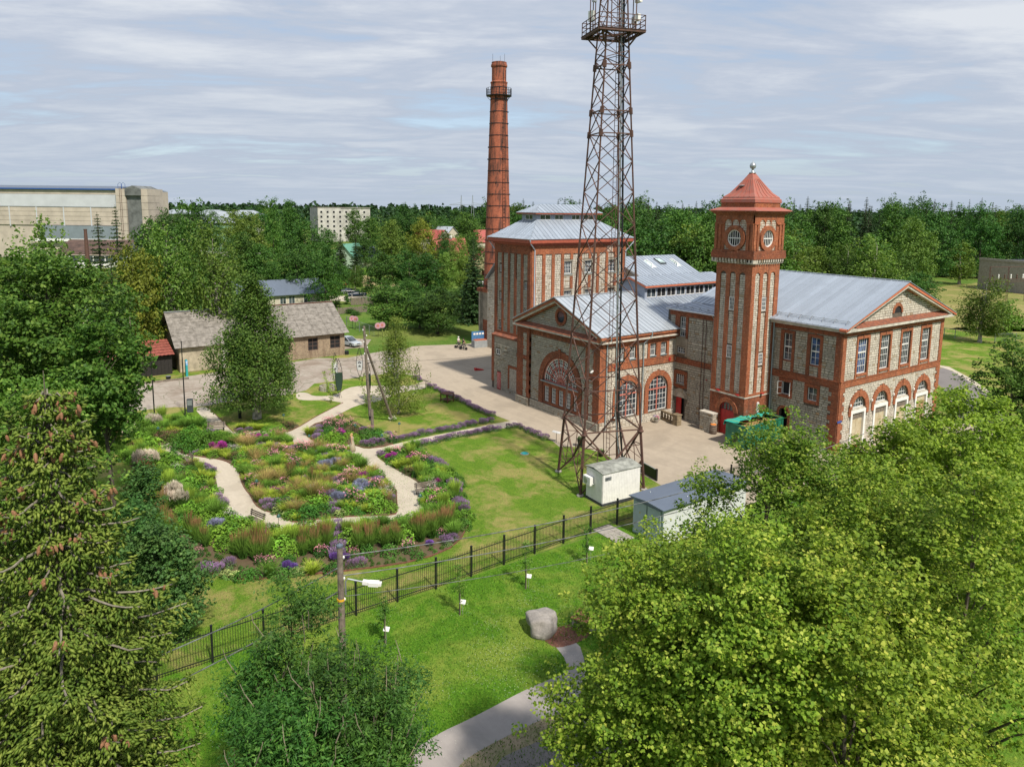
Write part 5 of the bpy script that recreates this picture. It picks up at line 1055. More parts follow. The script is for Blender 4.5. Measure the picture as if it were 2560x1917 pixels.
def crown_pts(rng, h0, h1, R, nb, nc, nl, lobe=1.4, clump=.55, flat=.55, shape='round', droop=0.0):
 """clumped leaf positions: nb boughs x nc clumps x nl leaves"""
 H = h1-h0; B = []
 while len(B) < nb:
  z = rng.uniform(0, 1); a = rng.uniform(0, 2*math.pi)
  if shape == 'round': w = math.sqrt(max(0, 1-(2*z-.86)**2/1.3))
  elif shape == 'tall': w = (1-z)**.55*min(1, (z+.06)*6)**.7
  elif shape == 'weep': w = (1-z)**.85*min(1, z*5+.55)
  else: w = math.sin(math.pi*min(1, z*.9+.12))**.6
  if rng.uniform() > .35+.65*w: continue
  r = R*w*math.sqrt(rng.uniform(.18, 1))
  r *= .82+.28*math.sin(3*a+z*5)*.6
  B.append((r*math.cos(a), r*math.sin(a), h0+z*H, r/max(R, .1)))
 B = np.array(B); C = B[:, None, :3]+rng.normal(size=(nb, nc, 3))*np.array([lobe*.62, lobe*.62, lobe*.45]); C = C.reshape(-1, 3)
 d = unit(rng.normal(size=(len(C), nl, 3)))*rng.uniform(.35, 1.0, (len(C), nl, 1))**.5*clump*rng.uniform(.6, 1.3, (len(C), 1, 1)); d[..., 2] *= flat
 P = (C[:, None]+d).reshape(-1, 3)
 if droop: P[:, 2] -= np.abs(rng.normal(size=len(P)))*droop
 P[:, 2] = np.maximum(P[:, 2], h0*.55)
 return B, P
def trunk_mb(B, h0, h1, r, rng, limbs=12, bend=.25, fork=False, seg=7):
 mb = MB(); n = 7; top = h0+(h1-h0)*.82; off = [(bend*math.sin(i*.9+rng.uniform(0, .5)), bend*math.cos(i*.7)) for i in range(n)]
 pts = [(off[i][0]*i/n, off[i][1]*i/n, -.1+top*i/(n-1)) for i in range(n)]
 mb.tube(pts, [r*1.25]+[r*(1-.85*i/(n-1)) for i in range(1, n)], seg)
 idx = rng.choice(len(B), min(limbs, len(B)), replace=False)
 for i in idx:
  q = B[i]; zz = max(h0*.5, q[2]-.9*math.hypot(q[0], q[1])-.5); zz = min(zz, top*.92); k = zz/top*(n-1); j = min(int(k), n-2); f = k-j
  s = Vector(pts[j]).lerp(Vector(pts[j+1]), f); e = Vector((q[0], q[1], q[2])); mid = s.lerp(e, .5)+Vector((0, 0, .25)); rr = r*(1-.85*zz/top)*.45
  mb.tube([s, mid, e], [rr, rr*.6, rr*.2], 5, cap=False)
 return mb
def tree_meshes(kind, seed, leaf=.36, h=14., R=4.6, nb=60, nc=6, nl=16, mat=None, bark=None, low=.22, **kw):
 rng = np.random.default_rng(seed); shape = {'birch': 'oval', 'tall': 'tall', 'weep': 'weep'}.get(kind, 'round')
 B, P = crown_pts(rng, h*low, h*.97, R, nb, nc, nl, lobe=kw.get('lobe', 1.5), clump=kw.get('clump', .8), flat=kw.get('flat', .6), shape=shape, droop=kw.get('droop', 1.1 if kind == 'birch' else 0))
 c = P.mean(0); V, F = leaves(P, leaf, out=P-c, up=kw.get('up', .7), outw=.55, rng=rng, aspect=kw.get('aspect', .7), droop=kw.get('ldroop', 0))
 crown = np_mesh('crown', V, F, mat, only_mesh=True); tm = trunk_mb(B, h*low, h*.97, kw.get('tr', h*.019), rng, limbs=kw.get('limbs', 14), bend=kw.get('bend', .25))
 tme = bpy.data.meshes.new('trunk'); tme.from_pydata(tm.v, [], tm.f); tme.materials.append(bark or M_bark); return crown, tme
def spruce_meshes(seed, h=18., R=2.6, mat=None, wh=.55, per=9, card=.5, low=.06, sparse=0.0):
 rng = np.random.default_rng(seed); P = []; O = []; SZ = []; mb = MB(); mb.tube([(0, 0, -.1), (0, 0, h*.5), (0, 0, h*.99)], [h*.016, h*.009, .02], 6); z = h*low
 while z < h*.985:
  f = 1-(z/h); r = R*(f**.82)*rng.uniform(.8, 1.2)+.03; k = per if f > .3 else per-2
  a0 = rng.uniform(0, 6.3)
  for j in range(k):
   if rng.uniform() < sparse: continue
   a = a0+2*math.pi*j/k+rng.normal()*.15; rr = r*rng.uniform(.75, 1.15); n = max(3, int(rr/.16))
   t = np.linspace(.12, 1, n); x = rr*t; zz = z-rr*.38*t+rr*.22*t**3
   q = np.stack([x*math.cos(a), x*math.sin(a), zz], 1); q = np.repeat(q, 3, 0)+rng.normal(size=(n*3, 3))*np.array([.13, .13, .09])*(.15+rr*.5); P.append(q); O.append(np.repeat([[math.cos(a), math.sin(a), -.25]], len(q), 0)); SZ.append(np.full((len(q), 1), card*min(1, .22+rr*.42)))
   if rr > .8 and rng.uniform() < .4: mb.tube([(0, 0, z), (rr*.9*math.cos(a), rr*.9*math.sin(a), z-rr*.2)], [.04, .01], 4, cap=False)
  z += wh*rng.uniform(.8, 1.2)*(1 if f > .2 else .7)
 P = np.concatenate(P); O = np.concatenate(O); V, F = leaves(P, np.concatenate(SZ), out=O, up=.9, outw=.2, aspect=.5, rng=rng)
 tme = bpy.data.meshes.new('trunk'); tme.from_pydata(mb.v, [], mb.f); tme.materials.append(M_bark); return np_mesh('crown', V, F, mat or L_spruce, only_mesh=True), tme
def put_tree(name, meshes, pos, s, label, group=None, mat=None, rz=None, sz=None, cat='tree', z=0):
 o = thing(name, label, cat, (pos[0], pos[1], z), R0.uniform(0, 6.28) if rz is None else rz, group); o.scale = (s, s, sz or s)
 c = link('crown', meshes[0], o); t = link('trunk', meshes[1], o)
 if mat: c.material_slots[0].link = 'OBJECT'; c.material_slots[0].material = mat
 return o
T_dec = [tree_meshes('round', 101, nb=75, nc=7, nl=17, mat=L_dec[0]), tree_meshes('round', 102, R=4.0, nb=70, nc=7, nl=17, lobe=1.3, mat=L_dec[1]), tree_meshes('tall', 103, R=3.6, nb=80, nc=6, nl=17, lobe=1.1, mat=L_dec[1], low=.12), tree_meshes('round', 104, R=5.2, nb=95, nc=6, nl=17, lobe=1.6, mat=L_dec[0], low=.1)]
T_birch = [tree_meshes('birch', 111, R=3.1, leaf=.30, nb=80, nc=5, nl=18, lobe=1.0, clump=.6, mat=L_birch, bark=M_bbark, limbs=22), tree_meshes('birch', 112, R=2.7, leaf=.30, nb=60, nc=5, nl=18, lobe=1.1, clump=.55, mat=L_birch, bark=M_bbark, limbs=20)]
T_spr = [spruce_meshes(121), spruce_meshes(122, R=3.0, per=10), spruce_meshes(123, R=2.2, sparse=.25, card=.42)]
T_bush = [tree_meshes('round', 131, h=4., R=2.3, leaf=.26, nb=34, nc=6, nl=16, lobe=.7, clump=.45, mat=L_bush, low=.04, tr=.05), tree_meshes('round', 132, h=3., R=2.0, leaf=.22, nb=30, nc=6, nl=16, lobe=.6, clump=.4, mat=L_bush, low=.02, tr=.05)]
TAV = [smooth(wpath, 1), smooth(outer_bed, 1)]
M_tuft = leafmat('grass_tuft', (.05, .14, .012), (.12, .26, .02), (.26, .34, .05), 0)
tufts('meadow_grass', [(-35.3, -5), (-35.3, 34), (-25, 34), (-18, 10), (-18, -5)], 60000, .10, .02, M_tuft, 1)
tufts('lawn_grass', [(-58, 18), (-58, 38), (-36, 38), (-36, 5), (-48, 8)], 34000, .06, .016, M_tuft, 2)
def clover():
 rng = np.random.default_rng(9); c = rng.uniform((-35, 5), (-23, 30), (60, 2)); P = (c[:, None]+rng.normal(size=(60, 34, 2))*.55).reshape(-1, 2); P = P[P[:, 0] < -23]
 P = np.concatenate([P, np.full((len(P), 1), .09)], 1); t = rng.uniform(0, 6.28, len(P)); s = .016; V = np.stack([P+s*np.stack([np.cos(t+k*2.09), np.sin(t+k*2.09), np.zeros(len(P))], 1) for k in range(3)], 1).reshape(-1, 3)
 tag(np_mesh('clover_flowers', V, np.arange(len(V)).reshape(-1, 3), plain('clover_white', (.75, .74, .62), .8)), kind='stuff')
clover()
# ---------------------------------------------------------------- trees of the middle distance, placed one by one
KINDS = {'d0': (T_dec[0], 14, 'broadleaf_tree', 'broadleaf tree', L_dec[0]), 'd1': (T_dec[1], 14, 'broadleaf_tree', 'broadleaf tree', L_dec[1]), 'd2': (T_dec[2], 14, 'broadleaf_tree', 'tapering broadleaf tree', L_dec[1]), 'd3': (T_dec[3], 14, 'broadleaf_tree', 'spreading broadleaf tree', L_dec[0]),
   'p1': (T_dec[1], 14, 'broadleaf_tree', 'pale green tree', L_dec[2]), 'p3': (T_dec[3], 14, 'broadleaf_tree', 'pale green spreading tree', L_dec[2]), 'o1': (T_dec[0], 14, 'broadleaf_tree', 'olive tinted tree', L_dec[3]),
   'b0': (T_birch[0], 14, 'birch_tree', 'white trunked birch', L_birch), 'b1': (T_birch[1], 14, 'birch_tree', 'slender birch', L_birch), 's0': (T_spr[0], 18, 'spruce_tree', 'dark spruce', L_spruce), 's1': (T_spr[1], 18, 'spruce_tree', 'broad dark spruce', L_spruce), 's2': (T_spr[2], 18, 'spruce_tree', 'sparse spruce', L_spruce),
   'u0': (T_bush[0], 4, 'shrub', 'dense green shrub', L_bush), 'u1': (T_bush[1], 3, 'shrub', 'low green shrub', L_bush), 'ub': (T_bush[0], 4, 'shrub', 'dark green shrub', L_dec[0])}
WID = {'d0': 5.3, 'd1': 4.8, 'd2': 4.2, 'd3': 6.0, 'p1': 4.8, 'p3': 6.0, 'o1': 5.3, 'b0': 3.8, 'b1': 3.4, 's0': 2.7, 's1': 3.1, 's2': 2.3, 'u0': 2.7, 'u1': 2.3, 'ub': 2.7}
def T(kind, pos, height, label, group=None, width=None):
 me, h0, nm, what, mat = KINDS[kind]; sz = height/h0; s = (width/WID[kind]) if width else sz
 return put_tree(nm, me, pos, s, label, group, mat, sz=sz, cat='shrub' if kind[0] == 'u' else 'tree')
SINGLE = [
 ('b0', (-105.44, 2.78), 22.54, 4.9, 'full birch rising behind the big oak, in front of the factory hall'),
 ('s0', (-123.93, 11.24), 21.5, 3.4, 'slim brownish spruce, left of the pair before the factory'),
 ('s0', (-126.87, 14.0), 22.69, 2.9, 'taller pointed spruce, right of the pair before the factory'),
 ('o1', (-112.11, 14.18), 16.99, 4.6, 'olive coloured tree just right of the two thin spruces'),
 ('s1', (-109.35, 11.15), 15.2, 3.6, 'low dark spruce below the pair of thin spruces'),
 ('d0', (-139.17, 20.85), 20.24, 5.2, 'dark tree behind the forked birch, touching the factory corner'),
 ('b0', (-114.74, 19.14), 21.63, 4.6, 'tall birch with a long bare leaning trunk'),
 ('d2', (-141.92, 27.38), 23.03, 4.2, 'tall tree between the two bare-trunked birches'),
 ('b0', (-109.83, 24.41), 22.17, 4.6, 'birch with a white forked trunk behind the corrugated-roof shed'),
 ('d0', (-184.2, 47.2), 16.16, 5.6, 'dark tree right of the white forked birch'),
 ('p1', (-215.62, 58.1), 20.11, 5.5, 'bright green tree beside the dark one, right of the forked birch'),
 ('d2', (-262.38, 78.49), 25.19, 4.2, 'narrow tall tree standing above the birch top'),
 ('d1', (-178.53, 50.07), 12.97, 4.8, 'tree half hidden by the top of the garden birch'),
 ('d2', (-278.66, 90.1), 24.41, 6.0, 'dark tapering tree left of the grey apartment block'),
 ('d3', (-168.44, 55.78), 14.43, 6.5, 'big dark tree behind the garden birch'),
 ('d1', (-206.53, 71.1), 18.16, 6.0, 'rounded tree in front of the apartment block, left part'),
 ('d3', (-155.01, 57.53), 13.44, 5.4, 'round dense green tree beside the bright meadow'),
 ('d0', (-251.41, 94.17), 14.9, 5.0, 'tree at the foot of the apartment block'),
 ('s1', (-224.65, 88.81), 14.19, 3.0, 'small conical conifer left of the mint green house'),
 ('s0', (-202.93, 84.97), 16.86, 2.8, 'slim conifer between the two pale houses'),
 ('d1', (-279.64, 123.6), 18.11, 6.5, 'tree to the right of the apartment block'),
 ('d3', (-298.53, 148.94), 23.05, 8.5, 'tall domed tree on the skyline left of the red-roofed house'),
 ('p1', (-219.75, 104.54), 17.85, 6.0, 'pale thin-leaved tree beside the yellow-green one'),
 ('o1', (-200.49, 105.91), 19.39, 5.2, 'yellow-green rounded tree left of the red-roofed house'),
 ('d0', (-218.37, 123.97), 14.74, 4.0, 'low tree in front of the red-roofed house'),
 ('d1', (-230.89, 140.96), 20.31, 6.0, 'tree right of the red-roofed house'),
 ('s1', (-119.11, 73.97), 16.94, 3.4, 'dark ragged conifer left of the chimney foot'),
 ('p1', (-152.86, 86.78), 11.46, 3.6, 'light orchard tree beyond the red board fence'),
 ('p1', (-158.88, 95.62), 10.4, 3.4, 'second light orchard tree, nearer the dark conifer'),
 ('d3', (-159.07, 72.67), 11.47, 6.2, 'first dark rounded tree of the hedge by the mown track'),
 ('d3', (-159.54, 78.97), 11.62, 6.2, 'middle dark rounded tree of the hedge by the mown track'),
 ('d0', (-152.76, 81.69), 11.93, 5.0, 'right-hand rounded tree of the hedge by the mown track'),
 ('d3', (-112.51, 62.47), 8.3, 5.6, 'dense bright green tree beside the plaza, left of the grey building'),
 ('d1', (-119.75, 62.58), 6.03, 4.4, 'lower green tree left of the dense bright one'),
 ('d0', (-128.82, 77.53), 6.29, 3.5, 'tree tucked behind the dense bright one'),
 ('d1', (-121.35, 56.81), 8.09, 5.0, 'dull green tree behind the young birch'),
 ('d0', (-135.42, 68.09), 7.93, 4.0, 'small twin-topped tree behind the dull green one'),
 ('b0', (-184.27, 76.76), 7.42, 2.6, 'small birch with a pale stem on the bright meadow'),
 ('b0', (-55.47, 139.66), 12.5, 4.6, 'solitary birch by the wire fence at the right'),
 ('u0', (-56.3, 151.45), 6.2, 4.2, 'round dark shrub right of the solitary birch'),
 ('b1', (-89.71, 133.46), 19.19, 5.0, 'light green birch just right of the clock tower'),
 ('b1', (-92.88, 146.38), 15.16, 5.5, 'low birch clump above the long grey roof'),
 ('b0', (-85.72, 147.89), 17.25, 5.0, 'pointed light birch at the forest edge'),
 ('b0', (-79.67, 147.83), 19.1, 6.2, 'wide birch with white branches at the forest edge'),
 ('p3', (-95.35, 195.2), 20.34, 7.0, 'big rounded grey-green tree by the first wooden mast'),
 ('d3', (-82.2, 170.38), 8.64, 6.2, 'bushy tree at the edge of the dry meadow'),
 ('d3', (-82.93, 160.61), 7.14, 6.0, 'bushy tree behind the gable of the hall'),
 ('b1', (-106.59, 248.92), 13.94, 6.0, 'birch at the left end of the derelict grey building'),
 ('s1', (-123.35, 277.31), 23.44, 5.5, 'large dark spruce by the second wooden mast'),
 ('p3', (-131.35, 335.67), 23.8, 8.5, 'big pale tree behind the derelict grey building'),
 ('u0', (-131.35, 19.9), 3.4, 2.2, 'green climber-covered bush at the gable of the corrugated shed'),
]
for k, pos, h, w, lab in SINGLE: T(k, pos, h, lab, width=w)
# clipped hedge and small shrubs by the houses
for p, h, w, lab in [((-199.65, 79.06), 2.2, 2.0, 'clipped dark hedge block left of the parked dark cars'), ((-201.4, 82.63), 2.2, 2.0, 'clipped dark hedge block behind the parked dark cars'), ((-191.48, 80.96), 1.6, 1.6, 'low hedge block right of the parked dark cars'), ((-179.82, 78.31), 1.5, 1.8, 'low hedge block at the corner of the drive'),
  ((-172.83, 62.65), 2.8, 2.2, 'round bush behind the corrugated roof ridge'), ((-154.77, 60.07), 1.4, 1.3, 'small bush at the left end of the grey board fence'), ((-158.31, 63.85), 2.0, 1.2, 'pointed bush against the grey board fence'), ((-143.93, 58.91), 1.0, 1.6, 'low plant heap in the vegetable garden'), ((-141.1, 58.76), .8, 1.4, 'flat leafy clump in the vegetable garden')]:
 T('ub', p, h, lab, width=w)
# ---------------------------------------------------------------- the forest: individual trees row by row
rf = random.Random(5); cnt = 0
ORD = ['first', 'second', 'third', 'fourth', 'fifth', 'sixth', 'seventh', 'eighth', 'ninth', 'tenth']
def nth(i): return ORD[i] if i < 10 else f"{i+1}{'th' if 10 <= (i+1) % 100 <= 20 else {1: 'st', 2: 'nd', 3: 'rd'}.get((i+1) % 10, 'th')}"
LABN = {}
def cam_pos(px, D):       # point D metres ahead of the viewpoint, px metres to its right
 return (-.8195*D+.5731*px, .5731*D+.8195*px)
def forest_tree(px_, D, top, kinds, label, group, wf=1.0):
 lat = (px_-1105)/1557.6*D; x, y = cam_pos(lat, D); h = 22.5+(449.5+(px_-1105)*.0112-top)/1557.6*D*1.01
 k = rf.choice(kinds); w = WID[k]*(h/KINDS[k][1])*rf.uniform(.8, 1.05)*wf
 if k[0] == 's': w = min(w*1.2, 6)
 i = LABN[group] = LABN.get(group, -1)+1
 T(k, (x, y), h, f'{KINDS[k][3]}, {nth(i)} from the left {label}', group, width=min(w, 8.5))
mix = ['d0', 'd1', 'd3', 'd2', 'd1', 's0', 's1']
rows = [(138, 1140, 1700, 34, 480, 505, ['d0', 'd1', 'd3', 'p1'], 'at the near edge of the wood'),
  (168, 1700, 1950, 46, 500, 545, ['b0', 'b1', 'p1', 'd1'], 'in the wood edge above the long roof'),
  (172, 1120, 1720, 46, 448, 480, ['d0', 'd1', 'd3', 'p1', 'd2'], 'in the second row of the wood'),
  (215, 1120, 2010, 44, 440, 470, ['d0', 'd1', 'd3', 'd2', 's0', 's1'], 'in the middle of the wood'),
  (265, 1100, 2230, 34, 430, 455, ['s0', 's1', 's1', 's0', 'd0', 'd3'], 'deep in the wood'),
  (330, 1050, 2260, 26, 422, 444, ['s0', 's1', 's2', 's0', 'd0'], 'on the skyline of the wood')]
for D, xa, xb, st, ta, tb, kk, lab in rows:
 x = xa
 while x < xb:
  forest_tree(x+rf.uniform(-10, 10), D*rf.uniform(.95, 1.06), rf.uniform(ta, tb), kk, lab, 'trees '+lab)
  x += st*rf.uniform(.8, 1.2)
for D, xa, xb, st, ta, tb, kk, lab in [(245, 2040, 2240, 44, 545, 580, ['u0', 'ub', 'd3'], 'along the far side of the dry meadow'),
  (300, 330, 560, 34, 446, 458, ['d0', 'd1', 'p1', 'd2'], 'between the factory hall and the terrace'),
  (360, 760, 1060, 40, 452, 470, ['d0', 'd1', 'p1', 'd3'], 'among the village houses'),
  (440, 560, 660, 30, 432, 448, ['d2', 's0', 'd0'], 'beside the grey apartment block'),
  (230, 960, 1060, 30, 510, 530, ['p1', 'd1', 'd3'], 'in the gardens beside the chimney'),
  (270, 780, 900, 36, 500, 515, ['d1', 'p1', 'd0'], 'in front of the village houses'),
  (185, 560, 760, 40, 560, 585, ['ub', 'u0', 'd3'], 'beneath the big dark trees'),
  (120, 250, 480, 34, 590, 612, ['ub', 'u0', 'd3'], 'in the shade below the tall birches'),
  (165, 1150, 1500, 60, 520, 545, ['ub', 'd3'], 'in the undergrowth of the wood')]:
 x = xa
 while x < xb:
  forest_tree(x+rf.uniform(-8, 8), D*rf.uniform(.96, 1.05), rf.uniform(ta, tb), kk, lab, 'trees and bushes '+lab, .9)
  x += st*rf.uniform(.8, 1.2)
# far forest that reads as one mass
def far_forest():
 rng = np.random.default_rng(77); VV = []; FF = []; o = 0
 for i in range(2300):
  D = 400*(10**rng.uniform(0, .85)); lat = rng.uniform(-.82, .95)*D
  pxs = 1105+lat/D*1557.6
  if D < 620 and 560 < pxs < 1050: continue
  x, y = cam_pos(lat, D); h = rng.uniform(17, 25)+(D > 900)*rng.uniform(0, 5)
  if pxs < 600 and D < 1000: h *= .72
  con = rng.uniform() < .45; n = 46; z = rng.uniform(.05, 1, n); a = rng.uniform(0, 6.28, n); w = (1-z)*h*.16+.4 if con else np.sin(np.pi*np.clip(z*.92+.08, 0, 1))**.6*h*.26
  P = np.stack([x+w*np.cos(a), y+w*np.sin(a), z*h], 1); V, F = leaves(P, max(1.7, D*.0042)*(.8 if con else 1.15), out=P-np.array([x, y, h*.4]), up=.6, outw=.8, rng=rng, aspect=.8)
  VV.append(V); FF.append(F+o); o += len(V)
 t = np_mesh('forest', np.concatenate(VV), np.concatenate(FF), leafmat('far_forest_leaf', (.016, .042, .012), (.028, .07, .016), (.05, .10, .025), 0)); tag(t, kind='stuff')
far_forest()

# ---------------------------------------------------------------- garden birches and the big trees in front
def hero(name, kind, seed, pos, h, label, cat='tree', **kw):
 me = tree_meshes(kind, seed, h=h, **kw); return put_tree(name, me, pos, 1.0, label, rz=0, cat=cat)
hero('birch_tree', 'weep', 201, (-76.7, 20.56), 16.0, 'large weeping birch standing on the garden lawn before the corrugated shed', R=7.0, leaf=.22, nb=210, nc=6, nl=34, lobe=.8, clump=.52, flat=.9, mat=leafmat('big_birch_leaf', (.045, .105, .017), (.105, .19, .028), (.24, .33, .07), .25), bark=M_bbark, low=.2, limbs=80, droop=1.3, tr=.40, ldroop=1.0)
hero('birch_tree', 'weep', 202, (-70.31, 34.05), 11.5, 'young yellowish birch in the lawn right of the propped wooden pole', R=3.6, leaf=.16, nb=100, nc=5, nl=26, lobe=.75, clump=.45, flat=.9, mat=L_birch2, bark=M_bbark, low=.12, limbs=26, droop=.9, tr=.16, ldroop=1.0)
hero('oak_tree', 'round', 203, (-54.78, 1.94), 19.7, 'big dark green oak at the left edge of the picture', R=6.1, leaf=.24, nb=190, nc=9, nl=32, lobe=1.2, clump=.6, mat=L_oak, low=.36, limbs=34, tr=.4)
hero('oak_tree', 'round', 204, (-47.17, 4.09), 15.91, 'smaller oak crown reaching over the flagpoles, right of the big oak', R=2.5, leaf=.23, nb=60, nc=7, nl=30, lobe=.8, clump=.45, mat=L_oak, low=.58, limbs=22, tr=.2)
hero('oak_tree', 'round', 205, (-44.92, -1.42), 14.97, 'oak foliage behind the top of the near spruce', R=5, leaf=.23, nb=100, nc=8, nl=28, lobe=1.1, clump=.6, mat=L_oak, low=.15, limbs=18, tr=.3)
for i, (px_, D, tp, R_, lab) in enumerate([(300, 36, 1150, 1.4, 'dark bush between the spruce and the garden paths'), (345, 35, 1200, 1.0, 'lower dark bush at the corner of the planted bed'), (250, 37, 1090, 1.6, 'dark bush behind the spruce tip, beside the white plumes'), (275, 41, 1010, 1.0, 'small dark bush next to the tall reed grass')]):
 pass
 lat = (px_-1105)/1557.6*D; x, y = cam_pos(lat, D); h = 22.5-(tp-449.5+12)/1557.6*D
 hero('shrub', 'round', 210+i, (x, y), max(2.0, h), lab, cat='shrub', R=R_, leaf=.17, nb=46, nc=7, nl=26, lobe=.6, clump=.38, mat=L_bluebush, low=.03, limbs=10, tr=.06)
LK = dict(leaf=.115, nc=12, nl=50, lobe=.95, clump=.42, flat=.6, mat=L_linden, low=.1, limbs=44, tr=.2, aspect=.8, up=.85)
hero('linden_tree', 'round', 221, (-16.22, 23.92), 14.57, 'middle linden, its pale tip rising in front of the green skip', R=4.2, nb=110, **LK)
hero('linden_tree', 'round', 222, (-12.18, 24.47), 14.18, 'linden in the right foreground below the row of arched doors', R=4.2, nb=120, **LK)
hero('linden_tree', 'round', 223, (-14.15, 15.54), 12.71, 'linden nearest the boulder, left side of the leafy foreground', R=2.95, nb=100, **LK)
hero('linden_tree', 'round', 224, (-11.21, 16.25), 14.29, 'nearest linden, its crown filling the lower right', R=3.2, nb=120, **LK)
hero('linden_tree', 'round', 225, (-9.07, 17.57), 14.39, 'linden in the bottom right corner', R=3.1, nb=110, **LK)
hero('linden_tree', 'round', 226, (-8.89, 23.94), 14.89, 'linden cut off by the right edge of the picture', R=3.6, nb=100, **LK)
hero('linden_tree', 'round', 227, (-17.57, 20.25), 10.09, 'linden partly hiding the grey kiosk wall', R=1.9, nb=50, **LK)
MK = dict(LK); MK.update(mat=L_maple, leaf=.18, nl=34, clump=.5)
hero('maple_tree', 'round', 231, (-18.7, 46.55), 12.21, 'bright green tree in front of the far end of the hall', R=5.4, nb=120, **MK)
hero('maple_tree', 'round', 232, (-19.28, 38.74), 10.89, 'bright green tree under the arched doorways', R=3.6, nb=80, **MK)
hero('maple_tree', 'round', 233, (-21.25, 60.36), 13.2, 'dark green tree at the right edge beside the road', R=3.4, nb=70, **dict(MK, mat=L_oak))
# ash thicket with pruned rods
for i, (px_, D, tp, R_, nb_, lab) in enumerate([(610, 24, 1310, 1.9, 56, 'ash bush with pruned grey rods at the foot of the street lamp'), (530, 23, 1480, 1.5, 44, 'ash bush between the spruce and the lamp post'), (720, 22, 1480, 1.9, 52, 'ash bush in the bottom centre of the picture'), (600, 20.5, 1590, 2.2, 54, 'ash bush cut by the bottom edge, left of centre'), (840, 25, 1480, 1.1, 22, 'thin ash rods standing in the grass by the asphalt path'), (800, 21.5, 1575, 1.6, 36, 'ash bush beside the red drum'), (500, 20, 1640, 1.4, 34, 'dark ash leaves beside the lowest spruce branch')]):
 lat = (px_-1105)/1557.6*D; x, y = cam_pos(lat, D); h = 22.5-(tp-449.5)/1557.6*D*.985; rng = np.random.default_rng(300+i)
 me = tree_meshes('round', 240+i, h=h, leaf=.17, R=R_, nb=nb_, nc=9, nl=26, lobe=.62, clump=.4, mat=L_ash, low=.25, limbs=26, tr=.12, aspect=.32, up=.6)
 o = put_tree('ash_bush', me, (x, y), 1.0, lab, rz=0, cat='bush'); mb = MB()
 for k in range(16):
  a = rng.uniform(0, 6.28); r = R_*math.sqrt(rng.uniform(0, 1)); z0 = h*rng.uniform(.55, .9); l = rng.uniform(.4, 1.0); bx, by = r*math.cos(a), r*math.sin(a); dx, dy = rng.normal(0, .12, 2)
  mb.tube([(bx*.7, by*.7, z0-.4), (bx*.9+dx, by*.9+dy, z0+l*.5), (bx*.92+dx*1.4, by*.92+dy*1.4, z0+l)], [.02, .015, .009], 5)
 mb.build('pruned_rods', M_barkp, o)['kind'] = 'stuff'
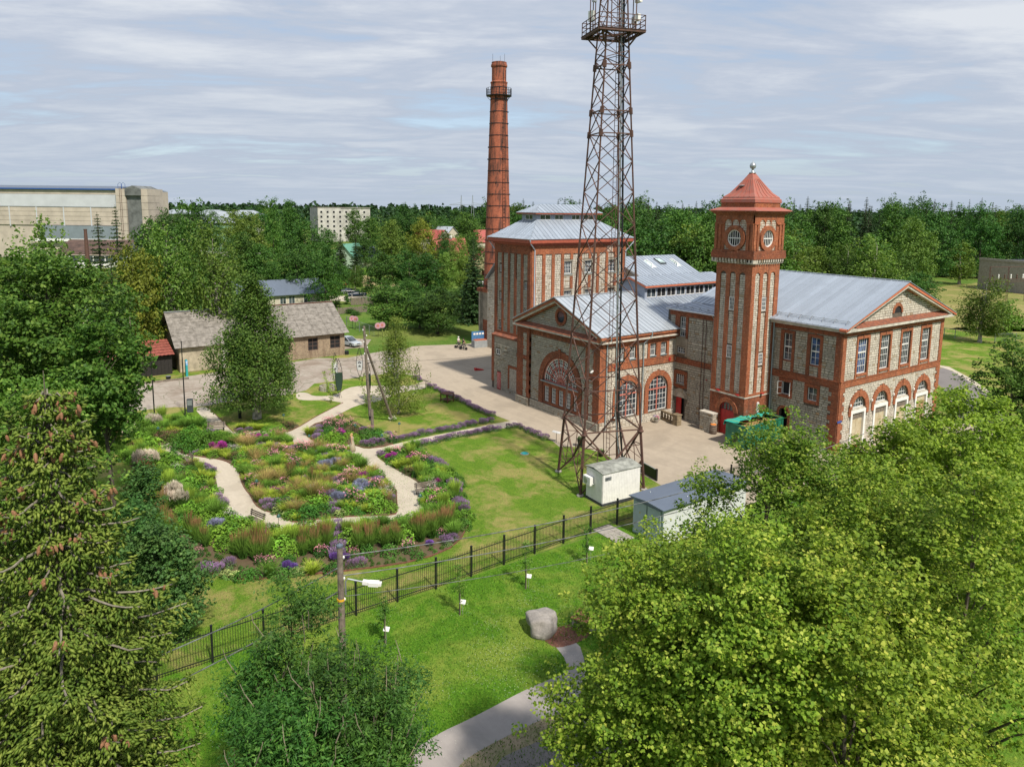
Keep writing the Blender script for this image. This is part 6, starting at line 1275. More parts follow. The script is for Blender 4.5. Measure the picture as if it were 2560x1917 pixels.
# near spruce
def near_spruce():
 o = thing('spruce_tree', 'near spruce with hanging brown cones, filling the left foreground', 'tree', (*(-18.0, 0.43), 0)); rng = np.random.default_rng(400); H = 18.98
 mb = MB(); mb.tube([(0, 0, -.1), (.05, 0, H*.5), (0, .05, H*.85), (0, 0, H-1.2)], [.3, .2, .09, .035], 8); mb.tube([(0, 0, H-1.3), (.02, 0, H)], [.03, .008], 5)
 SP = []; SD = []; cones = []; z = 5.0; br = MB()
 while z < H-.35:
  f = (H-z); R = min(2.5, .42+f*.33)*rng.uniform(.8, 1.1); k = 7 if f > 1.5 else 5; a0 = rng.uniform(0, 6.3)
  for j in range(k):
   a = a0+2*math.pi*j/k+rng.normal()*.2; rr = R*rng.uniform(.7, 1.15); d = np.array([math.cos(a), math.sin(a), 0]); n = 7
   pts = [np.array([0, 0, z])+d*rr*t+np.array([0, 0, -rr*.55*t+rr*.36*t**2.5])+rng.normal(size=3)*.03 for t in np.linspace(0, 1, n)]
   br.tube([tuple(p) for p in pts], [.035*(1-.75*i/(n-1))*min(1, rr/1.5)+.006 for i in range(n)], 5, cap=False)
   side = np.array([-d[1], d[0], 0])
   for t in np.arange(.30, 1.0, .16/max(rr, .5)):
    p = np.array([0, 0, z])+d*rr*t+np.array([0, 0, -rr*.55*t+rr*.36*t**2.5])
    for s in (-1, 1):
     L = rr*.36*(1.1-t*.65)*rng.uniform(.6, 1.2)
     m_ = max(2, int(L/.085))
     for q in range(m_):
      u = (q+.6)/m_; c = p+side*s*L*u+d*L*u*.35+np.array([0, 0, -L*.28*u]); 
      for w in range(2):
       dirn = unit(side*s*.6+d*.7+np.array([0, 0, -.25])+rng.normal(size=3)*.5); SP.append(c+rng.normal(size=3)*.03); SD.append(dirn)
     if rng.uniform() < .45:   # hanging curtain
      for q in range(6): SP.append(p+side*s*L*.5+np.array([0, 0, -.1*q-.06])+rng.normal(size=3)*.03); SD.append(unit(np.array([0, 0, -1.])+rng.normal(size=3)*.25))
   for q in range(6): SP.append(np.array([0, 0, z])+d*rr*(1+.0)+np.array([0, 0, -rr*.12])+rng.normal(size=3)*.06); SD.append(unit(d+rng.normal(size=3)*.4))
   if f < 7 and rng.uniform() < (.42 if f < 3.5 else .2):
    e = np.array([0, 0, z])+d*rr*rng.uniform(.7, .97); e[2] -= rr*.15+.06
    for q in range(rng.integers(3, 9)): cones.append(e+rng.normal(size=3)*np.array([.11, .11, .06]))
  z += rng.uniform(.26, .44)
 SP = np.array(SP); SD = np.array(SD); n = len(SP); L = rng.uniform(.13, .22, (n, 1)); W = rng.uniform(.024, .038, (n, 1)); s1 = unit(np.cross(SD, rng.normal(size=(n, 3)))); s2 = np.cross(SD, s1)
 A = SP-SD*L*.4; T_ = SP+SD*L*.6; M_ = SP
 V = np.stack([A, M_+s1*W, M_+s2*W, M_-s1*W, M_-s2*W, T_], 1).reshape(-1, 3); i6 = np.arange(n)[:, None]*6
 F = np.concatenate([i6+np.array([[0, 2, 1]]), i6+np.array([[0, 3, 2]]), i6+np.array([[0, 4, 3]]), i6+np.array([[0, 1, 4]]), i6+np.array([[5, 1, 2]]), i6+np.array([[5, 2, 3]]), i6+np.array([[5, 3, 4]]), i6+np.array([[5, 4, 1]])])
 np_mesh('needles', V, F, L_spruce_near, o); mb.build('trunk', M_bark, o); br.build('branches', plain('spruce_branch', (.27, .24, .19), .9, var=.25, scale=7), o)['kind'] = 'stuff'
 cm = MB(); cm.lathe((0, 0, 0), [(.006, 0), (.02, -.015), (.027, -.05), (.024, -.10), (.008, -.135)], 7); me = bpy.data.meshes.new('cone'); me.from_pydata(cm.v, [], cm.f); me.materials.append(plain('cone_brown', (.29, .14, .07), .85, var=.2, scale=30))
 cones.sort(key=lambda c: -c[2])
 for c in cones[:280]:
  q = link('cone', me, o); q.location = tuple(c); q.rotation_euler = (rng.normal()*.25, rng.normal()*.25, rng.uniform(0, 6)); sc_ = rng.uniform(1.2, 1.7); q.scale = (sc_, sc_, sc_)
 print('spruce sprigs', n, 'cones', len(cones))
near_spruce()
# ================================================================ THE PLANTED GARDEN
def tipmat(name, base, tip, z0, z1, var=.25):
 """base to tip colour by height: stem to flower head, leaf blades darker low"""
 m, nt, b, out = newmat(name); tc = nn(nt, 'ShaderNodeTexCoord'); s = nn(nt, 'ShaderNodeSeparateXYZ'); nt.links.new(tc.outputs['Object'], s.inputs[0]); g = nn(nt, 'ShaderNodeNewGeometry'); oi = nn(nt, 'ShaderNodeObjectInfo')
 c = mixc(nt, mrange(nt, s.outputs[2], z0, z1), base, tip); n = nn(nt, 'ShaderNodeVectorMath', operation='SCALE'); nt.links.new(c, n.inputs[0])
 nt.links.new(mathn(nt, 'MULTIPLY', mrange(nt, g.outputs['Random Per Island'], 0, 1, 1-var*1.6, 1+var*1.6), mrange(nt, oi.outputs['Random'], 0, 1, .8, 1.2)), n.inputs[3])
 nt.links.new(n.outputs[0], b.inputs['Base Color']); b.inputs['Roughness'].default_value = .8; b.inputs['Specular IOR Level'].default_value = .15; return m
def blades(rng, n, h, R, lean, w, base=.4):
 """upright grass: each blade a bent two-part strip"""
 a = rng.uniform(0, 6.28, n); r = R*base*np.sqrt(rng.uniform(0, 1, n)); p0 = np.stack([r*np.cos(a), r*np.sin(a), np.zeros(n)], 1); ln = lean*rng.uniform(.3, 1.2, n)
 hh = h*rng.uniform(.65, 1.08, n); d = np.stack([np.cos(a), np.sin(a)], 1)+rng.normal(0, .35, (n, 2))
 p1 = p0.copy(); p1[:, :2] += d*ln[:, None]*.35; p1[:, 2] = hh*.62; p2 = p0.copy(); p2[:, :2] += d*ln[:, None]; p2[:, 2] = hh
 t = rng.uniform(0, 6.28, n); s = np.stack([np.cos(t), np.sin(t), np.zeros(n)], 1)*w
 V = np.stack([p0-s, p0+s, p1+s*.9, p1-s*.9, p2+s*.25, p2-s*.25], 1).reshape(-1, 3); i = np.arange(n)[:, None]*6
 return V, np.concatenate([i+np.array([[0, 1, 2, 3]]), i+np.array([[3, 2, 4, 5]])])
def dome(rng, n, h, R, leaf, up=.5, shell=.25, squash=1.0):
 u = unit(rng.normal(size=(n, 3))); u[:, 2] = np.abs(u[:, 2]); bump = 1+.14*np.sin(u[:, 0]*7+u[:, 1]*5)+.1*np.sin(u[:, 1]*11)
 P = u*np.array([R, R, h])*(1-shell*rng.uniform(0, 1, (n, 1))**2)*bump[:, None]; return leaves(P, leaf, out=u, up=up, outw=.9, rng=rng, aspect=.7)
def cat2(*vf):
 VV, FF, o = [], [], 0
 for V, F in vf: VV.append(V); FF.append(F+o); o += len(V)
 return np.concatenate(VV), np.concatenate(FF)
def heads(rng, n, h, R, s, zj=.12):
 a = rng.uniform(0, 6.28, n); r = R*np.sqrt(rng.uniform(0, 1, n)); P = np.stack([r*np.cos(a), r*np.sin(a), h*(1-.35*(r/R)**2)+rng.normal(0, zj, n)], 1); return leaves(P, s, up=2.2, rng=rng, aspect=.95)
def spikes(rng, n, h, R, w=.03, L=.35):
 a = rng.uniform(0, 6.28, n); r = R*np.sqrt(rng.uniform(0, 1, n)); P = np.stack([r*np.cos(a), r*np.sin(a), h*(1-.3*(r/R)**2)*rng.uniform(.8, 1.1, n)], 1); d = unit(np.stack([np.cos(a)*r/R*.6, np.sin(a)*r/R*.6, np.ones(n)], 1)+rng.normal(0, .12, (n, 3)))
 t = unit(np.cross(d, rng.normal(size=(n, 3)))); t2 = np.cross(d, t); V = np.stack([P-d*L*.5, P+t*w, P+d*L*.5, P-t*w, P-d*L*.5, P+t2*w, P+d*L*.5, P-t2*w], 1).reshape(-1, 3); i = np.arange(n)[:, None]*8
 return V, np.concatenate([i+np.array([[0, 1, 2, 3]]), i+np.array([[4, 5, 6, 7]])])
rg = np.random.default_rng(500)
G_green, G_dk, G_lime = (.07, .16, .02), (.035, .10, .018), (.25, .34, .03)
def two(nm, base, top, mb_, mt): return (np_mesh(nm, *base, mb_, only_mesh=True), np_mesh('flowers', *top, mt, only_mesh=True) if top else None)
gl = lambda n, c, k=1.0: leafmat(n, tuple(v*.55 for v in c), c, tuple(min(1, v*1.7) for v in c), .15)
PK = {}
PK['reed'] = (two('leaves', cat2(blades(rg, 260, 1.15, .5, .28, .012), blades(rg, 160, .8, .5, .4, .014)), blades(rg, 120, 1.75, .48, .22, .010), tipmat('reed_green', (.04, .115, .016), (.13, .24, .03), .2, 1.0), tipmat('reed_plume', (.10, .19, .03), (.28, .13, .07), 1.05, 1.5)), 'reed_grass', 'tall reed grass with red-brown plumes', .62)
PK['reedgreen'] = (two('leaves', blades(rg, 380, 1.35, .5, .3, .012), None, tipmat('reed_young', (.05, .14, .018), (.25, .37, .045), .2, 1.2), None), 'reed_grass', 'tall light green reed grass', .6)
PK['lime'] = (two('leaves', blades(rg, 420, .55, .42, .42, .010), None, tipmat('sedge_lime', (.14, .25, .02), (.34, .43, .05), .0, .5), None), 'grass_tuft', 'yellow-green grass mound', .5)
PK['haze'] = (two('leaves', blades(rg, 200, .55, .42, .35, .011), blades(rg, 260, 1.0, .45, .6, .006), tipmat('molinia_green', (.09, .16, .025), (.16, .22, .04), 0, .5), tipmat('molinia_haze', (.2, .2, .05), (.40, .27, .11), .3, .9)), 'grass_tuft', 'tan-headed fine grass', .55)
PK['greengrass'] = (two('leaves', blades(rg, 420, .85, .42, .42, .012), None, tipmat('grass_mid', (.04, .12, .018), (.14, .27, .035), .0, .8), None), 'grass_tuft', 'fountain-shaped green grass', .55)
PK['mound'] = (two('leaves', dome(rg, 620, .62, .58, .10), None, gl('mound_green', (.15, .31, .028)), None), 'leafy_mound', 'bright green mound', .6)
PK['mounddk'] = (two('leaves', dome(rg, 620, .55, .55, .09), None, gl('mound_dark', (.07, .19, .024)), None), 'perennial', 'dark green mound', .58)
PK['shrub'] = (two('leaves', dome(rg, 1100, 1.15, 1.0, .13), None, gl('shrub_fresh', (.075, .19, .018)), None), 'garden_shrub', 'large dense green shrub', 1.0)
PK['catmint'] = (two('leaves', dome(rg, 420, .34, .5, .08), spikes(rg, 170, .52, .55, .018, .22), gl('catmint_leaf', (.11, .20, .055)), gl('catmint_bloom', (.30, .20, .34))), 'catmint', 'lilac catmint', .52)
PK['lav'] = (two('leaves', dome(rg, 400, .40, .42, .07), spikes(rg, 150, .6, .46, .016, .2), gl('lavender_leaf', (.10, .19, .055)), gl('lavender_bloom', (.30, .19, .34))), 'lavender', 'lavender clump in bloom', .45)
PK['violet'] = (two('leaves', dome(rg, 240, .3, .42, .07), spikes(rg, 220, .5, .42, .026, .26), gl('salvia_leaf', (.06, .14, .03)), gl('salvia_bloom', (.18, .09, .36))), 'salvia', 'violet salvia in bloom', .45)
PK['magenta'] = (two('leaves', dome(rg, 220, .42, .45, .09), spikes(rg, 150, .78, .45, .028, .28), gl('loosestrife_leaf', (.06, .14, .03)), gl('loosestrife_bloom', (.42, .06, .32))), 'loosestrife', 'bright magenta loosestrife', .5)
PK['pink'] = (two('leaves', dome(rg, 380, .6, .48, .11), heads(rg, 70, .86, .5, .085), gl('coneflower_leaf', (.05, .13, .025)), gl('coneflower_bloom', (.66, .27, .33))), 'coneflower', 'pink coneflowers', .52)
PK['white'] = (two('leaves', dome(rg, 380, .5, .5, .1), heads(rg, 150, .68, .52, .055), gl('white_leaf', (.06, .15, .025)), gl('white_bloom', (.72, .68, .60))), 'white_perennial', 'white-flowered perennial', .52)
PK['plume'] = (two('leaves', blades(rg, 300, .95, .55, .4, .016), spikes(rg, 190, 1.5, .6, .03, .42), tipmat('knotweed_green', (.04, .11, .02), (.09, .18, .03), 0, 1.0), gl('knotweed_plume', (.62, .54, .46))), 'white_knotweed', 'tall creamy white flower plumes', .7)
PK['rust'] = (two('leaves', dome(rg, 420, .5, .5, .08), heads(rg, 220, .6, .5, .06), gl('sedum_leaf', (.08, .12, .03)), gl('sedum_head', (.20, .11, .07))), 'perennial', 'dull red-brown flowering clump', .52)
PK['blue'] = (two('leaves', dome(rg, 200, .45, .45, .06), spikes(rg, 260, .72, .5, .018, .3), gl('sage_leaf', (.14, .22, .12)), gl('sage_bloom', (.30, .32, .48))), 'russian_sage', 'silvery sage', .55)
PK['sedum'] = (two('leaves', dome(rg, 380, .3, .45, .10), heads(rg, 80, .42, .42, .11, .03), gl('stonecrop_leaf', (.12, .22, .05)), gl('stonecrop_head', (.33, .42, .14))), 'stonecrop', 'pale green flat-headed stonecrop', .5)
PK['young'] = (two('leaves', dome(rg, 120, .3, .2, .09), None, gl('young_leaf', (.07, .16, .02)), None), 'young_plant', 'small young plant on bare soil', .25)
placed = []; NPL = [0]
WHERE = {}
PSC = {'reed': (.95, .95), 'reedgreen': (.95, .9), 'catmint': (.8, .75), 'lav': (.85, .8), 'magenta': (.7, .75), 'blue': (.8, .75), 'violet': (.7, .7), 'plume': (.95, 1.0), 'lime': (1.0, 1.05), 'shrub': (1.25, 1.15), 'mound': (1.05, 1.05), 'mounddk': (1.05, 1.05), 'pink': (1.0, 1.05), 'haze': (1.05, 1.05), 'greengrass': (.95, 1.0)}
def plant(k, x, y, s, where):
 q = PSC.get(k, (.85, .85)); s *= q[0]
 (leafm, flm), nm, what, r = PK[k]
 o = thing(nm, None, 'plant', (x, y, .02), R0.uniform(0, 6.28)); o.scale = (s, s, s*q[1]/q[0]*R0.uniform(.82, 1.15)); link('leaves', leafm, o)
 if flm: link('flowers', flm, o)['kind'] = 'stuff'
 placed.append((x, y, r*s)); NPL[0] += 1
 WHERE.setdefault((what, where), []).append(o); return o
def free(x, y, r, f=.72): return all((x-a)**2+(y-b)**2 > ((r+c)*f)**2 for a, b, c in placed)
KEYS = [   # (kind, where) followed by garden positions
 ('shrub', 'at the left end of the island bed', [(-72.4,12.6),(-73.2,13.7),(-72.4,14.5),(-71.6,15.2),(-70.5,12.7),(-70.4,13.7),(-70.4,14.7)], 1.0),
 ('magenta', 'beside the big shrubs of the island bed', [(-69.0,14.6),(-68.5,14.8),(-68.5,15.2),(-67.9,15.3)], 1.2),
 ('catmint', 'along the path below the big shrubs', [(-69.4,11.7),(-68.8,12.0),(-68.4,12.3),(-68.2,12.7),(-68.5,13.1)], 1.0),
 ('lime', 'at the path edge below the magenta flowers', [(-67.2,13.3),(-66.8,13.6),(-66.3,13.9)], 1.1),
 ('white', 'between the magenta and the pink flowers', [(-67.9,15.8),(-67.7,16.2),(-67.2,16.5)], 1.0),
 ('haze', 'in the middle left of the island bed', [(-68.7,17.3),(-67.7,17.5),(-64.4,17.2),(-63.7,17.5),(-63.7,17.9),(-58.5,16.7),(-58.0,17.0),(-57.5,17.4),(-57.7,16.1),(-57.2,17.6),(-53.2,18.6),(-52.8,18.9),(-53.1,19.4),(-57.7,22.6),(-57.7,23.1)], 1.3),
 ('haze', 'at the far side of the island bed', [(-64.3,22.3),(-63.9,22.8),(-63.3,23.3)], 1.1),
 ('magenta', 'in the lower left of the island bed', [(-55.5,16.1),(-55.3,16.4),(-55.1,16.7)], 1.0),
 ('magenta', 'at the far rim of the island bed', [(-70.5,18.2),(-70.2,18.6),(-69.6,19.0),(-69.2,19.4)], .9),
 ('lime', 'at the left rim of the island bed', [(-59.2,14.8),(-59.2,15.2),(-55.5,14.8),(-55.4,15.2),(-54.8,15.6),(-55.0,15.9)], 1.2),
 ('catmint', 'at the lower left rim of the island bed', [(-53.6,14.3),(-53.1,14.5),(-52.7,14.8),(-54.2,14.6),(-53.6,14.9),(-53.1,15.2),(-52.3,15.2),(-52.0,14.7)], 1.2),
 ('sedum', 'on the near rim of the island bed', [(-51.6,15.1),(-51.1,15.3),(-50.8,15.5),(-50.3,15.6),(-48.6,18.8),(-48.4,19.1),(-48.2,19.4),(-48.0,19.6),(-47.9,19.9)], 1.1),
 ('mounddk', 'on the near rim of the island bed', [(-49.6,16.8),(-49.3,17.2),(-49.1,17.7),(-50.4,16.9),(-50.1,17.4),(-49.8,17.8),(-52.5,15.9),(-52.1,16.3)], 1.4),
 ('mound', 'near the right end of the island bed', [(-51.7,17.8),(-51.3,18.2),(-51.2,18.6),(-49.1,21.8),(-48.9,22.1),(-48.3,21.6),(-49.4,22.5)], 1.4),
 ('blue', 'in the right half of the island bed', [(-59.3,21.4),(-58.6,21.6),(-59.0,22.6),(-52.4,21.8),(-52.9,22.4),(-52.2,22.4),(-51.9,22.6),(-51.6,19.8),(-51.0,20.0),(-50.7,20.3),(-51.6,21.7)], 1.3),
 ('pink', 'in the right half of the island bed', [(-50.0,20.3),(-50.0,20.7),(-49.6,21.0),(-51.8,22.7),(-51.9,23.2),(-51.3,23.4),(-54.7,22.4),(-55.3,22.2),(-62.3,23.1),(-62.0,23.6),(-61.4,24.0),(-63.3,21.1),(-62.8,21.4),(-64.0,20.9)], 1.2),
 ('magenta', 'in the right part of the island bed', [(-55.0,22.6),(-55.0,23.0),(-54.6,23.3),(-53.4,23.3),(-52.8,23.5)], 1.0),
 ('violet', 'in the middle of the island bed', [(-56.7,18.9),(-56.5,19.2),(-62.8,21.8),(-62.4,22.1),(-62.3,22.6)], 1.1),
 ('white', 'on the right rim of the island bed', [(-50.5,23.3),(-50.1,23.4),(-50.6,23.8),(-54.1,18.5),(-54.3,18.9)], 1.0),
 ('lime', 'on the right rim of the island bed', [(-51.5,23.9),(-51.2,24.3),(-47.8,20.3),(-47.5,20.7),(-47.3,21.1),(-52.6,21.5),(-52.5,20.9),(-52.4,20.4),(-60.1,23.8),(-59.7,24.0)], 1.2),
 ('rust', 'in the island bed', [(-57.9,14.8),(-57.3,15.1),(-56.6,14.7),(-65.5,15.6),(-64.1,15.7),(-60.6,19.4),(-60.1,19.7),(-50.8,16.9),(-50.7,16.5),(-49.5,21.2),(-48.5,22.7),(-48.7,23.0)], 1.2),
 ('reed', 'in the middle of the island bed', [(-59.9,18.9),(-59.3,19.1),(-58.4,18.6),(-56.8,19.9),(-56.3,20.0),(-56.4,20.5)], .85),
 ('greengrass', 'in the island bed', [(-69.7,16.2),(-69.3,16.4),(-67.3,20.8),(-66.4,20.8),(-61.2,15.4),(-60.5,15.7),(-62.2,18.5),(-62.0,18.9),(-53.3,19.8),(-58.2,23.9),(-57.5,24.1),(-56.6,24.0),(-46.8,21.7),(-47.0,22.1)], 1.2),
 ('catmint', 'down the middle of the island bed', [(-64.4,20.3),(-63.3,20.2),(-64.8,20.6),(-52.2,19.5),(-51.2,19.2),(-50.2,18.9),(-49.3,18.6),(-50.6,18.8),(-54.7,20.9),(-54.0,20.8),(-54.5,20.6)], 1.2),
 # north bed
 ('catmint', 'in the bed left of the walking woman', [(-69.6,24.4),(-69.7,24.9),(-68.3,24.3),(-68.2,24.6),(-67.2,23.9),(-67.3,24.3),(-66.8,23.6),(-66.1,23.7)], 1.2),
 ('lime', 'left of the walking woman', [(-68.8,23.3),(-68.5,23.6)], 1.2),
 ('mounddk', 'in the bed left of the walking woman', [(-68.3,25.4),(-68.0,25.8),(-67.4,25.3)], 1.3), ('magenta', 'in the bed left of the walking woman', [(-67.3,26.3),(-67.2,26.6),(-66.7,26.3)], 1.1),
 ('mound', 'along the path left of the walking woman', [(-66.0,23.8),(-65.6,24.0),(-65.1,24.3),(-65.4,24.8),(-64.6,25.0),(-64.5,25.3)], 1.2), ('rust', 'behind the walking woman', [(-67.2,27.1),(-66.7,27.4),(-65.9,27.5),(-71.0,24.5)], 1.2),
 ('mounddk', 'right of the walking woman', [(-64.8,27.8),(-64.8,28.3),(-64.1,28.5),(-63.6,27.5),(-63.4,27.9)], 1.5), ('sedum', 'right of the walking woman', [(-63.6,28.9),(-63.4,29.2),(-62.7,29.3),(-62.6,28.6)], 1.2),
 ('lav', 'at the path corner right of the woman', [(-62.6,26.6),(-62.1,26.8),(-62.0,27.1),(-62.1,27.5),(-62.0,27.8),(-62.1,28.2),(-62.0,28.5)], 1.2), ('pink', 'behind the dark shrub of the north bed', [(-70.4,25.9),(-70.4,26.5),(-69.9,26.9),(-67.8,27.9)], .9),
 # tree bed
 ('lime', 'in the bed below the big birch', [(-74.6,18.4),(-74.2,18.7),(-73.4,19.4),(-73.0,19.8),(-73.0,20.2)], .9), ('catmint', 'in the bed below the big birch', [(-73.4,17.6),(-73.3,18.0),(-73.2,18.4),(-73.1,18.8)], .9), ('rust', 'in the bed below the big birch', [(-72.6,22.6),(-72.7,23.0),(-72.5,23.3),(-71.8,22.6)], 1.2), ('mound', 'in the bed below the big birch', [(-72.4,20.5),(-71.9,20.9),(-71.5,21.2),(-71.4,21.7),(-70.9,21.8)], .8),
 # right bed
 ('catmint', 'at the tip of the right-hand bed', [(-59.8,26.9),(-59.0,26.8),(-58.5,26.8),(-59.9,27.2)], 1.0), ('greengrass', 'in the right-hand bed', [(-59.6,27.6),(-59.2,27.8),(-58.7,27.8)], 1.0), ('rust', 'in the right-hand bed', [(-58.9,28.3),(-58.9,28.8),(-58.4,29.1),(-53.8,26.6),(-53.5,26.9),(-53.1,27.0)], 1.2), ('mounddk', 'in the right-hand bed', [(-58.1,29.1),(-57.6,29.4),(-52.5,28.6),(-52.1,28.9),(-48.9,27.4),(-48.5,27.7),(-54.0,27.9)], 1.3),
 ('magenta', 'in the right-hand bed', [(-57.5,26.9),(-57.6,27.3),(-56.4,28.3),(-56.3,28.8),(-50.0,27.8),(-49.7,27.9)], 1.1), ('pink', 'in the right-hand bed', [(-58.0,27.9),(-55.5,28.5),(-55.0,28.8),(-54.9,29.3),(-47.8,26.2),(-47.4,26.5),(-47.4,26.9),(-46.0,25.2),(-45.7,25.5)], 1.1), ('lime', 'in the right-hand bed', [(-55.5,26.8),(-55.1,27.0),(-55.1,27.4),(-50.5,26.7),(-47.7,25.4),(-46.8,25.2),(-51.7,28.8),(-51.6,29.2)], 1.3),
 ('lav', 'rimming the right-hand bed', [(-54.4,29.7),(-53.8,29.9),(-53.0,29.9),(-48.9,28.4),(-48.2,28.4),(-47.4,28.1),(-47.9,28.0),(-45.6,27.1),(-44.9,27.0),(-44.1,26.7),(-44.1,26.4),(-45.1,26.7)], 1.4), ('white', 'behind the slatted bench', [(-50.2,27.2),(-49.6,27.1),(-49.0,26.7)], 1.1), ('mound', 'in the right-hand bed', [(-46.2,26.1),(-46.0,26.4),(-47.4,25.5)], 1.3),
 # tall hedge of reeds on the near side
 ('reed', 'in the right reed hedge', [(-43.7,25.4),(-43.5,24.9),(-43.5,24.4),(-43.4,23.9),(-43.5,23.6),(-43.4,23.1),(-43.5,22.7),(-43.6,22.4),(-43.1,24.9),(-42.9,24.3),(-42.8,23.8),(-42.8,23.3),(-42.8,22.9),(-42.8,22.5)], 1.1),
 ('mound', 'in the near hedge', [(-42.7,25.2),(-42.4,25.2),(-42.7,21.2),(-42.3,21.4),(-42.7,21.8),(-44.1,17.7),(-43.5,17.7),(-43.7,17.4)], 1.5),
 ('reedgreen', 'in the near hedge', [(-43.6,22.1),(-43.7,21.7),(-44.9,19.4),(-45.2,19.0),(-45.5,18.6),(-45.6,18.3),(-47.2,14.9),(-47.1,14.6),(-47.0,14.2),(-47.0,15.2),(-46.9,13.9)], 1.1),
 ('reed', 'in the middle reed hedge', [(-43.6,21.3),(-43.7,20.9),(-43.8,20.6),(-43.9,20.2),(-44.1,19.9),(-44.1,19.5),(-44.2,19.2),(-44.4,18.9),(-44.5,18.5),(-43.0,20.8),(-43.0,20.5),(-43.1,20.1),(-43.2,19.8),(-43.4,19.5),(-43.5,19.0),(-43.9,18.5)], 1.0),
 ('catmint', 'crossing the reed hedge', [(-46.4,17.6),(-46.2,17.9),(-45.9,17.9),(-45.6,17.4),(-45.2,17.5),(-44.8,17.5),(-44.8,17.1),(-44.2,17.1),(-44.1,17.3),(-43.6,16.7),(-43.2,16.8),(-42.9,16.3),(-42.4,16.4)], 1.5),
 ('reed', 'in the left reed hedge', [(-45.5,16.9),(-45.6,16.6),(-45.7,16.3),(-45.8,15.9),(-45.8,15.6),(-46.0,15.3),(-44.9,16.6),(-44.8,16.2),(-44.9,15.8),(-44.9,15.5),(-45.1,15.2),(-46.4,13.3),(-46.5,13.0),(-46.7,12.7),(-46.9,12.4),(-47.2,12.1),(-47.5,11.9),(-47.8,11.6),(-45.9,13.0),(-45.9,12.7),(-46.1,12.4),(-46.3,12.1),(-46.8,11.8),(-47.1,11.6)], 1.05),
 ('mound', 'in front of the reed hedge', [(-45.8,13.6),(-45.4,13.7),(-45.3,14.0),(-45.5,14.3),(-45.0,13.5),(-50.1,11.1),(-49.6,11.3),(-49.1,11.5),(-49.3,10.8),(-48.9,11.0),(-48.2,11.0),(-48.3,10.5),(-47.6,10.6),(-49.8,12.0),(-49.9,12.4),(-49.5,12.7)], 1.5),
 ('reed', 'at the lower left of the hedge', [(-52.3,9.7),(-51.8,9.9),(-51.4,10.1),(-50.9,10.3),(-51.3,9.7),(-50.9,9.9),(-50.4,10.1),(-49.9,10.3)], 1.1), ('blue', 'beside the left reeds', [(-51.3,10.8),(-50.9,10.9)], 1.4),
 ('mound', 'on the left side of the ring path', [(-55.0,9.9),(-54.5,10.1),(-54.1,10.4),(-53.8,10.7),(-53.8,9.9),(-53.3,10.3),(-52.9,10.6),(-59.8,10.5),(-59.6,10.8),(-59.8,11.2),(-60.2,11.6),(-60.7,11.2)], 1.5), ('greengrass', 'on the left side of the ring path', [(-55.1,11.5),(-53.6,11.5),(-54.2,11.1),(-58.3,10.3)], 1.3),
 ('plume', 'left of the ring path, lowest group', [(-58.9,9.4),(-59.0,9.7),(-58.9,10.0),(-58.3,10.3),(-57.7,9.3),(-57.5,9.6),(-57.1,9.9),(-56.7,10.2),(-58.3,9.7)], 1.0), ('plume', 'by the bench with the dark back', [(-68.1,8.7),(-68.1,9.1),(-67.7,9.3),(-67.0,9.6),(-67.1,8.7)], 1.0), ('plume', 'at the far left of the beds', [(-77.2,8.0),(-77.3,8.4),(-77.4,8.8),(-76.6,9.1),(-76.3,8.5),(-79.5,11.3),(-79.6,11.7),(-79.1,11.9)], 1.0),
 ('reed', 'at the left rim of the beds', [(-59.1,8.9),(-57.8,8.7),(-56.3,8.5),(-55.2,8.4),(-54.1,8.5),(-53.1,8.5),(-52.3,8.7),(-56.9,8.8),(-55.5,8.7),(-65.6,8.6),(-65.0,8.9),(-64.5,9.2),(-64.1,9.5),(-64.0,8.6),(-74.9,7.7),(-73.7,7.8),(-73.0,7.9),(-73.9,7.5)], 1.1), ('rust', 'left of the ring path', [(-73.3,8.4),(-72.6,8.6),(-62.1,9.7),(-61.9,10.1),(-62.0,10.5),(-65.2,11.5),(-64.9,12.0),(-75.2,11.2),(-75.4,11.9),(-75.3,12.5),(-74.0,11.5),(-74.2,12.2),(-74.3,10.6)], 1.3),
 ('catmint', 'at the bend of the ring path', [(-64.5,12.7),(-63.8,12.9),(-63.0,13.0),(-63.5,12.6),(-56.7,12.1),(-56.1,12.3),(-55.5,12.3),(-55.3,12.1)], 1.2), ('lime', 'at the bend of the ring path', [(-62.0,12.0),(-61.9,12.3),(-61.5,12.6),(-77.7,12.4),(-76.7,12.4),(-75.6,15.2)], 1.2), ('mounddk', 'at the bend of the ring path', [(-62.0,11.3),(-61.8,11.6),(-50.0,13.3),(-49.6,13.5),(-49.1,13.8)], 1.2), ('white', 'along the left path', [(-65.2,10.7),(-64.8,11.0),(-64.8,11.4),(-64.6,11.7),(-52.6,12.1),(-52.1,12.4),(-51.6,12.6),(-51.2,12.7)], 1.1), ('pink', 'left of the ring path', [(-58.0,11.6),(-49.0,13.2),(-54.3,11.6)], .9), ('magenta', 'by the near rim of the ring path', [(-48.7,12.9),(-48.5,13.2)], .9),
 ('greengrass', 'at the far left of the beds', [(-77.0,10.4),(-76.1,10.8),(-76.4,11.3),(-77.4,11.9),(-77.5,13.9),(-77.5,14.4),(-76.9,14.8),(-77.9,10.1),(-78.2,11.7)], 1.5), ('mound', 'at the far left of the beds', [(-74.6,9.2),(-73.8,9.5),(-74.2,8.8),(-71.9,9.7),(-72.2,9.2),(-68.3,10.1),(-67.5,10.4),(-66.4,10.5),(-65.8,9.9),(-65.1,10.2),(-64.0,10.3)], 1.6),
 # front band on bare soil
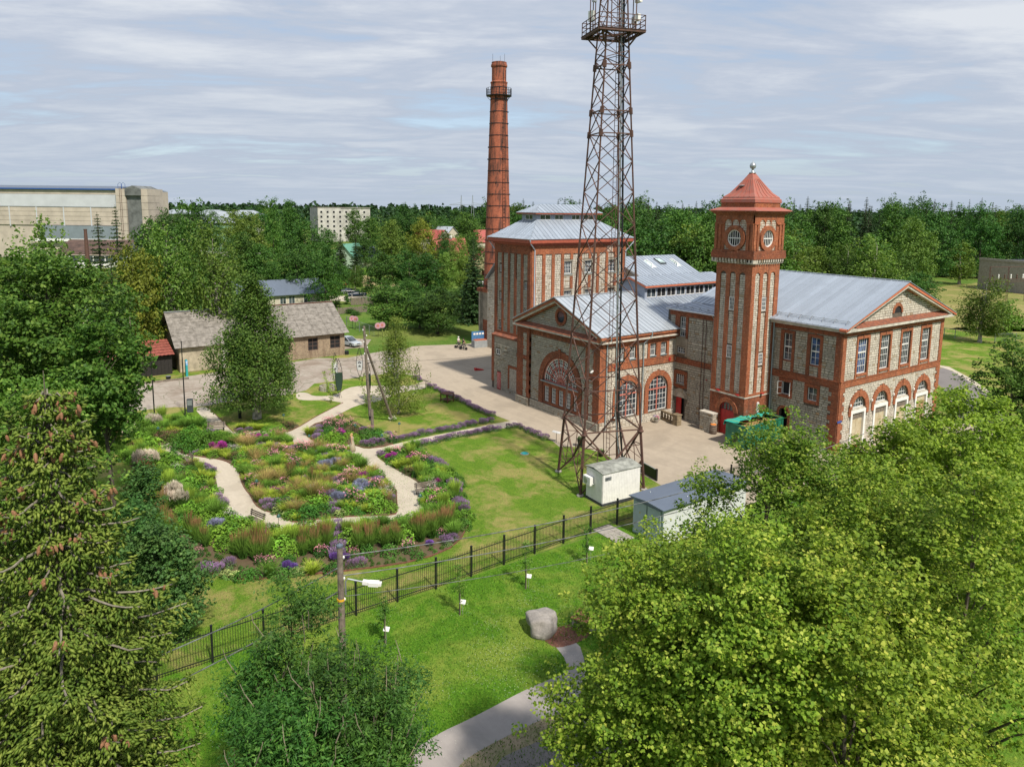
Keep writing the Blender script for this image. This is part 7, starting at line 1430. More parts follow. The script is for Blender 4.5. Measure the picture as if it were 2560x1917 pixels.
 ('violet', 'on the near soil rim', [(-48.6,7.9),(-48.4,8.1),(-42.9,13.0),(-42.9,13.2),(-42.7,13.4),(-42.4,16.0),(-42.0,16.2),(-42.1,16.5),(-40.9,22.0),(-40.9,22.3)], 1.1), ('lav', 'on the near soil rim', [(-45.5,8.9),(-45.1,9.0),(-44.9,9.3),(-44.6,9.5),(-45.1,10.2),(-41.0,16.5),(-40.7,16.7),(-40.8,17.1),(-40.7,17.4),(-40.6,23.0),(-40.6,23.4),(-40.7,23.7),(-40.2,23.1)], 1.2), ('sedum', 'on the near soil rim', [(-44.1,9.8),(-43.9,10.0),(-43.7,10.2),(-42.1,13.4),(-42.0,13.7),(-42.0,13.9)], 1.1),
 ('mounddk', 'on the near soil rim', [(-43.1,11.3),(-43.2,11.6),(-43.4,10.7),(-42.0,18.1),(-42.0,18.4),(-40.0,20.6),(-41.3,19.2),(-41.1,19.7)], 1.0), ('pink', 'on the near soil rim', [(-48.0,9.0),(-48.0,9.2),(-45.1,11.6),(-44.7,11.9),(-43.6,15.4),(-43.5,15.7),(-42.2,17.3),(-42.0,23.3),(-41.7,23.5)], .7)]
ringp = smooth(ringpath, 1)
def onpath(x, y, m_): return any(inside((x+a, y+b), ringp) and not inside((x+a, y+b), island) for a, b in ((0, 0), (m_, 0), (-m_, 0), (0, m_), (0, -m_)))
HK = {'reed': 1.5, 'reedgreen': 1.15, 'plume': 1.35, 'shrub': 1.1, 'haze': .9, 'magenta': .6, 'blue': .6, 'greengrass': .75, 'catmint': .4, 'lav': .4, 'lime': .5, 'sedum': .35, 'young': .2, 'violet': .4}
def hides(x, y, h): return any(inside((x-.82*q, y+.57*q), ringp) and not inside((x-.82*q, y+.57*q), island) for q in (h*.5, h, h*1.5, h*2))
for k, where, P, s in KEYS:
 for x, y in P:
  hk = HK.get(k, .5); d_ = hk*.95; x += .82*d_+R0.uniform(-.1, .1); y -= .57*d_+R0.uniform(-.1, .1)
  for _ in range(14):
   if hides(x, y, hk*.75): x += .16; y -= .11
  if onpath(x, y, .25) or hides(x, y, hk*.75): continue
  if free(x, y, PK[k][3]*s, .42): plant(k, x, y, s*R0.uniform(.85, 1.12), where)
def fill(P, kinds, n, where, avoid=(), smin=.8, smax=1.25, f=.62, tries=6000):
 xs = [p[0] for p in P]; ys = [p[1] for p in P]; c = 0
 for _ in range(tries):
  x, y = R0.uniform(min(xs), max(xs)), R0.uniform(min(ys), max(ys))
  if not inside((x, y), P) or any(inside((x, y), q) for q in avoid) or onpath(x, y, .38): continue
  v = mnoise.noise(Vector((x*.35, y*.35, 3.1)))*.5+.5; k = kinds[int((v*2.2+R0.uniform(0, .25))*len(kinds)) % len(kinds)]; s = R0.uniform(smin, smax)
  if hides(x, y, HK.get(k, .5)*s*.55): continue
  if free(x, y, PK[k][3]*s, f): plant(k, x, y, s, where); c += 1
  if c >= n: break
fill(island, ['mound', 'lime', 'mounddk', 'haze', 'mound', 'pink', 'mound', 'lime', 'mounddk', 'mound', 'greengrass', 'catmint', 'lime'], 420, 'within the island bed', f=.5, tries=16000)
ringp = smooth(ringpath, 1)
nearband = [(-48.0,7.4),(-46.6,7.7),(-44.8,8.8),(-43.4,9.8),(-42.5,11.1),(-41.7,13.0),(-40.8,15.5),(-40.0,17.4),(-39.4,19.6),(-39.4,21.4),(-39.7,22.9),(-41.1,23.1),(-41.3,20.5),(-42.3,17.2),(-44.0,14.3),(-45.2,12.5),(-46.7,10.7),(-49.1,10.1),(-50.9,8.8),(-52.2,8.3),(-51.7,7.7)]
fill(nearband, ['young', 'mounddk', 'young', 'pink', 'young'], 90, 'on the near soil rim', smin=.7, smax=1.1, f=1.0)
fill(outer_bed, ['reedgreen', 'mound', 'mounddk', 'greengrass', 'mound', 'mound', 'lime', 'mounddk', 'greengrass'], 420, 'within the outer bed', avoid=(ringp, island, nearband, north_bed), smin=.8, smax=1.3, f=.5, tries=16000)
fill(north_bed, ['mound', 'pink', 'mounddk', 'catmint'], 20, 'in the bed beside the woman', avoid=(ringp,), smin=.8, smax=1.1, f=.7)
# lavender rows along the straight path and the plaza
def row(P, step, k, where, wid=.35, s=1.0):
 for a, b in zip(P, P[1:]):
  L = math.hypot(b[0]-a[0], b[1]-a[1]); n = max(1, int(L/step))
  for i in range(n): t = i/n; plant(k, a[0]+(b[0]-a[0])*t+R0.uniform(-wid, wid)*.5, a[1]+(b[1]-a[1])*t+R0.uniform(-wid, wid)*.5, s*R0.uniform(.85, 1.25), where)
row([(-61.5,29.4),(-61.9,32.5),(-61.8,36.2),(-62.1,41.3)], .55, 'lav', 'along the far side of the straight path', s=.95)
row([(-61.7,29.7),(-62.3,32.7),(-62.2,36.4),(-62.5,41.5)], .75, 'lav', 'along the far side of the straight path', s=.85)
row([(-59.6,36.9),(-59.5,38.3),(-59.1,40.3)], .5, 'lav', 'along the near side of the straight path', s=.95); row([(-59.2,30.2),(-59.1,31.9),(-59.6,34.4),(-59.4,37.1),(-59.4,40.1)], .5, 'lav', 'along the near side of the straight path', s=.95)
row([(-79.2,42.5),(-75.4,42.5),(-72.4,42.4),(-69.9,42.3),(-66.6,42.0),(-63.2,42.0)], .55, 'lav', 'at the plaza edge by the brown table', s=.95)
row([(-59.3,41.1),(-58.8,42.2),(-56.7,42.1),(-54.8,42.1),(-53.5,42.2)], .55, 'lav', 'at the plaza edge before the mast', s=1.0)
row([(-83.9,43.1),(-82.7,43.0),(-81.2,42.8)], .6, 'lav', 'in the short row behind the young birch', s=1.0)
for (what, where), os_ in WHERE.items():
 os_.sort(key=lambda o: .5731*o.location.x+.8195*o.location.y)
 for i, o in enumerate(os_):
  if len(os_) == 1: o['label'] = f'{what} {where}'
  else: o['label'] = f'{what}, {nth(i)} from the left {where}'; o['group'] = f'{what} {where}'
print('plants', NPL[0])
# plank benches, low lamps
def bench(pos, rz, label, back=True):
 t = thing('park_bench', label, 'bench', (*pos, .03), rz)
 for i in range(4): part(t, 'seat_slat', M_wood, lambda m: m.box(-.85, .85, -.22+i*.115, -.12+i*.115, .42, .455))
 if back:
  for i in range(3): part(t, 'back_slat', M_wood, lambda m: m.box(-.85, .85, .25+i*.03, .28+i*.03, .52+i*.13, .62+i*.13))
 for x in (-.7, .7): part(t, 'leg', M_black, lambda m: (m.box(x-.03, x+.03, -.2, -.14, 0, .42), m.box(x-.03, x+.03, .18, .24, 0, .42), m.box(x-.03, x+.03, -.2, .24, .38, .42), m.obox((x, .22, .4), (x, .34, .92), .05, .04)))
 return t
bench((-74.27, 15.85), math.radians(70), 'dark slatted bench on the short path near the black post')
bench((-66.08, 11.63), math.radians(0), 'dark backed bench on the left bend of the ring path')
bench((-48.56, 25.81), math.radians(80), 'grey slatted bench at the right side of the ring path')
bench((-50.26, 13.01), math.radians(20), 'dark bench half hidden by white flowers at the near side of the ring path')
def lamp(pos, label, h=1.1):
 t = thing('garden_lamp', label, 'lamp', (*pos, .02)); part(t, 'stem', M_black, lambda m: m.tube([(0, 0, 0), (.02, 0, h*.6), (.1, 0, h)], .015, 5)); part(t, 'shade', plain('lamp_green', (.03, .10, .08), .4), lambda m: m.lathe((.1, 0, h), [(.02, .12), (.12, .02), (.15, -.1), (.13, -.1), (.1, .0)], 10)); part(t, 'bulb', M_white, lambda m: m.lathe((.1, 0, h-.1), [(.03, .04), (.07, 0), (.04, -.05)], 8))
for p, l in [((-72.85, 22.17), 'small white garden lamp below the big birch'), ((-74.98, 10.69), 'garden lamp at the far left of the beds'), ((-64.73, 22.02), 'green garden lamp left of the walking woman'), ((-65.61, 26.97), 'garden lamp just behind the woman'), ((-61.25, 27.84), 'garden lamp at the start of the straight lavender path'), ((-52.24, 27.24), 'white garden lamp in the right-hand bed'), ((-55.97, 14.73), 'garden lamp at the left rim of the island bed'), ((-48.52, 14.17), 'green garden lamp bending over the near side of the ring path'), ((-46.33, 24.09), 'green garden lamp at the lower right turn of the path'), ((-63.74, 30.89), 'low green lamp on the lawn by the lavender row')]: lamp(p, l)
# ================================================================ STEEL MAST
def mast():
 t = thing('lattice_mast', 'tall rust-brown lattice telecom mast with a railed platform, standing beside the white cabin', 'mast', (-43.17, 39.36, 0))
 th = math.radians(25); 
 def rad(z): return 3.40-(z-5.0)*(3.40-1.36)/(34.5-5.0) if z > 5 else 3.88-(3.88-3.40)*z/5
 def C(k, z, r=None): a = th+k*math.pi/2; q = r or rad(z); return Vector((q*math.cos(a), q*math.sin(a), z))
 for k in range(4):
  part(t, 'leg', M_steel, lambda m: (m.obox(C(k, 0), C(k, 5.0), .17, .17), m.obox(C(k, 5.0), C(k, 20), .13, .13), m.obox(C(k, 20), C(k, 34.6), .10, .10), m.obox(C(k, 34.6), C(k, 46, .62), .09, .09)))
  part(t, 'knee_plate', M_steel, lambda m: (m.lathe(tuple(C(k, 4.9)), [(.2, -.12), (.26, -.08), (.26, .0), (.17, .06), (.15, .35)], 8)))
  part(t, 'footing', M_concrete, lambda m: m.lathe(tuple(C(k, 0)), [(.3, -.1), (.3, .1), (.22, .14)], 8))
 # portal bracing below the knees
 for k in range(4):
  mb = MB(); a0, a1 = C(k, .1), C(k+1, .1); b0, b1 = C(k, 5), C(k+1, 5); top = b0.lerp(b1, .5); top.z = 2.3 if k % 2 else 2.3
  for A, B in ((b0, b1), (b1, b0)):
   mb.obox(A, top, .12, .12)
  mb.obox(a0, top.lerp(a0, .0)+Vector((0, 0, 0)), .08, .08); mb.obox(a1, top, .08, .08)
  for A, foot in ((b0, a0), (b1, a1)):
   mid = A.lerp(top, .5); leg = A.lerp(foot, .5); mb.obox(mid, leg, .05, .05); mb.obox(mid, A.lerp(foot, .25), .05, .05); q = foot.lerp(top, .5); mb.obox(q, leg, .05, .05); mb.obox(q, mid, .05, .05); mb.obox(q, A.lerp(foot, .78), .05, .05)
  mb.build('portal_brace', M_steel, t)
 # diagonals: crossed flats, panel heights shrinking upwards
 z = 5.0
 while z < 34.0:
  h = max(1.35, rad(z)*1.12); z2 = min(z+h, 34.5)
  for k in range(4):
   part(t, 'cross_brace', M_steel, lambda m: (m.obox(C(k, z), C(k+1, z2), .075, .05), m.obox(C(k+1, z+.0), C(k, z2), .075, .05)))
  z = z2
 for zz in (8.3, 28.3, 30.0, 33.4):
  for k in range(4):
   part(t, 'girt', M_steel, lambda m: (m.obox(C(k, zz), C(k+1, zz), .1, .08), m.obox(C(k, zz), C(k, zz+.01)+Vector((0, 0, .0)), .1, .1), m.obox(C(k, zz-.25), C(k, zz+.25), .26, .2)))
 for k in range(4): part(t, 'girt', M_steel, lambda m: m.obox(C(k, 5), C(k+1, 5), .09, .09))
 z = 34.6
 while z < 45.5:
  r0, r1 = 1.34-(z-34.6)*.064, 1.34-(z+1.2-34.6)*.064
  for k in range(4): part(t, 'cross_brace', M_steel, lambda m: (m.obox(C(k, z, r0), C(k+1, z+1.2, r1), .05, .03), m.obox(C(k+1, z, r0), C(k, z+1.2, r1), .05, .03)))
  z += 1.2
 # platform
 p = sub('platform', t); zp = 35.75; R_ = 2.6
 part(p, 'deck', M_steel, lambda m: ([m.obox(C(k, zp, R_), C(k+1, zp, R_), .14, .16) for k in range(4)], [m.obox(C(k, zp, 0.01), C(k, zp, R_), .12, .14) for k in range(4)], [m.obox(C(0, zp, R_).lerp(C(1, zp, R_), i/8)+Vector((0, 0, .1)), C(3, zp, R_).lerp(C(2, zp, R_), i/8)+Vector((0, 0, .1)), .22, .03) for i in (0, 1, 2, 6, 7, 8)], [m.obox(C(1, zp, R_).lerp(C(2, zp, R_), i/8)+Vector((0, 0, .1)), C(0, zp, R_).lerp(C(3, zp, R_), i/8)+Vector((0, 0, .1)), .22, .03) for i in (0, 1, 2, 6, 7, 8)]))
 for k in range(4):
  part(p, 'railing', M_steel, lambda m: ([m.obox(C(k, zp+q, R_), C(k+1, zp+q, R_), .045, .045) for q in (.45, .8, 1.15)], [m.obox(C(k, zp, R_).lerp(C(k+1, zp, R_), i/4), C(k, zp+1.15, R_).lerp(C(k+1, zp+1.15, R_), i/4), .05, .05) for i in range(4)]))
  part(p, 'strut', M_steel, lambda m: m.obox(C(k, zp-1.0, 1.25), C(k, zp-.1, R_*.8), .1, .1))
 for k, zz, sz in ((1.95, 37.4, .55), (2.3, 40.6, .5), (3.2, 39.2, .45), (0.35, 38.6, .6), (0.1, 36.9, .35), (.6, 37.0, .4), (2.7, 38.1, .3)):
  a = th+k*math.pi/2; c = Vector((1.9*math.cos(a), 1.9*math.sin(a), zz)); part(t, 'antenna', M_white if sz > .32 else M_zinc, lambda m: m.box(c.x-sz*.45, c.x+sz*.45, c.y-.14, c.y+.14, c.z-sz*.7, c.z+sz*.7)); part(t, 'antenna_pole', M_steel, lambda m: m.tube([(c.x*.93, c.y*.93, zp), (c.x*.93, c.y*.93, zz+1.6)], .04, 6))
 lad = MB(); A, B = Vector((.35, .5, .5)), Vector((.2, .35, 44))
 for s in (-.2, .2): lad.obox(A+Vector((s, 0, 0)), B+Vector((s, 0, 0)), .045, .045)
 for i in range(110): q = A.lerp(B, i/110); lad.obox(q+Vector((-.2, 0, 0)), q+Vector((.2, 0, 0)), .025, .025)
 lad.build('ladder', M_steel, t)
 for x, y, r_, m_ in ((.75, .75, .07, M_black), (.95, .55, .055, M_zinc), (.9, .95, .08, M_black), (1.15, .75, .05, M_black)): part(t, 'cable', m_, lambda m: m.tube([(x+.5, y+.5, .3), (x*1.05, y*1.05, 6), (x*.9, y*.9, 22), (x*.65, y*.65, 34.5), (x*.5, y*.5, 44)], r_, 6))
 for i in range(40): pass
mast()
# ---------------------------------------------------------------- white equipment cabin
def corr(root, name, mat, F, a0, a1, z0, z1, step=.16, d=.02):
 mb = MB(); F.box(mb, a0, a1, z0, z1, -.04, 0); a = a0+step/2
 while a < a1-.05: F.box(mb, a-.025, a+.025, z0, z1, 0, d); a += step
 return mb.build(name, mat, root)
cab = thing('equipment_cabin', 'white ribbed metal cabin with an air conditioner, in front of the steel mast', 'cabin', (-39.9, 37.8, 0), math.radians(-4))
CL2, CR2 = Face('L', -1.85), Face('R', 1.03)
part(cab, 'base_frame', plain('dark_base', (.05, .055, .065), .7), lambda m: m.box(-1.06, 1.06, -1.9, 1.9, .0, .22))
part(cab, 'body', M_white, lambda m: m.box(-1.0, 1.0, -1.82, 1.82, .2, 2.6))
corr(cab, 'wall_sheet', M_white, CL2, -1.03, 1.03, .22, 2.6); corr(cab, 'wall_sheet', M_white, CR2, -1.85, 1.85, .22, 2.6)
cr = sub('roof', cab)
for i in range(10):
 x0, x1 = -1.12+i*.224, -1.12+(i+1)*.224; z = lambda x: 2.82-abs(x+.1)*.16
 part(cr, 'roof_sheet', plain('mossy_cabin_roof', (.34, .35, .31), .8, var=.25, scale=2), lambda m: m.add([(x0, -1.95, z(x0)), (x1-.015, -1.95, z(x1)), (x1-.015, 1.95, z(x1)), (x0, 1.95, z(x0)), (x0, -1.95, z(x0)-.05), (x1-.015, -1.95, z(x1)-.05), (x1-.015, 1.95, z(x1)-.05), (x0, 1.95, z(x0)-.05)], [(0,1,2,3), (7,6,5,4), (0,4,5,1), (1,5,6,2), (2,6,7,3), (3,7,4,0)]))
acu = sub('air_conditioner', cab); part(acu, 'case', M_cream if False else M_white, lambda m: CL2.box(m, -.95, -.05, 1.35, 2.0, .06, .4)); part(acu, 'fan_grille', M_zinc, lambda m: CL2.arc(m, -.62, 1.67, .02, .25, .4, .415, 0, 2*math.pi, n=14)); part(acu, 'pipe', M_white, lambda m: m.tube([CL2.p(.0, 1.5, .2), CL2.p(.05, 1.5, .05)], .03, 6))
part(cab, 'notice', M_zinc, lambda m: CR2.box(m, -1.65, -1.05, 2.0, 2.28, .02, .035))
mb = MB()
for j in range(4): CR2.box(mb, -1.58, -1.58+(.42, .3, .44, .2)[j], 2.21-j*.055, 2.235-j*.055, .035, .04)
mb.build('notice_lettering', M_black, cab)['kind'] = 'stuff'
# ---------------------------------------------------------------- grey substation
ss = wthing('substation', 'pale grey compact substation with a blue-grey roof and louvred doors, beyond the black fence', 'cabin', (-33.2, 38, 0))
SSL, SSR = Face('L', 34.75), Face('R', -31.75); M_ss = plain('substation_grey', (.36, .43, .44), .6, var=.05); M_ssw = plain('substation_pale', (.62, .64, .64), .6, var=.05)
part(ss, 'body', M_ss, lambda m: m.box(-34.6, -31.8, 34.8, 43.5, 0, 2.6)); part(ss, 'side_wall', M_ssw, lambda m: SSR.box(m, 34.8, 43.5, .1, 2.55, -.04, 0))
part(ss, 'roof', M_roof_blue, lambda m: m.add([(-34.8, 34.5, 2.66), (-31.5, 34.5, 2.66), (-31.5, 43.7, 2.66), (-34.8, 43.7, 2.66), (-34.8, 34.5, 2.72), (-31.5, 34.5, 2.72), (-31.5, 43.7, 2.72), (-34.8, 43.7, 2.72), (-33.15, 34.5, 2.84), (-33.15, 43.7, 2.84)], [(0,3,2,1), (4,8,9,7), (8,5,6,9), (0,1,5,8,4), (2,3,7,9,6), (1,2,6,5), (3,0,4,7)]))
for a0, a1 in ((-34.45, -33.25), (-33.15, -31.95)):
 d = part(ss, 'door', M_ss, lambda m: SSL.box(m, a0, a1, .15, 2.45, 0, .05)); part(d, 'warning_sticker', plain('sticker_yellow', (.6, .45, .03), .6), lambda m: SSL.box(m, (a0+a1)/2-.04, (a0+a1)/2+.04, 1.65, 1.78, .05, .055)); part(d, 'handle', M_zinc, lambda m: SSL.box(m, a1-.1, a1-.05, 1.2, 1.32, .05, .08))
for y in (36, 38.2, 40.4, 42.2): part(ss, 'panel_joint', M_ss, lambda m: SSR.box(m, y, y+.02, .1, 2.5, 0, .01))
for i in range(5): part(ss, 'lifting_lug', M_zinc, lambda m: m.lathe((-34.2+.5*(i % 2)*4, 36+i*1.6, 2.74), [(.05, 0), (.05, .08), (.03, .1)], 8))
mb = MB()
for i in range(3):
 for j in range(5): pv = thing('paving_slab', 'tan paving slab of the small apron before the substation', 'slab', (-36.1+.52*j+3.0*0, 33.9-.52*i, .01), 0, 'paving slabs before the substation'); part(pv, 'slab', M_concrete, lambda m: m.box(-.25, .25, -.25, .25, 0, .04+.01*((i+j) % 2)))
# ---------------------------------------------------------------- black picket fence
fn = wthing('metal_fence', 'long black metal picket fence crossing the meadow in front of the garden', 'fence', (-35.5, 20, 0))
fy = [-3.2+2.52*i for i in range(25)]; fx = lambda y: -35.45-max(0, y-20)*.045 if y < 32 else -35.99-(y-32)*.0
for y in fy: part(fn, 'post', M_black, lambda m: (m.box(fx(y)-.05, fx(y)+.05, y-.05, y+.05, 0, 1.98), m.box(fx(y)-.06, fx(y)+.06, y-.06, y+.06, 1.98, 2.02)))
for a, b in zip(fy, fy[1:]):
 for z in (.28, 1.62): part(fn, 'rail', M_black, lambda m: m.obox((fx(a), a, z), (fx(b), b, z), .035, .04))
pm = MB(); pm.box(-.009, .009, -.009, .009, .1, 1.78); pm.lathe((0, 0, 1.78), [(.012, 0), (.001, .06)], 4); pme = bpy.data.meshes.new('picket'); pme.from_pydata(pm.v, [], pm.f); pme.materials.append(M_black)
pk = []; y = fy[0]
while y < fy[-1]: pk.append(y); y += .126
pk.sort(key=lambda y: math.hypot(fx(y), y))
rest = MB()
for i, y in enumerate(pk):
 if i < 300: o = link('picket', pme, fn); o.location = (fx(y), y, 0)
 else: rest.box(fx(y)-.009, fx(y)+.009, y-.009, y+.009, .1, 1.82)
rest.build('pickets', M_black, fn)['kind'] = 'stuff'
# ---------------------------------------------------------------- poles and wires
def pole(pos, h, label, r=.13, cap=None):
 t = thing('utility_pole', label, 'pole', (*pos, 0)); part(t, 'shaft', M_wood, lambda m: m.tube([(0, 0, -.1), (0, 0, h*.5), (0, 0, h)], [r, r*.85, r*.7], 10)); return t
lp = thing('street_lamp', 'weathered wooden pole with a white street lamp head, in front of the black fence', 'lamp', (*(-26.37, 10.1), 0))
LH = 9.0
part(lp, 'pole', M_wood, lambda m: m.tube([(0, 0, -.1), (.05, 0, LH*.5), (0, 0, LH)], [.17, .15, .12], 10)); part(lp, 'cap', M_roof_blue, lambda m: m.lathe((0, 0, LH), [(.14, -.05), (.14, .03), (.02, .1)], 10))
part(lp, 'clamp_band', plain('yellow_band', (.75, .42, .02), .6), lambda m: m.lathe((0, 0, LH-2.35), [(.15, 0), (.165, .0), (.165, .09), (.15, .09)], 12))
rx, ry = .5731, .8195
part(lp, 'arm', M_zinc, lambda m: m.tube([(rx*.2, ry*.2, LH-2.1), (rx*.2, ry*.2, LH-1.55), (rx*.3, ry*.3, LH-1.42), (rx*.95, ry*.95, LH-1.55)], .035, 8))
part(lp, 'lamp_head', M_white, lambda m: (m.obox((rx*.9, ry*.9, LH-1.55), (rx*1.15, ry*1.15, LH-1.58), .2, .14), m.obox((rx*1.15, ry*1.15, LH-1.6), (rx*1.55, ry*1.55, LH-1.62), .28, .16), m.obox((rx*1.5, ry*1.5, LH-1.62), (rx*1.66, ry*1.66, LH-1.63), .2, .12)))
part(lp, 'insulator', M_white, lambda m: [m.lathe((rx*.15, ry*.15, LH-.5-i*.9), [(.03, -.06), (.05, 0), (.03, .06)], 8) for i in range(3)])
def wire(p, q, sag, label, r=.022, mat=None):
 p, q = Vector(p), Vector(q); pts = [p.lerp(q, i/24)-Vector((0, 0, 4*sag*(i/24)*(1-i/24))) for i in range(25)]; mb = MB(); mb.tube(pts, r, 5); return tag(mb.build('overhead_cable', mat or M_wirem, None), label, 'cable')
M_wirem = plain('weathered_cable', (.16, .17, .17), .5, var=.5, scale=2.5)
LX, LY = (-26.37, 10.1)
far_ = (-22.23, 41.5); wire((LX, LY, LH-.45), (*far_, 9.3), .9, 'upper twisted cable running from the lamp pole over the grey substation'); wire((LX, LY, LH-1.3), (*far_, 8.2), .9, 'lower twisted cable running from the lamp pole over the grey substation'); wire((LX, LY, LH-2.2), (*far_, 6.6), 1.0, 'lowest thin cable running from the lamp pole to the right', .014)
lf_ = (-25.03, -2.64); wire((LX, LY, LH-.9), (*lf_, 7.2), .5, 'upper cable leading from the lamp pole into the spruce'); wire((LX, LY, LH-1.9), (*lf_, 5.9), .6, 'lower cable leading from the lamp pole into the spruce')
pp = wthing('propped_pole', 'old wooden power pole with a leaning wooden prop, on the garden lawn', 'pole', (*(-66.01, 28.86), 0)); b0 = Vector((*(-66.01, 28.86), 0)); b1 = Vector((*(-68.47, 32.39), 0)); tp_ = b0+Vector((0.5, -.75, 10.9))
part(pp, 'stub', M_wood, lambda m: m.tube([b0+Vector((.25, .1, -.1)), b0+Vector((.2, .05, 2.3))], .17, 8)); part(pp, 'pole', M_wood, lambda m: m.tube([b0+Vector((0, 0, 1.2)), b0.lerp(tp_, .5), tp_], [.17, .15, .12], 10)); part(pp, 'prop', M_wood, lambda m: m.tube([b1, b0.lerp(tp_, .84)], [.15, .11], 8)); part(pp, 'wire_binding', M_black, lambda m: m.tube([b0+Vector((.1, 0, 1.5)), b0+Vector((.1, 0, 1.62))], .24, 8)); part(pp, 'bolt_bar', M_black, lambda m: m.obox(b0.lerp(tp_, .66)+Vector((0, -.1, 0)), b0.lerp(tp_, .66)+Vector((.2, .9, 0)), .06, .06))
for i in range(6): part(pp, 'insulator', M_white, lambda m: m.lathe(tuple(b0.lerp(tp_, .97-.055*i)+Vector((.1, (.17 if i % 2 else -.17), 0))), [(.03, -.08), (.06, -.02), (.05, .05), (.02, .08)], 8))
wire(b0.lerp(tp_, .68), (-67.5, 49.0, 6.2), .5, 'thin service wire from the propped pole to the engine house', .012, M_black); wire(b0.lerp(tp_, .68), (-103.2, 20, 3.6), .6, 'thin service wire from the propped pole to the corrugated shed', .012, M_black)
for i, (b, l) in enumerate([((-81.44, 8.45), 'leftmost of the three slim black flagpoles, half behind the oak'), ((-82.04, 11.45), 'middle one of the three slim black flagpoles'), ((-81.49, 14.35), 'rightmost of the three slim black flagpoles, near the parking sign')]):
 t = thing('flagpole', l, 'pole', (*b, 0)); part(t, 'shaft', M_black, lambda m: m.tube([(0, 0, -.1), (0, 0, 4), (0, 0, 8.15)], [.075, .06, .045], 8)); part(t, 'cap', M_black, lambda m: m.lathe((0, 0, 8.15), [(.06, 0), (.07, .05), (.02, .1)], 8)); part(t, 'hinge_base', M_black, lambda m: m.lathe((0, 0, 0), [(.13, 0), (.13, .08), (.08, .5)], 8))
for b, h, l in [((-170.46, 86.11), 8.1, 'double wooden lamp pole by the mown track'), ((-172.92, 90.59), 6.5, 'plain pole just right of the double lamp pole'), ((-167.02, 32.64), 8.6, 'wooden pole with a small round lamp behind the corrugated roof'), ((-167.05, 30.28), 2.6, 'short post left of the lamp pole, behind the corrugated roof'), ((-166.96, 29.51), 2.6, 'second short post behind the corrugated roof'), ((-105.04, 12.42), 8, 'old grey post beside the red tiled shed'), ((-326.19, 162.49), 7, 'distant pole beside the yellow-green tree'), ((-306.22, 194.93), 14, 'tall thin distant pole left of the chimney'), ((-310.48, 185.65), 7, 'distant street lamp pole by the orchard')]:
 t = pole(b, h, l, .13)
 if 'double' in l: part(t, 'prop', M_wood, lambda m: m.tube([(1.6, 1.2, 0), (0, 0, h*.95)], .1, 8))
 if 'lamp' in l: part(t, 'lamp_head', M_white, lambda m: m.obox((0, 0, h-.3), (-.9*.57, -.9*.82, h-.1), .25, .15))
# ---------------------------------------------------------------- corrugated shed
shed = wthing('corrugated_shed', 'long old block-built shed under a grey corrugated asbestos roof, left of the plaza', 'shed', (-108, 30, 0))
SHR, SHL = Face('R', -103.7), Face('L', 17.9); M_block = brickmat('cinder_block', (.37, .29, .20), (.33, .26, .18), (.24, .19, .14), .3)
for n_ in M_block.node_tree.nodes:
 if n_.type == 'TEX_BRICK': n_.inputs['Brick Width'].default_value = .4; n_.inputs['Row Height'].default_value = .22
shw = [(19.9, 21.6, 1.3, 3.0), (35.6, 37.1, 1.2, 3.05), (39.0, 40.6, 1.2, 3.1), (31.5, 33.0, 1.2, 3.05)]
part(shed, 'wall', M_block, lambda m: (slab(m, SHR, 17.9, 41.3, 0, 3.7, holes=shw+[(24.3, 28.3, 0, 3.2)], d0=-.3), slab(m, SHL, -116, -104.0, 0, 3.7, d0=-.3), SHL.quad(m, [(-116, 3.7), (-103.8, 3.7), (-110, 7.1)], -.3, 0), m.box(-116, -115.7, 18.2, 41.3, 0, 3.7), m.box(-116, -104, 41.0, 41.3, 0, 3.7), m.box(-110.3, -109.7, 41.0, 41.3, 3.7, 7)))
part(shed, 'plaster_patch', plain('shed_plaster', (.47, .40, .29), .9, var=.2, scale=1.2), lambda m: SHR.box(m, 18.0, 24.2, .1, 3.5, 0, .02)); part(shed, 'white_brick_pier', plain('white_brick', (.62, .58, .52), .9, var=.15, scale=5), lambda m: SHR.box(m, 23.2, 24.25, 0, 3.5, .02, .06))
part(shed, 'interior', M_dark, lambda m: m.box(-115.5, -104.2, 18.4, 40.8, 0, 3.6))
for a, b, c, d in shw: window(shed, SHR, a, b, c, d, 2, 3, depth=.15, fw=.08, bw=.07, mat=plain('brown_sash', (.11, .07, .055), .8), glass=M_dark)
gd = sub('plank_door', shed)
for i in range(14): part(gd, 'plank', plain('rusty_plank', (.20, .085, .045), .9, var=.35, scale=4), lambda m: SHR.box(m, 24.35+i*.28, 24.6+i*.28, .05, 3.15, -.2, -.15+.01*(i % 3)))
shr = sub('roof', shed); M_asb = plain('corrugated_asbestos', (.30, .275, .245), .95, var=.3, scale=1.8, col2=(.15, .135, .115), bump=.3)
def corr_sheet(y0, y1, t0, t1, x_e, z_e, x_r, z_r, lift):
 ns = 12; V = []; n = Vector((-(z_r-z_e), 0, (x_r-x_e))).normalized()
 if n.z < 0: n = -n
 for t in (t0, t1+.03):
  for i in range(ns+1): y = y0+(y1-y0)*i/ns; V.append(Vector((x_e+(x_r-x_e)*t, y, z_e+(z_r-z_e)*t))+n*(lift*(1.2-(t-t0)/(t1-t0)*.6)+.035*math.cos(i*math.pi)))
 return V, [(i, i+1, ns+2+i, ns+1+i) for i in range(ns)]
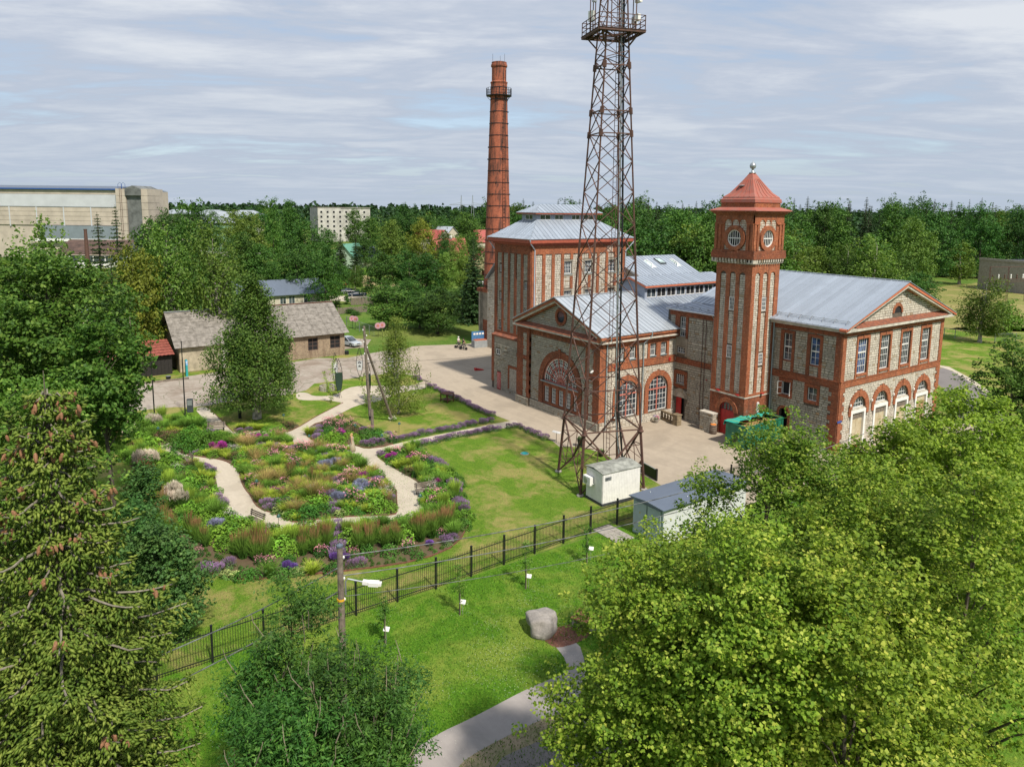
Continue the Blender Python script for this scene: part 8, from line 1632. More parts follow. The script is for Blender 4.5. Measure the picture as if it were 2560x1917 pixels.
for side in (0, 1):
 xe, ze, xr, zr_ = (-103.1, 3.45, -110, 7.45) if side == 0 else (-116.6, 3.45, -110, 7.45)
 for j in range(6):
  for i in range(24):
   y0 = 17.3+i*1.02; V, Fc = corr_sheet(y0, y0+1.06, j/6, (j+1)/6, xe, ze, xr, zr_, .03+R0.uniform(0, .03)+.02*(i % 2))
   if side == 0: mb = MB(); mb.add(V, Fc); mb.build('roof_sheet', M_asb, shr)
   else:
    if i % 4 == 0: mb = MB()
    mb.add(V, Fc)
    if i % 4 == 3: mb.build('roof_sheet', M_asb, shr)
part(shed, 'ridge_flashing', M_roof_pale, lambda m: m.obox((-110, 17.3, 7.55), (-110, 30, 7.55), .4, .05)); part(shed, 'rusty_ridge', M_rust, lambda m: m.obox((-110, 30.2, 7.52), (-110, 41.8, 7.52), .4, .05))
# red tiled black shed
rs_ = wthing('tiled_shed', 'low black wooden shed with a red tiled roof left of the corrugated shed', 'shed', (-106, 13, 0)); RSR = Face('R', -103.8)
for i in range(20): part(rs_, 'wall_board', plain('tarred_board', (.022, .018, .016), .8, var=.2, scale=4), lambda m: RSR.box(m, 8.0+i*.45, 8.43+i*.45, 0, 2.5, -.05, .012*(i % 2)))
part(rs_, 'body', M_dark, lambda m: (m.box(-109, -103.9, 8, 17.0, 0, 2.5), Face('L', 8.0).box(m, -109, -103.9, 0, 2.5, 0, .02)))
M_tile = plain('red_tile', (.33, .095, .07), .7, var=.2, scale=2.5); rr = sub('roof', rs_)
for j in range(6):
 for i in range(10):
  y0 = 7.7+i*.96; t0, t1 = j/6, (j+1)/6; mb = MB(); V = []
  for t, l in ((t0, .10), (t1, .05)):
   for k in range(7): V.append((-103.2-5.6*t, y0+.96*k/6, 2.65+1.25*t+l+.03*math.sin(k*math.pi/1.5)))
  mb.add(V, [(k, k+1, 8+k, 7+k) for k in range(6)]+[]); mb.build('roof_tile', M_tile, rr)
# parking sign, dark post, bin
pk_ = thing('parking_sign', 'turquoise parking post marked P at the corner of the corrugated shed', 'sign', (*(-101.34, 18.3), 0)); M_turq = plain('turquoise', (.02, .33, .33), .5)
part(pk_, 'post', M_turq, lambda m: m.box(-.3, .3, -.12, .12, 0, 2.2)); part(pk_, 'plate', plain('sign_white_blue', (.16, .42, .72), .5), lambda m: m.box(.3, .33, -.12, .12, 1.5, 2.15))
def text(root, s, size, loc, rot, mat, name='lettering'):
 cu = bpy.data.curves.new(name, 'FONT'); cu.body = s; cu.size = size; cu.extrude = .004; cu.align_x = 'CENTER'; cu.align_y = 'CENTER'; cu.materials.append(mat)
 o = bpy.data.objects.new(name, cu); COL.objects.link(o); o.location = loc; o.rotation_euler = rot
 bpy.context.view_layer.update(); me = bpy.data.meshes.new_from_object(o.evaluated_get(bpy.context.evaluated_depsgraph_get())); r = link(name, me, root); r.location = loc; r.rotation_euler = rot
 bpy.data.objects.remove(o); return r
text(pk_, 'P', .42, (.34, 0, 1.85), (math.pi/2, 0, math.pi/2), M_white); text(pk_, 'P', .42, (0, -.13, 1.85), (math.pi/2, 0, 0), M_white)
bp = thing('info_post', 'dark grey upright information box at the end of the short gravel path', 'sign', (*(-83.03, 15.15), 0), math.radians(-20)); part(bp, 'case', plain('anthracite', (.05, .06, .07), .5), lambda m: m.box(-.16, .16, -.3, .3, 0, 1.5)); part(bp, 'panel', M_zinc, lambda m: m.box(.16, .175, -.24, .24, .8, 1.4))
wb = thing('waste_post', 'small black post bin under the large birch', 'bin', (*(-77.8, 19.06), 0)); part(wb, 'case', M_black, lambda m: m.box(-.12, .12, -.15, .15, 0, .95)); part(wb, 'lid', M_black, lambda m: m.box(-.15, .15, -.18, .18, .97, 1.03))
# ---------------------------------------------------------------- houses and sheds behind
M_wallw = plain('pale_render', (.55, .50, .40), .9, var=.1, scale=1); M_redroof = plain('bright_red_roof', (.36, .075, .06), .6, var=.1); M_darkwood = plain('dark_brown_board', (.06, .03, .03), .8)
def house(name, label, cat, pos, rz, L, W, he, hr, wall, roofm, wins=(), gable=None, over=.5, extra=None, hip_=False):
 """box house: length L along local x, width W along y, ridge along x; windows (face, a, z, w, h)"""
 t = thing(name, label, cat, (*pos, 0), rz); part(t, 'wall', wall, lambda m: m.box(-L/2, L/2, -W/2, W/2, -.5, he))
 if not hip_:
  for s in (-1, 1): part(t, 'gable', gable or wall, lambda m: m.add([(s*L/2, -W/2, he), (s*L/2, W/2, he), (s*L/2, 0, hr), (s*(L/2-.2), -W/2, he), (s*(L/2-.2), W/2, he), (s*(L/2-.2), 0, hr)], [(0,1,2), (5,4,3), (0,2,5,3), (1,4,5,2)]))
 for s in (-1, 1):
  k = (hr-he)/(W/2); e = (W/2+over); ix = W/2 if hip_ else -over
  mb = MB(); V = [(-L/2-over, s*e, he-over*k), (L/2+over, s*e, he-over*k), (L/2-ix, 0, hr), (-L/2+ix, 0, hr)]; mb.add(V+[(a, b, c+.12) for a, b, c in V], [(0,1,2,3), (7,6,5,4), (0,4,5,1), (1,5,6,2), (2,6,7,3), (3,7,4,0)]); mb.build('roof', roofm, t)
  if hip_: mb = MB(); mb.add([(s*(L/2+over), -e, he-over*k), (s*(L/2+over), e, he-over*k), (s*(L/2-ix), 0, hr)]+[(s*(L/2+over), -e, he-over*k+.12), (s*(L/2+over), e, he-over*k+.12), (s*(L/2-ix), 0, hr+.12)], [(0,1,2), (3,5,4), (0,3,4,1), (1,4,5,2), (2,5,3,0)]); mb.build('roof', roofm, t)
 for f, a, z, w, h in wins:
  if f == 'L': box = (a-w/2, a+w/2, -W/2-.05, -W/2+.01, z, z+h); g_ = (a-w/2+.07, a+w/2-.07, -W/2-.06, -W/2-.05, z+.07, z+h-.07); b_ = (a-.03, a+.03, -W/2-.08, -W/2-.06, z, z+h)
  elif f == 'R': box = (L/2-.01, L/2+.05, a-w/2, a+w/2, z, z+h); g_ = (L/2+.05, L/2+.06, a-w/2+.07, a+w/2-.07, z+.07, z+h-.07); b_ = (L/2+.06, L/2+.08, a-.03, a+.03, z, z+h)
  else: box = (a-w/2, a+w/2, W/2-.01, W/2+.05, z, z+h); g_ = (a-w/2+.07, a+w/2-.07, W/2+.05, W/2+.06, z+.07, z+h-.07); b_ = (a-.03, a+.03, W/2+.06, W/2+.08, z, z+h)
  wn = part(t, 'window', M_white, lambda m: m.box(*box)); part(wn, 'pane', M_glass, lambda m: m.box(*g_)); part(wn, 'bar', M_white, lambda m: m.box(*b_))
 return t
# long house behind the birch (two wings)
house('bungalow', 'low house with a dark blue-grey roof, left wing, behind the corrugated shed', 'house', (-161, 40.5), math.radians(0), 12, 8.5, 2.9, 5.6, M_wallw, M_roof_blue, [('R', -2.2, .6, .9, 1.6), ('L', 0, .9, 1.2, 1.2), ('L', 4, .9, 1.0, 1.3)], over=.7)
house('bungalow', 'low house with a dark blue-grey roof, right wing, beside the parked dark cars', 'house', (-166, 53), math.radians(90), 13, 9, 3.0, 5.6, M_wallw, M_roof_blue, [('L', -3, .6, 1.4, 1.7), ('L', -1, .6, 1.4, 1.7), ('L', 2.5, .6, 1.6, 1.7)], over=.7)
house('garage', 'cream flat-roofed garage with brown gate, between oak and corrugated shed', 'garage', (-148.5, 13.3), 0, 7, 7, 3.5, 3.9, plain('cream_block', (.55, .47, .34), .9, var=.12, scale=1), M_roof_blue, over=.3)
part(bpy.data.objects['garage'], 'gate', plain('brown_gate', (.15, .06, .04), .8), lambda m: (m.box(3.5, 3.56, -1.6, 1.2, 0, 2.5), m.box(-1.5, 1.5, -3.56, -3.5, 0, 2.5)))
kn = house('playhouse', 'little red hut with a white window right of the cream garage', 'hut', (-160.26, 19.9), 0, 3.2, 2.0, 1.5, 1.75, plain('red_board', (.30, .06, .04), .8), M_concrete, [('R', .3, .5, .5, .5)], over=.15)
op = thing('open_shed', 'dark open-fronted shed with a flat roof beyond the parked cars', 'shed', (-201, 74, 0), math.radians(-12))
part(op, 'roof', M_black, lambda m: m.box(-3, 3, -7, 7, 3.3, 3.5)); part(op, 'back_wall', M_dark, lambda m: (m.box(-3, -2.8, -6.8, 6.8, 0, 3.3), m.box(-3, 2.6, -6.8, -6.6, 0, 3.3), m.box(-3, 2.6, 6.6, 6.8, 0, 3.3)))
for y in (-6.6, -2.2, 2.2, 6.6): part(op, 'post', M_darkwood, lambda m: m.box(2.5, 2.7, y-.1, y+.1, 0, 3.3))
part(op, 'stored_panel', M_white, lambda m: m.box(-.5, -.3, -4.5, -2.6, 0, 2)); part(op, 'brick_stack', M_brick, lambda m: m.box(1.5, 2.4, 3.5, 6.2, 0, 1.5))
def boards(p, q, h, label, mat, n=None, name='board_fence'):
 p, q = Vector((*p, 0)), Vector((*q, 0)); t = wthing(name, label, 'fence', tuple(p)); L = (q-p).length; n = n or int(L/.32)
 for i in range(n): a, b = p.lerp(q, i/n), p.lerp(q, (i+.85)/n); part(t, 'board', mat, lambda m: m.obox(a+Vector((0, 0, h/2)), b+Vector((0, 0, h/2+R0.uniform(-.03, .03))), .04, h))
 for i in range(0, n+1, 8): a = p.lerp(q, i/n); part(t, 'post', mat, lambda m: m.box(a.x-.07, a.x+.07, a.y-.07, a.y+.07, 0, h+.15))
boards((-156.41, 64.12), (-155.33, 69.12), 1.7, 'grey board fence below the parked dark cars', M_wood); boards((-144.47, 56.24), (-144.67, 62.95), 1.3, 'weathered board fence nearer the corrugated shed', M_wood)
boards((-233.65, 131.49), (-222.37, 131.77), 1.7, 'dark red board fence by the orchard', plain('dark_red_board', (.22, .02, .02), .8)); boards((-209.31, 132.1), (-204.74, 131.53), 1.8, 'short dark red board fence left of the chimney', MATS['dark_red_board'])
# grey rendered building left of the chimney
gb = house('store_building', 'grey two-storey rendered store left of the chimney foot', 'building', (-128.5, 89.5), 0, 10, 12, 6.3, 6.6, M_plaster, plain('pale_flat_roof', (.45, .44, .42), .8), [('L', -2.5, 3.6, 1.3, 1.6), ('R', -3, 3.6, 1.2, 1.5)], over=.5)
# far houses
h1 = house('red_roofed_house', 'house with a steep red roof, dark wooden gable and pink walls', 'house', (-228.08, 131.02), math.radians(-100), 11, 12, 4.6, 11.5, plain('pink_render', (.60, .38, .30), .8), M_redroof, [('R', 0, 6.2, 1.5, 1.2), ('R', -3.5, 1.6, 1.2, 1.4), ('R', 3.5, 1.6, 1.2, 1.4)], gable=M_darkwood, over=.8)
part(h1, 'chimney_stack', M_white, lambda m: m.box(-1.2, -.4, -.3, .3, 10.8, 12.6))
house('mint_house', 'small mint green house with a green roof among the trees', 'house', (-255.93, 105.15), math.radians(-60), 9, 9, 4.6, 8.8, plain('mint_render', (.50, .62, .50), .8), plain('green_roof', (.12, .30, .22), .6), [('R', 0, 2.0, 1.2, 1.4)], over=.5)
house('white_villa', 'pale house with a slate roof and a big gable window', 'house', (-256.84, 112.58), math.radians(-60), 11, 10, 4.0, 7.6, M_wallw, M_roof_blue, [('R', 0, 3.6, 3.2, 2.0)], over=.7)
house('yellow_house', 'pale yellow house with a red roof close to the chimney', 'house', (-210.77, 134.85), math.radians(-20), 10, 8, 5, 8.8, plain('yellow_render', (.62, .55, .33), .8), M_redroof, [('R', 0, 2, 1.2, 1.4)], over=.7)
house('white_gabled_house', 'white gabled house left of the chimney with a low red roof', 'house', (-252.15, 162.92), math.radians(-110), 10, 9, 9.0, 13.5, M_wallw, M_redroof, [('R', 0, 7.0, 1.4, 1.4)], over=.4)
house('distant_red_roof', 'distant house of which only a red roof ridge shows', 'house', (-291.88, 158.45), math.radians(20), 16, 9, 9, 12.5, M_wallw, M_redroof, over=.5)
house('distant_grey_roof', 'distant house with a pale grey roof behind the red one', 'house', (-306.62, 172.27), math.radians(20), 14, 9, 10, 13.5, M_wallw, M_roof_pale, over=.5)
# grey apartment block
ap = thing('apartment_block', 'weathered grey panel apartment block on the skyline', 'building', (*(-453.27, 171.95), 0), math.radians(-2)); M_panel = plain('weathered_panel', (.50, .48, .44), .9, var=.18, scale=.3)
part(ap, 'wall', M_panel, lambda m: (m.box(-11, 5, -9, 6, 0, 21.5)))
part(ap, 'long_wall', M_panel, lambda m: m.box(-11, 5, 6, 26, 0, 21.0)); part(ap, 'parapet', M_concrete, lambda m: (m.box(-11.2, 5.2, -9.2, 26.2, 21.5, 21.9)))
for i in range(8):
 for j in range(6):
  y = -6.8+i*4.1; z = 3.2+j*3.0; w = part(ap, 'window', M_white, lambda m: m.box(5.0, 5.08, y-.8, y+.8, z, z+1.5)); part(w, 'pane', M_dark, lambda m: m.box(5.08, 5.12, y-.7, y+.7, z+.08, z+1.42))
for i in range(3):
 for j in range(6): part(ap, 'wall_panel', M_panel, lambda m: m.box(-10.8+i*5.3, -5.7+i*5.3, -9.06, -9.0, .4+j*3.5, 3.8+j*3.5))
# pale terrace and green gabled building
for i, (px_, D, l) in enumerate([(0, 0, '')]): pass
tr = thing('pale_terrace', 'long pale terrace with light grey roofs on the skyline right of the factory', 'building', (*(-450.03, 89.32), 0), math.radians(50))
for k in range(4):
 part(tr, 'block', M_wallw, lambda m: m.box(-36+k*20, -20+k*20, -6, 6, 0, 17.2)); part(tr, 'roof', M_roof_pale, lambda m: m.add([(-37+k*20, -7, 17.2), (-19+k*20, -7, 17.2), (-19+k*20, 7, 17.2), (-37+k*20, 7, 17.2), (-32+k*20, 0, 19.8), (-24+k*20, 0, 19.8)], [(0,1,5,4), (1,2,5), (2,3,4,5), (3,0,4)]))
 for i in range(4): w = part(tr, 'window', M_glass, lambda m: m.box(-34.6+k*20+i*3.6, -33+k*20+i*3.6, -6.08, -6.0, 13.6, 15.2))
ge = house('green_gabled_block', 'building with a mint green gable and white corner strips on the skyline', 'building', (-344.28, 83.52), math.radians(40), 22, 13, 15, 19.5, plain('pale_wall2', (.62, .62, .56), .8), M_roof_pale, gable=plain('mint_gable', (.28, .50, .33), .8), over=.7)
part(ge, 'green_panel', MATS['mint_gable'], lambda m: (m.box(11.02, 11.1, -5, 3.2, 0, 15.2), m.box(-9, 9, -6.6, -6.52, 2, 14)))
# ---------------------------------------------------------------- factory hall
fh = thing('factory_hall', 'huge pale panel factory hall with a blue roof edge behind the trees at the left', 'building', (*(-338.85, 38.93), 0), math.radians(52.5))
# local x to the right of the view, y away
M_fp = plain('beige_wall_panel', (.50, .435, .36), .9, var=.12, scale=.25); M_fw = plain('pale_metal_cladding', (.52, .54, .57), .6, var=.06, scale=.2); M_fb = plain('blue_edge', (.03, .09, .30), .5); M_fg = plain('streaked_grey_metal', (.17, .18, .175), .7, var=.3, scale=.3); M_fl = plain('blue_grey_metal', (.20, .24, .27), .7, var=.1, scale=.3)
part(fh, 'core', M_fp, lambda m: (m.box(-72, -.3, .4, 40, 0, 28.2),)); part(fh, 'roof', M_roof_blue, lambda m: m.add([(-72, -.6, 28.6), (-.2, -.6, 28.6), (-.2, 12, 30.0), (-72, 12, 30.0), (-72, 40, 28.4), (-.2, 40, 28.4)], [(0,1,2,3), (3,2,5,4)])); part(fh, 'roof_edge', M_fb, lambda m: m.box(-72, -.2, -.7, -.5, 28.1, 28.65))
part(fh, 'clad_band', M_fw, lambda m: m.box(-72, -.5, -.02, .4, 21.2, 26.2)); part(fh, 'upper_wall', M_fp, lambda m: m.box(-72, -.5, .1, .4, 26.3, 28.1)); part(fh, 'gutter', M_zinc, lambda m: m.box(-72, -.5, -.12, .0, 21.0, 21.15))
for j in range(4):
 for i in range(6):
  part(fh, 'wall_panel', M_fp, lambda m: m.box(-70+i*11.6, -58.6+i*11.6, 0+.03*(i % 2), .4, 13.6+j*1.85, 15.35+j*1.85))
for i in range(7): part(fh, 'pilaster', M_fw, lambda m: m.box(-70.3+i*11.6, -69.9+i*11.6, -.15, .4, 13, 21))
part(fh, 'lower_cladding', M_fl, lambda m: m.box(-34, -.5, -1.0, .4, 8, 13.4)); part(fh, 'white_band', M_white, lambda m: m.box(-38, -.5, -1.2, -.9, 6.9, 8.0))
tw_ = sub('end_tower', fh)
for j in range(8): part(tw_, 'wall_panel', M_fp, lambda m: (m.box(0, 4.1, -2, 10, 6+j*2.85, 8.75+j*2.85))); part(tw_, 'wall_panel', M_fp, lambda m: (m.box(10.6, 13.3, -2, 10, 6+j*2.85, 8.75+j*2.85)))
part(tw_, 'metal_shaft', M_fg, lambda m: (m.box(4.2, 10.5, -1.2, 12, 0, 26.0), m.add([(4.1, -2.4, 26.0), (10.7, -2.4, 26.0), (10.7, -2.4, 28.6), (7.3, -2.4, 30.0), (4.1, -2.4, 28.8), (4.1, 12, 26.0), (10.7, 12, 26.0), (10.7, 12, 28.6), (7.3, 12, 30.0), (4.1, 12, 28.8)], [(0,1,2,3,4), (9,8,7,6,5), (0,5,6,1), (1,6,7,2), (2,7,8,3), (3,8,9,4), (4,9,5,0)])))
for s in (1.8, 2.5): part(tw_, 'ladder', M_steel, lambda m: m.box(s, s+.1, -2.3, -2.2, 6, 29.5))
for s in (1.2, 2.6): part(tw_, 'ladder_hoop', M_fb, lambda m: m.tube([(s, -2, 28.6), (s, -2, 30.5), (s+.9, -2, 31.2), (s+1.6, -2, 30.5), (s+1.6, -2, 28.6)], .08, 5))
fa = thing('factory_annex', 'low white factory annex with a rusty brown roof and strip windows before the factory hall', 'building', (*(-293.36, 25.46), 0), math.radians(55)); part(fa, 'wall', M_white, lambda m: m.box(-14, 8, 0, 10, 0, 3.6)); part(fa, 'roof', plain('brown_sheet', (.10, .06, .045), .8, var=.25, scale=.5), lambda m: m.add([(-15, -.5, 4.9), (9, -.5, 4.9), (9, 10, 9.5), (-15, 10, 9.5), (-15, -.5, 4.7), (9, -.5, 4.7)], [(0,1,2,3), (0,4,5,1)]))
for i in range(5): w = part(fa, 'window', M_glass, lambda m: m.box(-13.4+i*4.2, -9.6+i*4.2, -.06, .0, 2.0, 4.4)); part(w, 'frame', M_white, lambda m: m.box(-9.6+i*4.2, -9.25+i*4.2, -.1, 0, 1.9, 4.6))
sp_ = thing('steel_stack', 'thin rusty steel stack beside the factory annex', 'chimney', (*(-289.35, 22.46), 0)); part(sp_, 'pipe', M_steel, lambda m: m.tube([(0, 0, 0), (-.5, 0, 13.5)], [.8, .5], 10)); part(sp_, 'rim', M_steel, lambda m: m.lathe((-.5, 0, 13.5), [(.6, 0), (.6, .3), (.4, .3)], 10))
# derelict building at the right, switchyard, wooden masts
dg = thing('derelict_block', 'derelict grey concrete building with a flat black roof at the right edge', 'building', (*(-94.53, 240.24), 0), math.radians(-20)); 
part(dg, 'wall', M_concrete, lambda m: m.box(0, 40, 0, 26, 0, 8.6) if False else (m.box(-4, 14, 0, 60, 0, 8.6))); part(dg, 'roof', M_black, lambda m: m.box(-3.4, 13.4, .6, 59, 8.6, 8.75)); part(dg, 'parapet', M_concrete, lambda m: (m.box(13.5, 14.1, -.1, 60, 8.6, 9.3), m.box(-4.1, 14.0, -.2, .3, 8.6, 9.3)))
for i in range(14): part(dg, 'wall_panel', M_concrete, lambda m: m.box(14.0, 14.12, .5+i*2.2, 2.6+i*2.2, 0, 8.5))
for b, h, l in [((-158.63, 318.66), 20.4, 'nearer tall wooden power mast with a cross-frame, at the forest edge'), ((-151.27, 368.57), 21, 'farther tall wooden power mast with a cross-frame, at the forest edge')]:
 t = thing('power_mast', l, 'mast', (*b, 0), math.radians(20)); part(t, 'leg', M_steel, lambda m: (m.obox((-1.1, 0, 0), (-.5, 0, h), .35, .35))); part(t, 'leg', M_steel, lambda m: m.obox((1.1, 0, 0), (.5, 0, h), .35, .35))
 for i in range(12): part(t, 'cross_brace', M_steel, lambda m: m.obox((-1.1+.05*i, 0, i*h/12), (1.1-.05*(i+1), 0, (i+1)*h/12), .12, .12))
 for z in (h, h-1.5): part(t, 'cross_arm', M_steel, lambda m: (m.obox((-5, 0, z), (5, 0, z), .2, .2), m.obox((-5, 2, z), (5, 2, z), .15, .15), m.obox((-5, 0, z), (-5, 2, z), .15, .15), m.obox((5, 0, z), (5, 2, z), .15, .15)))
sy = thing('switchyard', 'rusty lattice switchgear frame before the derelict grey building', 'switchgear', (*(-78.16, 214.61), 0), math.radians(70))
for x in (-9, -3, 3, 9): part(sy, 'post', M_steel, lambda m: ([m.obox((x-.3, -.3, 0), (x-.1, 0, 9), .08, .08), m.obox((x+.3, -.3, 0), (x+.1, 0, 9), .08, .08)], [m.obox((x-.25, -.2, i), (x+.25, -.2, i+1), .05, .05) for i in range(9)]))
part(sy, 'beam', M_steel, lambda m: [m.obox((-9, 0, z), (9, 0, z), .12, .12) for z in (5.2, 5.8, 9)]); 
for i in range(9): part(sy, 'insulator', M_white if i % 2 else M_steel, lambda m: m.lathe((-8+i*2, 0, 5.9), [(.12, 0), (.18, .3), (.12, .6), (.18, .9), (.05, 1.2)], 8))
def wirefence(P, label, h=1.6, step=3.0):
 t = wthing('wire_fence', label, 'fence', (*P[0], 0))
 for a, b in zip(P, P[1:]):
  a, b = Vector((*a, 0)), Vector((*b, 0)); n = max(1, int((b-a).length/step))
  for i in range(n): q = a.lerp(b, i/n); part(t, 'post', M_zinc, lambda m: m.box(q.x-.05, q.x+.05, q.y-.05, q.y+.05, 0, h))
  part(t, 'top_rail', M_zinc, lambda m: m.obox(a+Vector((0, 0, h)), b+Vector((0, 0, h)), .05, .05))
  mb = MB()
  for k in range(1, 7): mb.obox(a+Vector((0, 0, h*k/7)), b+Vector((0, 0, h*k/7)), .012, .012)
  n2 = int((b-a).length/.4)
  for i in range(n2): q = a.lerp(b, i/n2); mb.obox(q, q+Vector((0, 0, h)), .012, .012)
  mb.build('mesh', M_zinc, t)['kind'] = 'stuff'
wirefence([(-61.95, 140.77), (-60.04, 140.67), (-56.86, 141.17)], 'galvanised wire fence left of the solitary birch'); wirefence([(-53.92, 141.7), (-52.18, 145.78), (-46.89, 148.78)], 'galvanised wire fence right of the solitary birch')
wirefence([(-129.47, 52.02), (-121.98, 51.45), (-117.71, 51.5), (-114.9, 51.36)], 'black wire fence with pink discs beside the silver car', 1.8, 4)
for p, z, l in [((-125.69, 51.65), 1.4, 'left one of the paired pink discs on the black fence'), ((-124.88, 51.9), 1.4, 'right one of the paired pink discs on the black fence'), ((-115.08, 52.0), 1.5, 'left one of the pink discs beside the young birch'), ((-114.97, 52.74), 1.6, 'right one of the pink discs beside the young birch')]:
 t = thing('pink_disc', l, 'sign', (*p, 0), math.radians(-30)); part(t, 'disc', plain('pink_disc', (.55, .30, .36), .7), lambda m: Face('R', 0).arc(m, 0, z+.5, .0, .55, -.02, .02, 0, 2*math.pi, n=20)); part(t, 'hub', M_pink, lambda m: Face('R', 0).arc(m, 0, z+.5, .0, .22, .02, .03, 0, 2*math.pi, n=12)); part(t, 'stake', M_black, lambda m: m.tube([(0, 0, 0), (0, 0, z+.1)], .03, 5))
# power pylon far away
py_ = thing('power_pylon', 'distant twin-legged power pylon above the forest', 'pylon', (*(-770.3, 468.94), 0), math.radians(55))
for s in (-7, 7): part(py_, 'leg', M_zinc, lambda m: (m.obox((s-2.5, 0, 0), (s, 0, 38), .5, .5), m.obox((s+2.5, 0, 0), (s, 0, 38), .5, .5)))
part(py_, 'cross_arm', M_zinc, lambda m: (m.obox((-22, 0, 26), (22, 0, 26), .6, .6), m.obox((-22, 0, 26), (-7, 0, 29), .4, .4), m.obox((22, 0, 26), (7, 0, 29), .4, .4)))
# ================================================================ CARS, SKIP, PEOPLE, SMALL THINGS
def car(pos, rz, paint, label, L=4.7, W=1.8, H=1.45, estate=False):
 t = thing('parked_car', label, 'car', (*pos, .02), rz)
 prof = [(-.5, .28), (-.495, .55), (-.46, .66), (-.30, .71), (-.27, .72)] if not estate else [(-.5, .28), (-.495, .6), (-.49, .75), (-.48, .78), (-.47, .79)]
 body = [(-.5*L, .25), (-.5*L, .62), (-.47*L, .80), (-.30*L, .86), (.22*L, .86), (.44*L, .74), (.5*L, .58), (.5*L, .27)]
 cabp = [(-.36*L if not estate else -.485*L, .85), (-.20*L if not estate else -.44*L, H), (.04*L, H), (.24*L, .86)]
 def ext(m, P, w0, w1):
  n = len(P); V = []; zs = [z for _, z in P]; lo, hi = min(zs), max(zs)
  for s in (-1, 1):
   for x, z in P: k = (z-lo)/(hi-lo); V.append((x, s*(w0+(w1-w0)*k)/2, z))
  m.add(V, [tuple(range(n)), tuple(reversed(range(n, 2*n)))]+[(i, n+i, n+(i+1) % n, (i+1) % n) for i in range(n)])
 b = part(t, 'body', paint, lambda m: ext(m, body, W, W*.94)); bv = b.modifiers.new('b', 'BEVEL'); bv.width = .06; bv.segments = 2
 part(t, 'windows', M_glass, lambda m: ext(m, cabp, W*.9, W*.72)); r = part(t, 'roof', paint, lambda m: m.box(cabp[1][0]-.02, cabp[2][0]+.02, -W*.37, W*.37, H-.02, H+.03))
 part(t, 'pillars', paint, lambda m: [m.obox(p, q, .07, .07) for s in (-1, 1) for p, q in (((cabp[0][0], s*W*.45, .86), (cabp[1][0], s*W*.36, H)), ((cabp[3][0], s*W*.45, .86), (cabp[2][0], s*W*.36, H)), ((-.06*L, s*W*.455, .86), (-.07*L, s*W*.365, H)))])
 for x in (-.31*L, .31*L):
  for s in (-1, 1):
   w = sub('wheel', t); part(w, 'tyre', M_black, lambda m: m.tube([(x, s*(W/2-.2), .33), (x, s*(W/2+.01), .33)], .33, 16)); part(w, 'rim', M_zinc, lambda m: m.tube([(x, s*(W/2+.0), .33), (x, s*(W/2+.025), .33)], .2, 10))
 for s in (-1, 1): part(t, 'headlight', M_white, lambda m: m.box(.485*L, .503*L, s*W*.33-.16, s*W*.33+.16, .58, .70)); part(t, 'tail_light', M_red, lambda m: m.box(-.503*L, -.49*L, s*W*.38-.12, s*W*.38+.12, .62, .76))
 part(t, 'grille', M_black, lambda m: m.box(.495*L, .505*L, -.35, .35, .42, .6)); part(t, 'number_plate', M_white, lambda m: m.box(.506*L, .512*L, -.26, .26, .34, .44))
def paint(n, c): 
 m = plain(n, c, .25, var=.03); m.node_tree.nodes['Principled BSDF'].inputs['Coat Weight'].default_value = .6; return m
car((-110.43, 44.63), math.radians(20), paint('silver_paint', (.42, .46, .50)), 'silver-blue saloon parked at the right end of the corrugated shed')
car((-177.5, 72.3), math.radians(75), paint('black_paint', (.012, .014, .018)), 'black estate car parked behind the dark blue saloon', estate=True)
car((-171.68, 72.04), math.radians(-105), paint('navy_paint', (.012, .022, .05)), 'dark blue saloon parked nearer the board fence')
car((-38.0, 57.0), math.radians(60), MATS['black_paint'], 'dark car under the trees in front of the hall', estate=True)
# skip
sk = thing('waste_skip', 'green roll-off skip half covered by a turquoise tarpaulin beside the tower', 'skip', (-42.4, 58.85, 0), math.radians(2)); M_skip = plain('skip_green', (.015, .17, .095), .55, var=.2, scale=2, col2=(.01, .09, .05)); M_tarp = plain('turquoise_tarp', (.03, .38, .30), .6, var=.1)
part(sk, 'body', M_skip, lambda m: (m.box(-1.1, 1.1, -2.9, 2.9, .2, .32), m.box(-1.2, -1.12, -2.9, 2.9, .2, 2.25), m.box(1.12, 1.2, -2.9, 2.9, .2, 2.25), m.box(-1.2, 1.2, -2.98, -2.9, .2, 2.25), m.box(-1.2, 1.2, 2.9, 2.98, .2, 2.25)))
for i in range(9): part(sk, 'side_rib', M_skip, lambda m: (m.box(1.2, 1.28, -2.8+i*.68, -2.68+i*.68, .25, 2.1), m.box(-1.28, -1.2, -2.8+i*.68, -2.68+i*.68, .25, 2.1)))
part(sk, 'rim', M_skip, lambda m: (m.box(-1.28, -1.08, -3.05, 3.05, 2.25, 2.35), m.box(1.08, 1.28, -3.05, 3.05, 2.25, 2.35), m.box(-1.28, 1.28, -3.05, -2.88, 2.25, 2.35), m.box(-1.28, 1.28, 2.88, 3.05, 2.25, 2.35)))
part(sk, 'tarpaulin', M_tarp, lambda m: m.add([(-1.35, -3.1+i*.62, 2.42+.06*math.sin(i*1.7)) for i in range(11)]+[(-.25+.2*math.sin(i*2.1), -3.1+i*.62, 2.40+.05*math.cos(i*2.3)) for i in range(11)]+[(-1.38, -3.1+i*.62, 2.0+.1*math.sin(i)) for i in range(11)], [(i, i+1, 12+i, 11+i) for i in range(10)]+[(i, 22+i, 23+i, i+1) for i in range(10)]))
